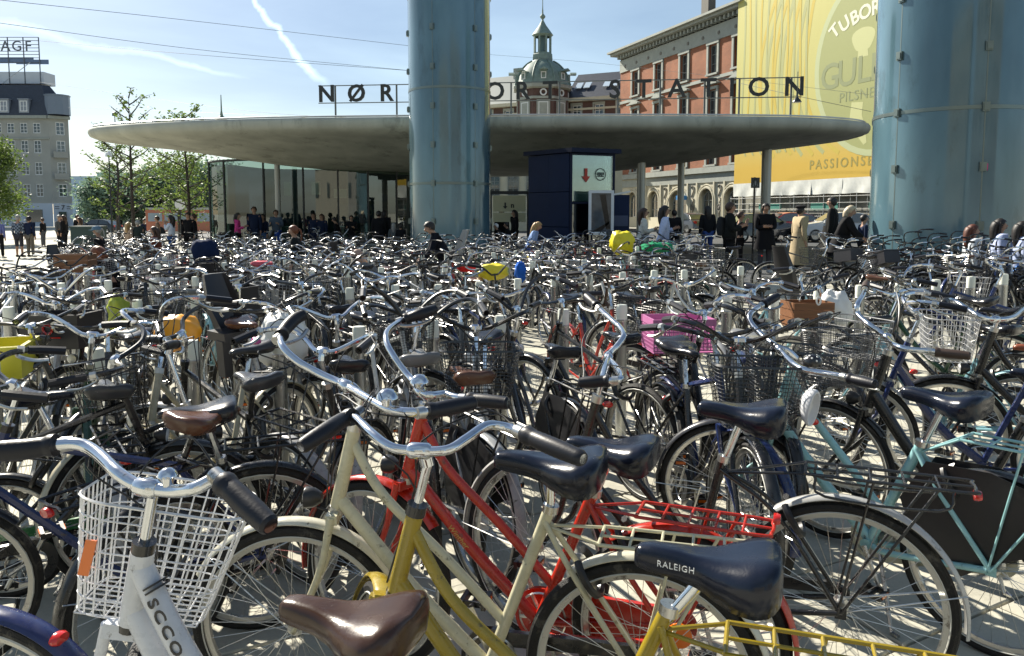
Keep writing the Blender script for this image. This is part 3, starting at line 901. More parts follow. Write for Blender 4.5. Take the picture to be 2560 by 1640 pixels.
edge = MB(); edge.tube([V((cc_.x+(p.x-cc_.x)*.988, cc_.y+(p.y-cc_.y)*.988, ZT+.035)) for p in co], .03, 6, closed=True); edge.build('edge_flashing', material('zinc_flashing', (.42, .44, .45), rough=.4, metal=.6), can)
POSTM = material('column_steel', (.33, .34, .32), rough=.35, metal=.6)
for i, (x, y, r, z) in enumerate([(-9.9, 32.6, .115, 4.3), (10.1, 30.7, .19, 4.5), (5.15, 30.8, .17, 4.1), (-3.9, 36, .13, 3.8), (7.7, 35.2, .15, 4.3)]):
    b = MB(); b.lathe([(r*1.5, 0), (r*1.5, .03), (r, .04), (r, z), (0, z)], 20, T(x, y, gz(x))); b.build('column', POSTM, can)
dome = MB(); dome.lathe([(.32, 0), (.30, .08), (.18, .22), (.06, .33), (.03, .5), (.015, 1.1), (0, 1.1)], 16)
f_ = dome.build('roof_finial', material('weathered_copper', (.16, .22, .17), rough=.6), None, T(-10.9, 29.2, ZT+.03)); tag(f_, 'small domed cap with a thin mast on top of the station canopy', 'roof vent')

# station name
SIGNM = material('sign_black_metal', (.018, .02, .02), rough=.45)
RAILM = material('sign_rail', (.12, .13, .13), rough=.5, metal=.5)
sg = thing('station_sign', 'row of black metal letters on rails reading the station name above the canopy', 'sign', (0, 0, 0))
A, B = V((-8.45, 34.0, 6.42)), V((11.15, 30.0, 6.10))
sdir = (B-A).normalized(); ang = atan2(sdir.y, sdir.x)
def on_sign(px):
    r = (px-1202)/1800; t = (r*A.y-A.x)/((B.x-A.x)-r*(B.y-A.y)); return A.lerp(B, t)
letters = [('N', 774), ('Ø', 843), ('R', 912), ('R', 977), ('E', 1040), ('P', 1102), ('O', 1163), ('R', 1226), ('T', 1290),
           ('S', 1439), ('T', 1506), ('A', 1582), ('T', 1655), ('I', 1709), ('O', 1771), ('N', 1853)]
for ch, px in letters:
    p = on_sign(px)
    link('letter', text_mesh(ch, 1.0, .04, SIGNM, bold=.02), sg, T(p.x, p.y, p.z+.36) @ Rz(ang) @ Rx(pi/2))
for dz in (.0, .74):
    b = MB(); b.box((0, 0, 0), ((B-A).length, .05, .035)); c = (A+B)/2; b.build('rail', RAILM, sg, T(c.x, c.y+.06, c.z+dz) @ Rz(ang) @ Ry(-atan2(B.z-A.z, (B.xy-A.xy).length)))
for px in (793, 935, 1080, 1200, 1312, 1447, 1545, 1648, 1728, 1848):
    p = on_sign(px); b = MB(); b.box((p.x, p.y+.10, (ZT+p.z+.76)/2), (.07, .05, p.z+.76-ZT)); b.build('post', RAILM, sg)

# ------------------------------------------------------------ glass pavilion
GLASSW = material('pavilion_glass', (.55, .75, .70), rough=.03, trans=1.0, ior=1.45, coat=0)
def thin_glass(name, tint, refl, hi=.6, rough=.02):
    m = bpy.data.materials.new(name); m.use_nodes = True; N, L = m.node_tree.nodes, m.node_tree.links; N.clear()
    o = N.new('ShaderNodeOutputMaterial'); t = N.new('ShaderNodeBsdfTransparent'); t.inputs[0].default_value = (*tint, 1)
    g = N.new('ShaderNodeBsdfGlossy'); g.inputs['Roughness'].default_value = rough; g.inputs[0].default_value = (.95, 1, .98, 1)
    lw = N.new('ShaderNodeLayerWeight'); lw.inputs[0].default_value = .5
    mr = N.new('ShaderNodeMapRange'); mr.inputs[3].default_value = refl; mr.inputs[4].default_value = min(1, refl+hi); L.new(lw.outputs['Fresnel'], mr.inputs[0])
    mx = N.new('ShaderNodeMixShader'); L.new(mr.outputs[0], mx.inputs[0]); L.new(t.outputs[0], mx.inputs[1]); L.new(g.outputs[0], mx.inputs[2]); L.new(mx.outputs[0], o.inputs[0])
    MATS[name] = m; return m
PGLASS = thin_glass('green_tinted_glass', (.26, .37, .34), .08, .42)
CLEAR = thin_glass('clear_glass', (.75, .85, .83), .10)
MULL = material('dark_mullion', (.03, .035, .04), rough=.4, metal=.4)
pav = thing('glass_pavilion', 'curved green glass station hall under the left side of the canopy', 'station hall', (0, 0, 0))
gp = crv([(-13.6, 44, 0), (-14.7, 39.5, 0), (-14.3, 36.4, 0), (-12.9, 34.6, 0), (-10.2, 33.6, 0), (-8, 33.4, 0), (-6.3, 33.8, 0), (-4.9, 35.2, 0), (-4.2, 37.5, 0), (-4.4, 41, 0), (-5.5, 44, 0)], 4)
for i in range(len(gp)-1):
    a, b_ = gp[i], gp[i+1]; mb = MB(); n = (b_-a).cross(V((0, 0, 1))).normalized()*.01
    z0, z1 = gz(a.x)+.0, 3.98
    mb.add([a-n+V((0, 0, z0)), b_-n+V((0, 0, z0)), b_-n+V((0, 0, z1)), a-n+V((0, 0, z1))], [(0, 1, 2, 3)])
    mb.build('glass_pane', PGLASS, pav, smooth=0)
    if i % 3 == 0: mm = MB(); mm.box((a.x, a.y, 2), (.06, .09, 4.0)); mm.build('mullion', MULL, pav)
mm = MB(); mm.tube([p+V((0, 0, .06)) for p in gp], .06, 6); mm.build('base_rail', MULL, pav)
mm = MB(); mm.tube([p+V((0, 0, 3.97)) for p in gp], .05, 6); mm.build('head_rail', MULL, pav)
INTER = material('hall_interior_wall', (.045, .07, .075), rough=.5, var=.3, vscale=1.2)
mm = MB(); q_ = [(-13.2, 35.9), (-13.9, 37.5), (-13.2, 41.5), (-9, 42.6), (-5, 41.8), (-4.5, 38.2)]; mm.add([(x, y, z) for z in (0, 4) for x, y in q_], [(i, i+1, i+7, i+6) for i in range(5)]); mm.box((-8.9, 41.0, .7), (7, .4, 1.4)); mm.build('interior_wall', INTER, pav)
mm = MB()
for x, y, w, h, z in ((-10.9, 36.2, 2.6, 1.0, 1.7), (-7.4, 37, 1.9, .9, 1.6), (-6.3, 36.4, .8, .35, 2.35), (-11.3, 37, .5, .9, 2.7)): mm.box((x, y, z), (w, .1, h))
mm.build('timetable_screen', material('dark_blue_panel', (.02, .045, .12), rough=.25, coat=.5), pav)
mm = MB()
for x, y, w, h, z in ((-10.35, 35.6, .32, .62, 2.75), (-8.0, 36.0, .62, .42, 2.55), (-9.2, 36.2, .4, .6, 2.8)): mm.box((x, y, z), (w, .04, h))
mm.build('notice', WHITEP, pav)
# ticket gates inside
mm = MB()
for i in range(5): mm.box((-12+i*1.3, 36.8, .5), (.3, 1.0, 1.0))
mm.build('counter', material('hall_counter', (.03, .12, .14), rough=.4), pav)

# ------------------------------------------------------------ lift house beside the tower
LB = material('dark_blue_steel', (.008, .020, .062), rough=.55, spec=.2, var=.12, vscale=2)
LBR = material('dark_blue_roof', (.010, .016, .04), rough=.6, spec=.2)
lift = thing('lift_house', 'dark blue steel lift house with glazed front under the canopy', 'lift', (1.89, 25.0, gz(2)))
def face(P0, P1, z0, z1, t, mat_, name, parent, nrm_off=0.0, smooth=0):
    d = V((P1[0]-P0[0], P1[1]-P0[1], 0)); L = d.length; u = d/L; nv = V((u.y, -u.x, 0)); c = V((P0[0], P0[1], 0))+d/2+nv*nrm_off
    b = MB(); b.box((0, 0, 0), (L, t, z1-z0)); return b.build(name, mat_, parent, T(c.x, c.y, (z0+z1)/2) @ Rz(atan2(u.y, u.x)), smooth)
c0, cl_, cr_ = (0, 0), (-1.30, 1.58), (1.50, .62); cb_ = (.2, 2.2)
for a, b_ in ((cl_, (-.66, .80)), ((-.66, .80), (-.02, .03))): 
    for z0, z1 in ((.02, 1.15), (1.17, 2.3), (2.32, 3.55)): face(a, b_, z0, z1, .05, LB, 'steel_panel', lift, rs.uniform(0, .008))
face(cl_, cb_, 0, 3.55, .05, LB, 'back_panel', lift); face(cb_, cr_, 0, 3.55, .05, LB, 'side_panel', lift)
for z0, z1 in ((.05, .93), (.97, 1.9)): face((.06, .02), (1.44, .60), z0, z1, .03, thin_glass('smoked_glass', (.10, .14, .17), .08) if 'smoked_glass' not in MATS else MATS['smoked_glass'], 'lower_glass', lift)
face((.06, .02), (1.44, .60), 2.0, 3.5, .03, CLEAR, 'upper_glass', lift)
face((.10, .35), (1.42, .9), 2.0, 3.5, .02, material('lift_interior', (.34, .46, .43), rough=.5, var=.2, vscale=3), 'inner_wall', lift)
for x, y in ((.02, 0), (1.48, .61)): b = MB(); b.box((x, y, 1.78), (.08, .08, 3.56)); b.build('corner_post', LBR, lift, smooth=0)
for z in (.95, 1.95, 3.52): face((.05, 0), (1.46, .6), z-.03, z+.03, .07, LBR, 'transom', lift, .01)
roof = MB(); roof.prism([(-1.5, 1.62), (.02, -.22), (1.72, .55), (.2, 2.45)], .14, T(0, 0, 3.57)); roof.build('roof', LBR, lift, smooth=0)
ad = atan2(.58, 1.38)
b = MB(); b.prism([(-.05, .24), (.05, .24), (.05, -.02), (.15, -.02), (0, -.22), (-.15, -.02), (-.05, -.02)], .012)
b.build('down_arrow', material('red_print', (.45, .04, .02), rough=.5), lift, T(.52, .18, 2.83) @ Rz(ad) @ Rx(pi/2), 0)
b = MB(); b.ring((0, 0, 0), .19, .012, 28, 4, axis='z')
for i in range(5): b.box((-.10+.05*i, .02-.01*(i % 2), 0), (.03, .09+.03*(i % 2), .01))
b.box((0, -.06, 0), (.24, .03, .01)); b.build('metro_emblem', DARKP, lift, T(1.02, .385, 2.88) @ Rz(ad) @ Rx(pi/2), 0)
# framed map stand
ms = thing('poster_frame', 'white framed glass poster case standing in front of the lift house', 'poster case', (2.86, 24.7, gz(3)), .0)
b = MB()
for x in (-.36, .36): b.box((x, 0, 1.62), (.09, .08, 1.42))
for z in (.955, 2.285): b.box((0, 0, z), (.63, .078, .09))
b.build('frame', material('white_frame', (.68, .72, .76), rough=.35), ms, smooth=0)
pm_ = material('map_print', (.05, .07, .09), rough=.12, coat=.6, var=.5, vscale=3)
b = MB(); b.box((0, .01, 1.62), (.63, .03, 1.24)); b.build('map', pm_, ms, smooth=0)
b = MB(); b.add([(-.05, -.008, 2.2), (.14, -.008, 2.2), (.3, -.008, 1.1), (.16, -.008, 1.1)], [(0, 1, 2, 3)]); b.add([(-.29, -.008, 1.02), (.0, -.008, 1.02), (.28, -.008, 1.3), (.28, -.008, 1.34)], [(0, 1, 2, 3)]); b.build('map_line', material('map_black', (.008, .008, .01), rough=.2), ms, smooth=0)
for x in (-.3, .3): b = MB(); b.box((x, 0, .46), (.05, .05, .92)); b.build('leg', LBR, ms, smooth=0)
tk = thing('ticket_kiosk', 'dark blue ticket kiosk with slanted white top right of the poster case', 'ticket machine', (3.55, 25.6, gz(3)))
b = MB(); b.box((0, 0, 1.1), (.62, .6, 2.2)); b.build('cabinet', LB, tk, smooth=0)
b = MB(); b.add([(-.33, -.32, 2.22), (.33, -.32, 2.34), (.33, .3, 2.34), (-.33, .3, 2.22), (-.33, -.32, 2.16), (.33, -.32, 2.28), (.33, .3, 2.28), (-.33, .3, 2.16)], [(0, 1, 2, 3), (4, 7, 6, 5), (0, 4, 5, 1), (1, 5, 6, 2), (2, 6, 7, 3), (3, 7, 4, 0)]); b.build('top', WHITEP, tk, smooth=0)
b = MB(); b.box((-.02, -.31, 1.35), (.56, .04, .35)); b.build('panel', material('kiosk_panel', (.03, .06, .14), rough=.3), tk, smooth=0)
# entrance beside the tower: cream sign panels
es = thing('stair_sign', 'cream sign panel with a down arrow over the station stairs right of the slim tower', 'sign', (-.1, 29.5, gz(0)))
b = MB(); b.box((0, 0, 2.0), (1.25, .12, .62)); b.box((0, 0, 1.48), (1.25, .10, .36)); b.build('panel', material('cream_panel', (.55, .52, .33), rough=.5), es, smooth=0)
b = MB(); b.box((0, .08, 2.42), (1.5, .2, .12)); b.box((.72, .05, 1.3), (.10, .16, 2.3)); b.box((-.72, .05, 1.3), (.10, .16, 2.3)); b.build('frame', MULL, es, smooth=0)
b = MB(); b.prism([(-.03, .12), (.03, .12), (.03, -.02), (.09, -.02), (0, -.12), (-.09, -.02), (-.03, -.02)], .01); b.build('down_arrow', DARKP, es, T(-.16, -.065, 1.92) @ Rx(pi/2), 0)
link('lettering', text_mesh('n', .28, .005, DARKP, bold=.008), es, T(.12, -.068, 1.93) @ Rx(pi/2))

# ------------------------------------------------------------ buildings
BRICKR = None
def brick_material(name, c1, c2, mortar, sc_=6.0):
    m = bpy.data.materials.new(name); m.use_nodes = True; N, L = m.node_tree.nodes, m.node_tree.links; b = N['Principled BSDF']
    tc = N.new('ShaderNodeTexCoord'); br = N.new('ShaderNodeTexBrick'); sp = N.new('ShaderNodeSeparateXYZ'); cb = N.new('ShaderNodeCombineXYZ')
    L.new(tc.outputs['Object'], sp.inputs[0]); L.new(sp.outputs[0], cb.inputs[0]); L.new(sp.outputs[2], cb.inputs[1]); L.new(cb.outputs[0], br.inputs['Vector'])
    br.inputs['Scale'].default_value = 1; br.inputs['Brick Width'].default_value = .26; br.inputs['Row Height'].default_value = .08; br.inputs['Mortar Size'].default_value = .012
    br.inputs['Color1'].default_value = (*c1, 1); br.inputs['Color2'].default_value = (*c2, 1); br.inputs['Mortar'].default_value = (*mortar, 1); br.inputs['Bias'].default_value = -.1
    nz = N.new('ShaderNodeTexNoise'); nz.inputs['Scale'].default_value = .8; nz.inputs['Detail'].default_value = 8; L.new(tc.outputs['Object'], nz.inputs['Vector'])
    mr = N.new('ShaderNodeMapRange'); mr.inputs[1].default_value = .3; mr.inputs[2].default_value = .7; mr.inputs[3].default_value = .78; mr.inputs[4].default_value = 1.18; L.new(nz.outputs[0], mr.inputs[0])
    mx = N.new('ShaderNodeVectorMath'); mx.operation = 'SCALE'; L.new(br.outputs[0], mx.inputs[0]); L.new(mr.outputs[0], mx.inputs['Scale']); L.new(mx.outputs[0], b.inputs['Base Color'])
    b.inputs['Roughness'].default_value = .85; MATS[name] = m; return m
RED_BRICK = brick_material('red_brick', (.30, .085, .032), (.23, .062, .025), (.26, .16, .10))
BROWN_BRICK = brick_material('brown_brick', (.10, .045, .035), (.075, .035, .03), (.11, .08, .07))
SANDST = material('grey_sandstone', (.30, .32, .29), rough=.8, var=.12, vscale=2)
STUCCO = material('pale_stucco', (.52, .49, .38), rough=.85, var=.08, vscale=1.5)
GREYST = material('grey_render', (.33, .335, .31), rough=.85, var=.12, vscale=.6)
WHITEST = material('white_render', (.50, .55, .62), rough=.8, var=.08, vscale=.5)
SLATE = material('dark_slate', (.035, .042, .06), rough=.5, var=.2, vscale=3, bump=.3, bscale=12)
COPPER = material('green_copper', (.17, .23, .20), rough=.6, var=.25, vscale=2.5)
WINFR = material('white_window_frame', (.68, .70, .70), rough=.5)
WINGR = material('grey_window_frame', (.20, .22, .21), rough=.5)
WPANE = material('window_pane', (.03, .045, .055), rough=.05, coat=.8, spec=.9)
CURT = material('pale_curtain', (.55, .55, .50), rough=.9)
ARCHM = material('ornament_dark', (.16, .15, .13), rough=.8)

def window_meshes(w, h, cols=2, rows=3, t=.07, fr=WINFR, arch=False):
    def fm():
        b = MB()
        if arch:
            pts = [(-w/2, 0)]+[(-w/2*cos(pi*i/10), h-w/2+w/2*sin(pi*i/10)) for i in range(11)]+[(w/2, 0)]
            b.tube([(x, 0, z) for x, z in pts], t/2, 4); 
        else:
            for s in (-1, 1): b.box((s*(w/2-t/2), 0, h/2), (t, .08, h))
            b.box((0, 0, t/2), (w-2*t, .08, t)); b.box((0, 0, h-t/2), (w-2*t, .08, t))
        for i in range(1, cols): b.box((-w/2+w*i/cols, .003, h/2), (t*.7, .06, h-2*t))
        for i in range(1, rows): b.box((0, .006, h*i/rows), (w-2*t, .05, t*.55))
        return b.mesh('window_frame', fr, 0)
    def pm():
        b = MB()
        if arch:
            pts = [(-w/2, 0), (w/2, 0)]+[(w/2*cos(pi*i/10), h-w/2+w/2*sin(pi*i/10)) for i in range(11)]
            b.prism(pts, .02, T(0, .05, 0) @ Rx(pi/2))
        else: b.box((0, .04, h/2), (w-t, .02, h-t))
        return b.mesh('pane', WPANE, 0)
    k = (w, h, cols, rows, t, fr.name, arch)
    return cached(('wf',)+k, fm), cached(('wp',)+k, pm)
def add_window(parent, x, y, z, w, h, cols=2, rows=3, t=.07, fr=WINFR, arch=False, M=None):
    f, p = window_meshes(w, h, cols, rows, t, fr, arch)
    MM = T(x, y, z)
    o = link('window', f, parent, (M @ MM) if M is not None else MM); link('pane', p, o)
    return o
def wall_with_holes(L, H, holes, th=.35, name='wall', mat_=None, parent=None, y=0, z0=0):
    """wall in the xz plane, outer face at y=0, rectangular openings cut out"""
    xs = sorted({0, L, *[a for h in holes for a in (h[0], h[0]+h[2])]}); zs = sorted({z0, H, *[a for h in holes for a in (h[1], h[1]+h[3])]})
    xs = [x for x in xs if 0 <= x <= L]; zs = [z for z in zs if z0 <= z <= H]
    b = MB()
    def hole(x, z): return any(h[0] < x < h[0]+h[2] and h[1] < z < h[1]+h[3] for h in holes)
    for i in range(len(xs)-1):
        for j in range(len(zs)-1):
            if hole((xs[i]+xs[i+1])/2, (zs[j]+zs[j+1])/2): continue
            b.add([(xs[i], y, zs[j]), (xs[i+1], y, zs[j]), (xs[i+1], y, zs[j+1]), (xs[i], y, zs[j+1])], [(0, 1, 2, 3)])
    for h in holes:
        x0, z0_, x1, z1 = h[0], h[1], h[0]+h[2], h[1]+h[3]; q = y+th
        b.add([(x0, y, z0_), (x1, y, z0_), (x1, y, z1), (x0, y, z1), (x0, q, z0_), (x1, q, z0_), (x1, q, z1), (x0, q, z1)], [(0, 1, 5, 4), (1, 2, 6, 5), (2, 3, 7, 6), (3, 0, 4, 7), (4, 5, 6, 7)])
    return b.build(name, mat_, parent, smooth=0)

# --- red brick building, sunlit, running away to the left
u_ = V((-.355, .935, 0)).normalized(); P0 = V((19.3, 64.6, 0)); LEN = 21.3
rb = thing('red_brick_building', 'sunlit red brick apartment block with grey cornice and arched stucco ground floor', 'apartment building', tuple(P0+u_*LEN), atan2(-u_.y, -u_.x))
XS = [LEN-t for t in (18.0, 13.5, 9.0, 4.5, .9)]
up_ = [(x-.62, z, 1.24, h) for x in XS for z, h in ((5.95, 2.45), (9.85, 2.6), (13.9, 2.45))]
wall_with_holes(LEN, 16.9, up_, .3, 'brick_wall', RED_BRICK, rb, z0=5.5)
b = MB(); b.add([(0, 0, 0), (0, 10, 0), (0, 10, 19), (0, 0, 19), (LEN, .02, 0), (LEN, 10, 0), (LEN, 10, 19), (LEN, .02, 19)], [(0, 1, 2, 3), (4, 7, 6, 5), (1, 5, 6, 2)]); b.build('side_wall', RED_BRICK, rb, smooth=0)
for (x, z, w, h) in up_:
    add_window(rb, x+w/2, .22, z, w, h, 2, 3, .07, WINGR)
    s = MB()
    for sg_ in (-1, 1): s.box((x+w/2+sg_*(w/2+.14), -.06, z+h/2), (.26, .14, h+.1))
    s.box((x+w/2, -.08, z+h+.16), (w+.6, .2, .24)); s.box((x+w/2, -.12, z-.12), (w+.5, .28, .16))
    if z > 9 and z < 12: s.box((x+w/2, -.22, z+h+.5), (w+1.0, .5, .12)); s.prism([(-w/2-.45, 0), (w/2+.45, 0), (0, .42)], .3, T(x+w/2, -.02, z+h+.56) @ Rx(pi/2))
    s.build('window_surround', SANDST, rb, smooth=0)
for z, hh, pr, nm in ((13.3, .28, .14, 'sill_band'), (9.25, .22, .10, 'sill_band'), (5.2, .5, .35, 'ground_floor_cornice'), (4.35, .75, .12, 'frieze')):
    b = MB(); b.box((LEN/2, -pr/2, z+hh/2), (LEN, pr, hh)); b.build(nm, SANDST, rb, smooth=0)
b = MB(); b.box((LEN/2, -.05, 17.3), (LEN, .1, 1.3)); b.build('attic_frieze', SANDST, rb, smooth=0)
dm = MB(); dm.lathe([(0, 0), (.17, 0), (.17, .03), (0, .05)], 12, Rx(pi/2)); dmm = dm.mesh('roundel', ARCHM)
for i in range(9): link('roundel', dmm, rb, T(1.2+i*2.35, -.11, 17.2))
b = MB(); b.box((LEN/2-.1, -.45, 18.55), (LEN+1.2, .95, .22)); b.box((LEN/2-.1, -.6, 18.78), (LEN+1.5, 1.3, .2)); b.build('cornice', SANDST, rb, smooth=0)
bm_ = MB(); bm_.box((0, -.25, 0), (.22, .5, .34)); bmm = bm_.mesh('bracket', SANDST, 0)
for i in range(36): link('bracket', bmm, rb, T(.3+i*.6, -.03, 18.2))
b = MB(); b.add([(-.8, -1.2, 18.9), (LEN+.6, -1.2, 18.9), (LEN+.6, 4.5, 21.2), (-.8, 4.5, 21.2), (-.8, 10, 19), (LEN+.6, 10, 19)], [(0, 1, 2, 3), (3, 2, 5, 4), (0, 3, 4)]); b.build('roof', SLATE, rb, smooth=0)
b = MB(); b.box((LEN-8.3, 2.0, 21.0), (1.1, .8, 2.0)); b.box((LEN-8.3, 2.0, 22.05), (1.3, 1.0, .15)); b.build('chimney', ARCHM, rb, smooth=0)
b = MB(); b.tube([(LEN-2.2, 2, 20.2), (LEN-2.2, 2, 23.6)], .03, 5); b.tube([(LEN-2.6, 2, 23.0), (LEN-1.8, 2, 23.1)], .02, 4); b.build('aerial', MULL, rb)
gfx = [(LEN-18.3, 1.0), (LEN-14.0, 1.0), (LEN-9.6, 1.7), (LEN-5.0, 1.0), (LEN-1.3, 1.0)]
gh = [(x-w, .35 if w > 1.2 else 1.2, 2*w, 3.4 if w > 1.2 else 2.6) for x, w in gfx]
wall_with_holes(LEN, 5.2, gh, .5, 'ground_floor_wall', STUCCO, rb, y=-.02)
for (x, w), hh in zip(gfx, gh):
    add_window(rb, x, .2, hh[1], 2*w*.72, hh[3]-.25, 2, 3, .08, WINGR, True)
    a = MB(); R1 = w*1.02; zc = hh[1]+hh[3]-w
    for r_, t_ in ((R1+.10, .12), (R1+.34, .07)):
        pts = [(x-r_, -.09, hh[1])]+[(x-r_*cos(pi*i/12), -.09, zc+r_*sin(pi*i/12)) for i in range(13)]+[(x+r_, -.09, hh[1])]
        a.tube(pts, t_, 6)
    # stucco filling the corners above the arch
    n = 12
    vv = [(x-w*cos(pi*i/n), -.03, zc+w*sin(pi*i/n)) for i in range(n+1)]+[(x-w+2*w*i/n, -.03, zc+w+.02) for i in range(n+1)]
    a.add(vv, [(i, i+1, n+2+i, n+1+i) for i in range(n)])
    a.build('arch', STUCCO, rb, smooth=40)
for x in (LEN-16.2, LEN-11.9, LEN-7.2, LEN-3.1):
    b = MB(); b.tube(crv([(x-.25, -.07, 3.9), (x, -.07, 4.1), (x+.25, -.07, 3.9), (x, -.07, 3.4), (x-.2, -.07, 3.1), (x+.2, -.07, 2.9), (x, -.07, 2.5)], 4), .05, 5)
    b.ring((x, -.07, 2.1), .3, .05, 14, 5); b.lathe([(0, 0), (.2, 0), (.12, .1), (0, .12)], 10, T(x, -.04, 2.1) @ Rx(pi/2)); b.tube([(x, -.06, 1.7), (x, -.06, 1.1)], [.12, .02], 6)
    b.build('stucco_ornament', ARCHM, rb)
    p = MB(); 
    for s in (-1, 1): p.box((x+s*.75, -.09, 2.4), (.2, .14, 4.0))
    p.build('pilaster', STUCCO, rb, smooth=0)
b = MB(); b.box((LEN-8.2, -.6, 3.05), (.6, .8, .4)); o_ = b.build('blue_street_sign', material('blue_sign', (.03, .22, .55), rough=.4), rb, smooth=0)

# --- banner building with scaffolding
v_ = -u_; bn = thing('banner_scaffold', 'scaffolded house front hung with a huge yellow beer advertising banner', 'scaffolding', tuple(P0+v_*.15+V((-.935, -.355, 0))*1.0), atan2(v_.y, v_.x))
# local x runs towards the camera, -y points out to the square
def banner_material():
    m = bpy.data.materials.new('banner_yellow'); m.use_nodes = True; N, L = m.node_tree.nodes, m.node_tree.links; b = N['Principled BSDF']
    tc = N.new('ShaderNodeTexCoord'); sp = N.new('ShaderNodeSeparateXYZ'); L.new(tc.outputs['Object'], sp.inputs[0])
    mr = N.new('ShaderNodeMapRange'); mr.inputs[1].default_value = 5.2; mr.inputs[2].default_value = 8.8; L.new(sp.outputs[2], mr.inputs[0])
    cr = N.new('ShaderNodeMix'); cr.data_type = 'RGBA'; cr.inputs['A'].default_value = (.54, .35, .03, 1); cr.inputs['B'].default_value = (.47, .44, .13, 1); L.new(mr.outputs[0], cr.inputs['Factor'])
    L.new(cr.outputs['Result'], b.inputs['Base Color']); b.inputs['Roughness'].default_value = .6
    wv = N.new('ShaderNodeTexNoise'); wv.inputs['Scale'].default_value = .5; wv.inputs['Detail'].default_value = 5; mp = N.new('ShaderNodeMapping'); mp.inputs['Scale'].default_value = (3, 1, .5); L.new(tc.outputs['Object'], mp.inputs[0]); L.new(mp.outputs[0], wv.inputs['Vector'])
    bp = N.new('ShaderNodeBump'); bp.inputs['Strength'].default_value = .2; bp.inputs['Distance'].default_value = .04; L.new(wv.outputs[0], bp.inputs['Height']); L.new(bp.outputs[0], b.inputs['Normal'])
    return m
b = MB(); nx, nz = 40, 20; BL = 24.0
vv = [(BL*i/nx, .002*sin(i*1.3+j*.25)*sin(j*.7), 4.0+20*j/nz) for j in range(nz+1) for i in range(nx+1)]
b.add(vv, [(j*(nx+1)+i, j*(nx+1)+i+1, (j+1)*(nx+1)+i+1, (j+1)*(nx+1)+i) for j in range(nz) for i in range(nx)])
ban = b.build('banner', banner_material(), bn, smooth=180)
BSTR = material('banner_stripe_grey', (.35, .36, .14), rough=.6); BST2 = material('banner_stripe_gold', (.50, .38, .04), rough=.6)
BRING = material('banner_ring_pale', (.42, .46, .24), rough=.6); BOLIVE = material('banner_disc_olive', (.30, .32, .11), rough=.6); BTXT = material('banner_text_olive', (.22, .25, .11), rough=.6); BTX2 = material('banner_text_ochre', (.28, .23, .04), rough=.6)
BWHT = material('banner_text_white', (.70, .70, .55), rough=.6)
def flat_strip(pts, w, y):
    b = MB(); n = len(pts); vv = []
    for i in range(n):
        a = pts[max(0, i-1)]; c = pts[min(n-1, i+1)]; d = V((c[0]-a[0], c[1]-a[1])); d = d.normalized() if d.length else V((1, 0)); nn = V((-d.y, d.x))
        ww = w[i] if isinstance(w, list) else w
        vv += [(pts[i][0]+nn.x*ww/2, y, pts[i][1]+nn.y*ww/2), (pts[i][0]-nn.x*ww/2, y, pts[i][1]-nn.y*ww/2)]
    b.add(vv, [(2*i, 2*i+1, 2*i+3, 2*i+2) for i in range(n-1)]); return b
ex, ez = 14.6, 11.6
for k in range(7):
    ra, rz_ = 6.6+k*.85, 6.6+k*.62; pts = []
    for i in range(40):
        a = radians(95+185*i/39); pts.append((ex+ra*cos(a), ez+(rz_ if a > pi else 16)*sin(a)*(1 if a > pi else .75)))
    pts = [p for p in pts if p[0] > .2 and p[1] > 5.75 and p[1] < 23.8]
    if len(pts) > 3: flat_strip(pts, .30, -.004-.0004*k).build('print_stripe', BSTR if k % 2 else BST2, ban, smooth=0)
for k in range(11):
    x0 = .9+k*.72; pts = [(x0+.10*sin(z*.5+k), z) for z in [8.6+.8*i for i in range(19)]]
    flat_strip(pts, .20, -.008-.0003*k).build('print_stripe', BST2 if k % 2 else BSTR, ban, smooth=0)
for k in range(7):
    x0 = .7+k*.95; flat_strip([(x0, 7.6), (x0+.25, 6.9), (x0+.75, 6.2)], [.1, .34, .1], -.013).build('print_stripe', BSTR, ban, smooth=0)
def ell(rx, rz, n=48): return [(ex+rx*cos(2*pi*i/n), ez+rz*sin(2*pi*i/n)) for i in range(n+1)]
b = MB(); e_ = ell(5.3, 5.9)[:-1]; b.add([(x, -.015, z) for x, z in e_], [tuple(range(len(e_)))]); b.build('print_disc', BOLIVE, ban, smooth=0)
flat_strip(ell(5.45, 6.05), .42, -.017).build('print_ring', BRING, ban, smooth=0)
# plain pale blot standing in for the head and bust in the middle
b = MB(); bl = [(ex-1.3+.95*cos(a)*(1+.12*sin(3*a)), 13.05+.85*sin(a)*(1+.1*cos(2*a))) for a in [2*pi*i/22 for i in range(22)]]
b.add([(x, -.018, z) for x, z in bl], [tuple(range(22))]); b.add([(x, -.019, z) for x, z in [(ex-1.7, 12.4), (ex-.9, 12.4), (ex-.8, 11.9), (ex-1.7, 11.9)]], [(0, 1, 2, 3)])
b.build('print_figure', material('banner_figure_pale', (.48, .49, .22), rough=.6), ban, smooth=0)
flat_strip([(ex-1.6, 9.0), (ex-1.7, 8), (ex-1.2, 7.0), (ex-.8, 6.2)], [1.0, 1.1, .8, .3], -.020).build('print_figure', MATS['banner_figure_pale'], ban, smooth=0)
for i, chh in enumerate('TUBORG'):
    s_ = 10.75+.88*i; a = radians((38, 29, 20, 12, 4, -4)[i])
    link('lettering', text_mesh(chh, 1.3, .001, BWHT, bold=.035), ban, T(s_, -.026, 14.85-.042*(15-s_)**2) @ Rx(pi/2) @ Rz(a))
for i, (chh, xx) in enumerate(zip('GULD', (9.95, 11.5, 12.95, 14.4))):
    link('lettering', text_mesh(chh, 2.5, .001, BTXT, bold=.03), ban, T(xx+.5, -.024, 11.0) @ Rx(pi/2))
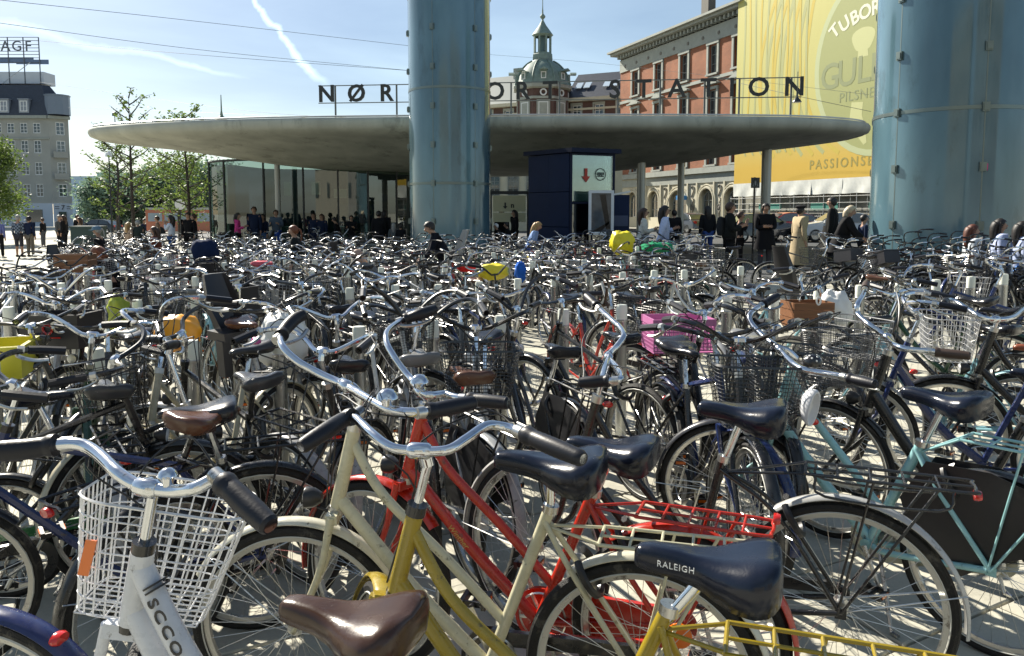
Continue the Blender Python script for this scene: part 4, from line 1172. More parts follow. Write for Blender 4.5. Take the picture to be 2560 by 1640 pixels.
link('lettering', text_mesh('PILSNER', .95, .001, BTXT, spacing=1.1), ban, T(13.2, -.024, 9.45) @ Rx(pi/2))
link('lettering', text_mesh('PASSIONSE', .92, .001, BTX2, spacing=1.35, bold=.015), ban, T(11.6, -.008, 5.05) @ Rx(pi/2))
# house wall behind, tarpaulins and tubes below
b = MB(); b.add([(0, 1.0, 0), (BL, 1.0, 0), (BL, 1.0, 24), (0, 1.0, 24), (0, 12, 24), (0, 12, 0), (BL, 12, 24), (BL, 12, 0)], [(0, 1, 2, 3), (0, 3, 4, 5), (1, 7, 6, 2), (3, 2, 6, 4)]); b.build('house_wall', material('dull_shopfront', (.26, .26, .22), rough=.8, var=.3, vscale=.8), bn, smooth=0)
TARP = material('white_tarpaulin', (.62, .63, .58), rough=.6, var=.12, vscale=3)
for i in range(8):
    b = MB(); n = 10; w = 3.0
    vv = []
    for j in range(6):
        for k in range(n+1): vv.append((w*k/n, -.10+.05*sin(k*1.1+i*2+j*.4)*(j/5), 4.02-1.05*j/5+.02*sin(k*.9+i)*(j == 5)))
    b.add(vv, [(j*(n+1)+k, j*(n+1)+k+1, (j+1)*(n+1)+k+1, (j+1)*(n+1)+k) for j in range(5) for k in range(n)])
    b.build('tarpaulin', TARP, bn, T(.05+i*3.0, 0, 0), smooth=180)
TUBEM = material('scaffold_tube', (.42, .43, .42), rough=.4, metal=.7)
tb = MB(); tb.tube([(0, 0, 0), (0, 0, 3.0)], .03, 6); tbm = tb.mesh('standard_tube', TUBEM)
for i in range(17):
    for yy in (-.25, .7): link('standard_tube', tbm, bn, T(i*1.5, yy, 0))
for z in (.9, 1.4, 1.9, 2.35, 2.8):
    for yy in (-.28, .67): b = MB(); b.tube([(0, yy, z), (BL, yy, z)], .026, 5); b.build('ledger_tube', TUBEM, bn)
b = MB(); b.box((BL/2, .2, 1.62), (BL, .9, .05)); b.build('deck_board', material('scaffold_board', (.30, .29, .25), rough=.8), bn, smooth=0)
b = MB()
for x0 in (3.5, 9.2, 14.5): b = MB(); b.box((x0+1.3, -.2, 2.1), (2.6, .02, .5)); b.build('green_netting', material('green_netting', (.05, .22, .17), rough=.8), bn, smooth=0)
GRAF = material('graffiti_white', (.5, .5, .48), rough=.7)
b = MB()
for i in range(7):
    x = 6.3+i*1.15; b.tube(crv([(x, .93, .25), (x-.1, .93, 1.0), (x+.3, .93, 1.35), (x+.6, .93, .9), (x+.5, .93, .3), (x+.2, .93, .2)], 4, True), .03, 4, closed=True)
b.build('graffiti', GRAF, bn)

# --- brown building with green copper dome
bd = thing('domed_building', 'dark brown brick corner building with green copper dome and lantern spire', 'corner building', (3.7, 95, -1.1))
def octa(r0, z0, r1, z1, n=8, off=pi/8): return [(r0, z0), (r1, z1)]
def ngon(b, prof, n=8, off=pi/8): return b.lathe(prof, n, Rz(off))
b = MB(); ngon(b, [(3.25, 0), (3.25, 17.4), (3.5, 17.5), (3.5, 17.9), (3.2, 17.9), (0, 17.9)]); b.build('tower_wall', BROWN_BRICK, bd, smooth=0)
b = MB(); ngon(b, [(3.35, 13.1), (3.4, 13.1), (3.4, 13.35), (3.35, 13.35)]); ngon(b, [(3.32, 16.2), (3.42, 16.2), (3.42, 16.5), (3.32, 16.5)]); ngon(b, [(3.3, 17.4), (3.75, 17.55), (3.8, 17.9), (3.4, 17.95)]); b.build('tower_band', SANDST, bd, smooth=0)
b = MB(); ngon(b, [(3.6, 17.9), (3.4, 18.4), (3.2, 19.0), (2.75, 19.8), (2.1, 20.5), (1.35, 20.95), (1.25, 21.1), (0, 21.2)], 16, 0); b.build('dome', COPPER, bd, smooth=20)
rbm = MB(); rbm.tube(crv([(3.62, 0, 18.0), (3.42, 0, 18.5), (3.22, 0, 19.1), (2.78, 0, 19.85), (2.1, 0, 20.55), (1.4, 0, 21.0)], 3), .09, 5); rbm = rbm.mesh('dome_rib', COPPER)
for k in range(8): link('dome_rib', rbm, bd, Rz(pi/8+k*pi/4))
dwm = MB(); dwm.box((2.95, 0, 18.95), (.7, .85, .95)); dwm.prism([(-.5, 0), (.5, 0), (0, .3)], .75, T(3.36, 0, 19.42) @ Rz(pi/2) @ Rx(pi/2)); dwm = dwm.mesh('dormer', COPPER, 0)
for k in range(8):
    M_ = Rz(k*pi/4); d_ = link('dormer', dwm, bd, M_); f, p = window_meshes(.6, .78, 1, 1, .09, WINFR, False)
    w = link('window', f, d_, T(3.33, 0, 18.5) @ Rz(pi/2)); link('window', f, bd, M_ @ T(3.12, 0, 0))if False else None
b = MB(); ngon(b, [(1.3, 21.1), (1.25, 21.8), (1.15, 21.9), (1.15, 22.0), (0, 22.0)]); b.build('lantern_base', COPPER, bd, smooth=0)
for k in range(8):
    b = MB(); a = pi/8+k*pi/4; b.box((1.02*cos(a), 1.02*sin(a), 23.0), (.2, .2, 2.2), Rz(a)); b.build('lantern_column', COPPER, bd, smooth=0)
b = MB(); ngon(b, [(.95, 23.9), (1.15, 24.0), (1.3, 24.15), (.9, 24.7), (.45, 25.3), (.12, 25.9), (.1, 26.0), (.32, 26.25), (.34, 26.4), (.1, 26.7), (.05, 27.6), (.03, 30.0), (0, 30)], 12, 0); b.build('spire', COPPER, bd, smooth=30)
b = MB(); b.lathe([(.55, 22), (.55, 24)], 8); b.build('lantern_core', material('lantern_dark', (.10, .16, .17), rough=.5), bd, smooth=0)
for k in range(8):
    M_ = Rz(k*pi/4-pi/2)
    for z, hh in ((9.8, 2.3), (13.65, 2.2)):
        f, p = window_meshes(1.15, hh, 2, 3, .1, WINFR, False)
        o = link('window', f, bd, M_ @ T(0, 0, 0) @ Rz(pi/2) @ T(0, -3.08, z)); link('pane', p, o)
        s = MB(); s.box((0, -3.05, z+hh/2), (1.6, .12, hh+.5)); s.build('window_surround', WINFR if False else SANDST, bd, M_ @ Rz(pi/2), 0)
    s = MB(); s.ring((0, -3.12, 16.95), .34, .1, 14, 5); s.build('round_window', WINFR, bd, M_ @ Rz(pi/2))
# wings of the domed building
def wing(Pa, Pb, label_roof, h, rh, nwin, roofmat, zrows):
    d = V((Pb[0]-Pa[0], Pb[1]-Pa[1], 0)); L = d.length; M_ = T(Pa[0]-3.7, Pa[1]-95, 0) @ Rz(atan2(d.y, d.x))
    holes = [(L*(i+.5)/nwin-.58, z, 1.16, 2.2) for i in range(nwin) for z in zrows]
    w = wall_with_holes(L, h, holes, .3, 'wing_wall', BROWN_BRICK, bd); w.matrix_basis = M_
    for (x, z, ww, hh) in holes:
        add_window(bd, x+ww/2, .15, z, ww, hh, 2, 3, .11, WINFR, False, M_)
        s = MB(); s.box((x+ww/2, -.04, z+hh+.12), (ww+.4, .12, .28)); s.box((x+ww/2, -.05, z-.1), (ww+.4, .14, .18))
        for sg_ in (-1, 1): s.box((x+ww/2+sg_*(ww/2+.1), -.04, z+hh/2), (.18, .1, hh))
        s.build('window_surround', SANDST, bd, M_, 0)
    b = MB(); b.box((L/2, -.3, h+.2), (L+.2, .8, .4)); b.box((L/2, -.06, h-.9), (L, .14, .25)); b.build('cornice', STUCCO, bd, M_, 0)
    b = MB(); b.add([(0, -.5, h+.4), (L, -.5, h+.4), (L, 4.2, h+.4+rh), (0, 4.2, h+.4+rh), (0, 12, h), (L, 12, h), (0, 0, h), (L, 0, h)], [(0, 1, 2, 3), (3, 2, 5, 4), (0, 3, 4), (1, 5, 2)]); b.build('roof', roofmat, bd, M_, 0)
    return M_, L
M1, L1 = wing((6.6, 95.5), (22, 88), '', 16.2, 3.6, 6, SLATE, (6.2, 9.9, 13.6))
M2, L2 = wing((-12, 103), (.9, 95.9), '', 15.8, 4.2, 5, material('zinc_roof', (.22, .24, .23), rough=.5, metal=.3), (6.2, 9.6, 13.2))
for i in range(4):
    b = MB(); b.box((0, 0, 0), (.8, .1, 1.3)); b.build('skylight', material('skylight_glass', (.5, .6, .7), rough=.1), bd, M1 @ T(1.2+(i % 2)*1.1+(i//2)*3.6, 1.42, 18.35) @ Rx(radians(-52)), 0)
for x, y, z in ((L1-5.2, 3.5, 20.8), (L1-3.0, 3.5, 21.2)): b = MB(); b.box((x, y, z), (1.0, .8, 1.8)); b.tube([(x, y, z+.9), (x, y, z+1.5)], .2, 8); b.build('chimney', ARCHM, bd, M1)
for x, y, z in ((L2-2.2, 4, 20.4), (3, 4, 20.4)): b = MB(); b.box((x, y, z), (1.2, .8, 1.6)); b.build('chimney', SANDST, bd, M2, 0)
b = MB(); b.box((L1-2.2, .4, 17.3), (1.9, 1.5, 1.6)); b.prism([(-1.1, 0), (1.1, 0), (0, 1.3)], 1.6, T(L1-2.2, 1.2, 18.1) @ Rx(pi/2)); b.build('dormer', SANDST, bd, M1, 0)
# pale house seen beneath the canopy beside the tower
pb = thing('pale_corner_house', 'pale house front glimpsed under the canopy right of the slim tower', 'building', (-4, 70, 0))
b = MB(); b.box((6, 3, 4.2), (16, 6, 8.4)); b.build('wall', STUCCO, pb, smooth=0)
for i in range(9): add_window(pb, -1+i*1.7, -.06, 3.2, 1.0, 1.9, 2, 3, .08, WINGR)

# --- left corner building
lb = thing('grey_corner_building', 'grey rendered five storey corner building with dark mansard roof at far left', 'apartment building', (-100, 118, -.5))
FX = 29.7; pitch = 1.97
holes = []
for r_, z in enumerate((4.6, 7.9, 11.2, 14.2)):
    for i in range(14): holes.append((FX-1.9-i*pitch-.6, z, 1.15, 1.95 if r_ < 3 else 1.55))
wall_with_holes(FX, 16.4, holes, .3, 'front_wall', GREYST, lb, z0=3.5)
for (x, z, w, h) in holes: add_window(lb, x+w/2, .12, z, w, h, 2, 3, .12)
# chamfered corner bay
Mc = T(FX, 0, 0) @ Rz(radians(38)); CW = 2.6
ch_ = [(.85, z, 1.2, 1.95) for z in (4.6, 7.9, 11.2, 14.0)]
w = wall_with_holes(CW, 16.4, ch_, .3, 'corner_wall', GREYST, lb, z0=3.5); w.matrix_basis = Mc
for (x, z, ww, hh) in ch_: add_window(lb, x+ww/2, .12, z, ww, hh, 2, 3, .12, WINFR, False, Mc)
for z in (7.3, 10.6):
    b = MB(); b.box((CW/2, -.35, z), (1.9, .7, .15)); b.box((CW/2, -.68, z+.45), (1.9, .05, .8)); b.build('balcony', GREYST, lb, Mc, 0)
e = Mc @ V((CW, 0, 0)); b = MB(); b.add([(e.x, e.y, 3.5), (e.x-8, e.y+12, 3.5), (e.x-8, e.y+12, 16.4), (e.x, e.y, 16.4)], [(0, 1, 2, 3)]); b.build('side_wall', GREYST, lb, smooth=0)
b = MB(); b.box((FX/2, -.2, 16.6), (FX, .7, .45)); b.box((FX/2, -.08, 13.4), (FX, .2, .25)); b.build('cornice', SANDST, lb, smooth=0)
b = MB(); b.box((CW/2, -.2, 16.6), (CW+.4, .7, .45)); b.build('cornice', SANDST, lb, Mc, 0)
gf = MB(); gf.add([(0, -.1, 0), (FX, -.1, 0), (FX, -.1, 3.6), (0, -.1, 3.6)], [(0, 1, 2, 3)]); q_ = [Mc @ V((0, -.1, 0)), Mc @ V((CW, -.1, 0))]; gf.add([(q_[0].x, q_[0].y, 0), (q_[1].x, q_[1].y, 0), (q_[1].x, q_[1].y, 3.6), (q_[0].x, q_[0].y, 3.6)], [(0, 1, 2, 3)])
gf.add([(q_[1].x, q_[1].y, 0), (q_[1].x-8, q_[1].y+12, 0), (q_[1].x-8, q_[1].y+12, 3.6), (q_[1].x, q_[1].y, 3.6)], [(0, 1, 2, 3)]); gf.build('shop_front', WHITEST, lb, smooth=0)
b = MB(); b.box((FX-2.9, -.12, 1.7), (2.6, .1, 1.9)); b.box((FX+1.1, .55, 1.2), (1.0, .2, 2.2), Rz(radians(38))); b.build('shop_window', WPANE, lb, smooth=0)
link('lettering', text_mesh('7', 1.0, .02, DARKP), lb, Mc @ T(CW/2, -.18, 2.95) @ Rx(pi/2))
b = MB()
for s in (-1, 1):
    for k in (-1, 1): b.box((CW/2+s*.8, -.17, 2.95+k*.16), (.6, .03, .07))
b.build('sign_bars', DARKP, lb, Mc, 0)
b = MB(); H0, H1 = 16.8, 21.6; e2 = Mc @ V((CW, 0, 0))
ring0 = [(-1, -.5), (FX+.2, -.5), (e2.x+.4, e2.y-.3), (e2.x-7.6, 12)]; ring1 = [(-1, 1.2), (FX-1.5, 1.2), (FX-.9, 2.2), (FX-8, 12)]; rmid = [(-1, .1), (FX-.3, .1), (e2.x-.6, e2.y+.3), (e2.x-8, 12)]
vv = [(x, y, H0) for x, y in ring0]+[(x, y, 18.9) for x, y in rmid]+[(x, y, H1) for x, y in ring1]
b.add(vv, [(k*4+i, k*4+i+1, k*4+5+i, k*4+4+i) for k in (0, 1) for i in range(3)]+[(8, 9, 10, 11)]); b.build('mansard_roof', SLATE, lb, smooth=0)
for i, xx in enumerate((FX-3.4, FX-6.4, FX-8.2, FX-10.2, FX-13, FX-16)):
    b = MB(); b.box((xx, .35, 18.2), (1.5, 1.6, 2.0)); b.box((xx, .3, 19.25), (1.7, 1.8, .12)); o = b.build('dormer', material('dormer_grey', (.25, .28, .33), rough=.6), lb, smooth=0)
    f, p = window_meshes(1.1, 1.6, 2, 2, .12, WINFR, False); w = link('window', f, o, T(xx, -.47, 17.4)); 
b = MB(); b.lathe([(1.7, 17.0), (1.7, 19.8), (1.8, 19.85), (1.8, 20.0), (0, 20.1)], 10, T(FX+.9, 1.0, 0)); o = b.build('corner_bay', material('bay_blue_grey', (.16, .20, .26), rough=.4), lb, smooth=0)
# roof structures and lettered frame
rf = thing('rooftop_billboard', 'steel lattice frame with letters on the roof of the grey corner building', 'billboard', (-82, 121, 21.6))
FR = material('billboard_steel', (.12, .14, .17), rough=.6)
xr = 9.0
b = MB()
for i in range(9): b.tube([(xr-i*2.4, 0, 0), (xr-i*2.4, 0, 7.0)], .09, 5)
b.build('upright', FR, rf)
for z in (3.2, 3.9, 4.4, 4.9, 5.4, 5.9, 6.5, 7.0): b = MB(); b.tube([(xr, 0, z), (xr-19.2, 0, z+.0)], .05, 4); b.build('crossbar', FR, rf)
b = MB(); b.box((xr-6, .1, 3.55), (10, .1, .9)); b.box((xr-1.2, .12, 3.3), (5, .1, .7)); b.build('panel', material('billboard_blue', (.12, .18, .30), rough=.6), rf, smooth=0)
for i, chh in enumerate('FGAIAV'): link('letter', text_mesh(chh, 2.2, .05, FR), rf, T(xr-1.6-i*1.75, -.12, 5.6) @ Rx(pi/2))
b = MB(); b.box((xr-4, 1.5, .9), (9, 3, 1.8)); b.box((xr-14, 2, 2.6), (9, 4, 5)); b.tube([(xr-6, 0, 0), (xr-1.5, 0, 3.2)], .07, 4); b.build('plant_room', WHITEST, rf, smooth=0)
an = thing('low_annex', 'low grey annex with one bright window right of the grey corner building', 'building', (-66.4, 120, -.5))
b = MB(); b.box((1.6, 3, 2.35), (4.4, 6, 4.7)); b.box((1.6, 3, 4.75), (4.6, 6.2, .15)); b.build('wall', material('annex_grey', (.16, .18, .20), rough=.8), an, smooth=0)
b = MB(); b.box((.6, -.04, 3.4), (1.0, .06, 1.1)); b.build('window', material('painted_lit_window', (.75, .75, .65), rough=.6), an, smooth=0)  # lit window imitated by a pale base colour
fb = thing('distant_office_block', 'haze blue office block far away between the grey building and the thin trees', 'office building', (-135, 240, 0))
b = MB(); b.box((4, 5, 6.5), (17, 10, 13)); b.box((6, 5, 13.4), (3, 4, 1.6)); b.build('wall', material('haze_blue_wall', (.33, .45, .58), rough=.8), fb, smooth=0)  # pale blue puts the haze of distance into the wall colour
# two houses behind the viewer: they stand across the square and show in the glass and chrome
for nm_, lab, px_, py_, wx, hh, colr in (('square_house', 'cream house across the square seen only in reflections', -14, -38, 26, 17, (.26, .25, .21)), ('square_house', 'brick house across the square seen only in reflections', 20, -34, 30, 19, (.20, .20, .19))):
    h_ = thing(nm_, lab, 'building', (px_, py_, 0)); b = MB(); b.box((0, 0, hh/2), (wx, 10, hh)); b.build('wall', material('reflected_wall_%d' % hh, colr, rough=.85), h_, smooth=0)
    f, p = window_meshes(1.3, 2.0, 2, 2, .12, WINFR, False)
    for i in range(int(wx/2.8)):
        for z in range(4): o = link('window', p, h_, T(-wx/2+1.6+i*2.8, 5.03, 3.5+z*3.5))
# ------------------------------------------------------------ trees
LEAF = material('leaf_green', objcol=True, rough=.6, var=.35, vscale=3, spec=.3)
def leaf_mat(name, c1, c2):
    m = bpy.data.materials.new(name); m.use_nodes = True; N, L = m.node_tree.nodes, m.node_tree.links; b = N['Principled BSDF']
    tc = N.new('ShaderNodeTexCoord'); nz = N.new('ShaderNodeTexNoise'); nz.inputs['Scale'].default_value = 1.4; L.new(tc.outputs['Object'], nz.inputs['Vector'])
    mx = N.new('ShaderNodeMix'); mx.data_type = 'RGBA'; mx.inputs['A'].default_value = (*c1, 1); mx.inputs['B'].default_value = (*c2, 1)
    mr = N.new('ShaderNodeMapRange'); mr.inputs[1].default_value = .35; mr.inputs[2].default_value = .65; L.new(nz.outputs[0], mr.inputs[0]); L.new(mr.outputs[0], mx.inputs['Factor'])
    L.new(mx.outputs['Result'], b.inputs['Base Color']); b.inputs['Roughness'].default_value = .55
    o = [n for n in N if n.type == 'OUTPUT_MATERIAL'][0]; tr = N.new('ShaderNodeBsdfTranslucent'); L.new(mx.outputs['Result'], tr.inputs[0])
    ms_ = N.new('ShaderNodeMixShader'); ms_.inputs[0].default_value = .45; L.new(b.outputs[0], ms_.inputs[1]); L.new(tr.outputs[0], ms_.inputs[2]); L.new(ms_.outputs[0], o.inputs[0])
    return m
LF1 = leaf_mat('fresh_leaf', (.17, .24, .05), (.08, .13, .03)); LF2 = leaf_mat('dull_leaf', (.075, .11, .05), (.035, .06, .03)); LF3 = leaf_mat('haze_tinted_leaf', (.22, .32, .22), (.14, .22, .17))  # the far trees' leaves are paled to put distance haze into their colour
BARK = material('bark', (.055, .045, .038), rough=.9, var=.3, vscale=8, bump=.6, bscale=30)
def tree(label, x, y, h, tr_, crown_r, n_leaf, leaf, base=.32, lm=LF1, seed=1, sparse=False, z0=None, group=None, name='street_tree'):
    r = random.Random(seed); t = thing(name, label, 'tree', (x, y, gz(x) if z0 is None else z0), r.uniform(0, 6), group)
    b = MB(); trunk = crv([(0, 0, 0), (r.uniform(-.1, .1), r.uniform(-.1, .1), h*.35), (r.uniform(-.15, .15), r.uniform(-.1, .1), h*.7), (0, 0, h*.97)], 4)
    b.tube(trunk, [tr_*(1-.9*i/(len(trunk)-1)) for i in range(len(trunk))], 8); tips = []
    nb = 26 if sparse else 20
    for i in range(nb):
        u = base+(1-base)*(i+r.random())/nb; k = min(len(trunk)-2, int(u*(len(trunk)-1))); p = trunk[k].lerp(trunk[k+1], u*(len(trunk)-1)-k)
        a = i*2.4+r.uniform(-.4, .4); ln = crown_r*(1.0-.72*abs(u-.45)/.55)*r.uniform(.7, 1.1); up = ln*(.35+.5*u)
        e = p+V((cos(a)*ln, sin(a)*ln, up)); m = p.lerp(e, .5)+V((0, 0, -.06*ln)); pts = crv([p, m, e], 3)
        b.tube(pts, [tr_*.28*(1-.8*j/(len(pts)-1))+.008 for j in range(len(pts))], 5)
        for q in range(5):
            s0 = p.lerp(e, r.uniform(.35, 1)); d = V((cos(a+r.uniform(-1, 1)), sin(a+r.uniform(-1, 1)), r.uniform(-.1, .7)))*ln*r.uniform(.2, .42); b.tube([s0, s0+d*.5+V((0, 0, .03)), s0+d], [.012, .008, .004], 4); tips.append((s0, s0+d))
    b.build('trunk', BARK, t)
    c = MB(); vs_, fs = [], []
    for i in range(n_leaf):
        a_, b_ = tips[r.randrange(len(tips))]; sp_ = .10 if sparse else .38*crown_r*.5
        p = a_.lerp(b_, r.uniform(.15, 1.1))+V((r.gauss(0, sp_), r.gauss(0, sp_), r.gauss(0, sp_*.8)))
        s = leaf*r.uniform(.6, 1.3); u = V((r.gauss(0, 1), r.gauss(0, 1), r.gauss(0, .6))).normalized(); v = u.orthogonal().normalized(); v.rotate(Quaternion(u, r.uniform(0, 6)))
        o = len(vs_); vs_ += [p-u*s, p+v*s*.45, p+u*s, p-v*s*.45]; fs.append((o, o+1, o+2, o+3))
    c.add(vs_, fs); c.build('crown', lm, t, smooth=0)
    return t
tree('dense bright green tree before the grey corner building', -34.6, 50.5, 6.4, .2, 2.3, 11000, .12, .22, LF1, 3)
tree('tall sparse young tree left of the canopy tip', -17.8, 36.2, 7.45, .10, 2.0, 620, .085, .22, LF1, 7, True, group=None)
tree('sparse young tree just right of the tall sparse one, half behind the canopy', -15.5, 36.8, 6.6, .10, 2.0, 1300, .085, .22, LF1, 9, True)
tree('bushier young tree left of the tall sparse one', -25.6, 50, 6.2, .10, 2.0, 1300, .11, .2, LF1, 12, True)
tree('leafy tree close behind the left edge of the glass hall', -22.5, 52, 5.4, .11, 2.2, 2300, .12, .2, LF1, 15)
for i, (px, d, h, cr) in enumerate([(238, 92, 5.2, 2.8), (285, 96, 6.2, 3.6), (335, 98, 5.6, 3.8), (385, 95, 6.6, 3.8), (430, 99, 6.2, 4.0), (470, 94, 7.0, 3.8), (515, 97, 7.2, 4.0)]):
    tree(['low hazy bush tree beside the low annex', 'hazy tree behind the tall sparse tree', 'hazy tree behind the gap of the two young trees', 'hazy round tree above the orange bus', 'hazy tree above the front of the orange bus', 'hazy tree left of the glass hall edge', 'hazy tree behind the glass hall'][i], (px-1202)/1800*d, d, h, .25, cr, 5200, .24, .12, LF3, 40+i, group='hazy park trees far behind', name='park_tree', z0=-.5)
# ------------------------------------------------------------ vehicles
GLS = material('vehicle_glass', (.03, .04, .045), rough=.04, coat=1, spec=.9)
CARP = material('car_paint', objcol=True, rough=.22, coat=.9, var=.03)
def car(label, x, y, hd, col, scale=1.0, glass=None, cat='car', taxi=False):
    t = thing('parked_car', label, cat, (x, y, gz(x)), radians(hd)); L, W = 4.35*scale, 1.76
    prof = [(-.5, .32), (-.5, .62), (-.485, .82), (-.44, .95), (-.40, .98), (-.30, 1.36), (-.22, 1.46), (-.02, 1.50), (.08, 1.44), (.23, 1.02), (.27, .98), (.42, .88), (.485, .74), (.5, .55), (.5, .32)]
    def wid(z): return .5 if z < .95 else .5-.10*(z-.95)/.5
    b = MB(); rings = []
    for sy in [-1, -.97, -.8, 0, .8, .97, 1]:
        ring = []
        for (px, z) in prof:
            k = wid(z)*2; inset = .94 if abs(sy) == 1 else .985 if abs(sy) == .97 else 1
            zz = .32+(z-.32)*(inset if z > .4 else 1); ring.append(V((px*L*inset, sy*W/2*k, zz)))
        rings.append(ring)
    b.sweep(rings); b.build('body', CARP, t, col=col, smooth=40)
    for sy in (-1, 1):
        for pts in ([(-.385, 1.0), (-.29, 1.33), (-.215, 1.41), (-.12, 1.435), (-.12, .99)], [(-.10, .99), (-.10, 1.437), (.0, 1.44), (.07, 1.38), (.195, 1.02)]):
            g = MB(); vv = []
            for off in (.002, .016):
                for (a, z) in pts: vv.append(V((a*L, sy*(W*wid(z)-.0+off), z)))
            n = len(pts); g.add(vv, [tuple(range(n)), tuple(reversed(range(n, 2*n)))]+[(i, (i+1) % n, n+(i+1) % n, n+i) for i in range(n)]); g.build('side_window', glass or GLS, t, smooth=0)
    for (a, b2) in (((.085, 1.43), (.225, 1.04)), ((-.305, 1.34), (-.395, 1.0))):
        g = MB(); s_ = 1 if a[0] > 0 else -1; w0, w1 = W*wid(a[1])*.92, W*wid(b2[1])*.92; d = V((b2[0]*L-a[0]*L, 0, b2[1]-a[1])).normalized(); nn = V((-d.z, 0, d.x))*s_
        nn = nn if nn.x*s_ > 0 else -nn
        vv = [V((a[0]*L, -w0, a[1])), V((a[0]*L, w0, a[1])), V((b2[0]*L, w1, b2[1])), V((b2[0]*L, -w1, b2[1]))]; vv = [v+nn*.008 for v in vv]+[v+nn*.02 for v in vv]
        g.add(vv, [(4, 5, 6, 7), (0, 1, 5, 4), (1, 2, 6, 5), (2, 3, 7, 6), (3, 0, 4, 7)]); g.build('windscreen' if s_ > 0 else 'rear_window', glass or GLS, t, smooth=0)
    for sx in (-.31, .305):
        for sy in (-1, 1):
            w = MB(); w.lathe([(0, -.10), (.2, -.10), (.22, -.08), (.22, .08), (.2, .10), (0, .10)], 18, T(0, 0, 0) @ Rx(pi/2)); r_ = w.build('wheel', SILVER, t, T(sx*L, sy*(W/2-.10), .31)); w = MB(); w.lathe([(.215, -.10), (.31, -.10), (.32, -.07), (.32, .07), (.31, .10), (.215, .10)], 22, Rx(pi/2)); w.build('tyre', RUBBER, r_)
    for sy in (-1, 1):
        g = MB(); g.box((.478*L, sy*.60, .74), (.10, .32, .14)); g.build('headlight', GLASSL, t, smooth=0)
        g = MB(); g.box((-.487*L, sy*.66, .80), (.06, .22, .18)); g.build('tail_light', REDLENS, t, smooth=0)
        g = MB(); g.box((.20*L, sy*.98, 1.02), (.12, .2, .12)); g.build('wing_mirror', CARP, t, col=col, smooth=0)
    g = MB(); g.box((.502*L, 0, .46), (.02, 1.0, .14)); g.box((.5*L, 0, .66), (.02, .7, .09)); g.build('grille', BLACK, t, smooth=0)
    g = MB(); g.box((.512*L, 0, .44), (.01, .5, .11)); g.build('number_plate', WHITEP, t, smooth=0)
    return t
YG = material('glass_painted_reflection', (.25, .23, .03), rough=.08, coat=1)  # yellow reflections put into the glass as its base colour
car('black car with yellow reflections painted into its windows behind the walking women', 13.0, 40.5, 12, (.03, .032, .035), 1.0, YG)
car('red car parked behind the traffic sign', 15.2, 43.0, 185, (.52, .02, .012))
car('white car behind the beige trench coat', 16.6, 39.2, 172, (.60, .62, .63), .95)
car('dark grey car close to the wide tower left edge', 20.8, 43, 178, (.04, .045, .05))
car('dark van-like car before the stucco ground floor', 13.2, 58, 110, (.05, .05, .055))
car('dark parked car far left before the low annex', -43, 80, 175, (.02, .022, .026))
bus = thing('orange_bus', 'long orange and cream bus behind the young trees at the left', 'bus', (-33.2, 80, -.75), radians(2))
b = MB(); L_b = 8.6
b.box((0, 0, 1.6), (L_b, 2.4, 2.2)); b.build('body', CARP, bus, col=(.55, .13, .05), smooth=0)
b = MB(); b.box((0, 0, 2.82), (L_b+.02, 2.42, .22)); b.build('roof', CARP, bus, col=(.5, .48, .42), smooth=0)
for i in range(5): b = MB(); b.box((-L_b/2+.95+i*1.65, -1.205, 1.95), (1.4, .02, .85)); b.build('window', material('pale_bus_window', (.35, .42, .45), rough=.1, coat=.5), bus, smooth=0)
for sx in (-2.9, 2.8): w = MB(); w.lathe([(0, -.15), (.48, -.15), (.5, 0), (.48, .15), (0, .15)], 18, Rx(pi/2)); w.build('wheel', RUBBER, bus, T(sx, -1.1, .5))
bn2 = thing('green_container', 'dark green waste container left of the blue capped woman', 'container', (-18.3, 33.2, gz(-18)), .1)
b = MB(); b.box((0, 0, .62), (1.15, .8, 1.2)); b.build('body', MATTE, bn2, col=(.03, .06, .055), smooth=0); b = MB(); b.box((0, 0, 1.26), (1.22, .88, .08)); b.build('lid', MATTE, bn2, col=(.04, .07, .065), smooth=0)
# ------------------------------------------------------------ poles, signs, wires
ts = thing('traffic_sign', 'thin black post with square warning sign seen from the shade side', 'sign', (7.48, 23.8, gz(7.5)), .05)
b = MB(); b.tube([(0, 0, 0), (0, 0, 2.65)], .035, 8); b.build('pole', BLACKM, ts)
b = MB(); b.box((0, -.05, 2.48), (.27, .02, .32)); b.build('sign_plate', BLACKM, ts, smooth=0)
b = MB(); b.tube([(-.075, -.064, 2.37), (0, -.064, 2.58), (.075, -.064, 2.37)], .012, 4, closed=True); b.tube([(0, -.064, 2.53), (0, -.064, 2.40)], .014, 4); b.build('triangle_mark', material('grey_print', (.35, .35, .34), rough=.5), ts)
rs_ = thing('round_sign', 'small round white road sign on a thin pole left of the glass hall', 'sign', (-18.1, 42, -.2), 0)
b = MB(); b.tube([(0, 0, 0), (0, 0, 2.5)], .03, 6); b.build('pole', MULL, rs_); b = MB(); b.lathe([(0, 0), (.28, 0), (.28, .03), (0, .03)], 20, T(0, 0, 2.3) @ Rx(pi/2)); b.build('sign_plate', WHITEP, rs_)
for i, (px, d, h) in enumerate([(265, 45, 5.2), (283, 60, 9.4)]):
    p = thing('lamp_post', ['slender dark lamp post beside the tall sparse tree', 'taller thin mast behind the sparse trees'][i], 'lamp post', ((px-1202)/1800*d, d, -.3), 0)
    b = MB(); b.tube([(0, 0, 0), (0, 0, h*.4), (0, 0, h)], [.07, .05, .035], 8); b.build('pole', MULL, p); b = MB(); b.lathe([(.03, h-.02), (.2, h), (.16, h+.22), (.05, h+.3), (0, h+.3)], 12); b.build('lamp_head', GLASSL if i == 0 else MULL, p)
WIRE = material('wire_dark', (.10, .11, .12), rough=.6)
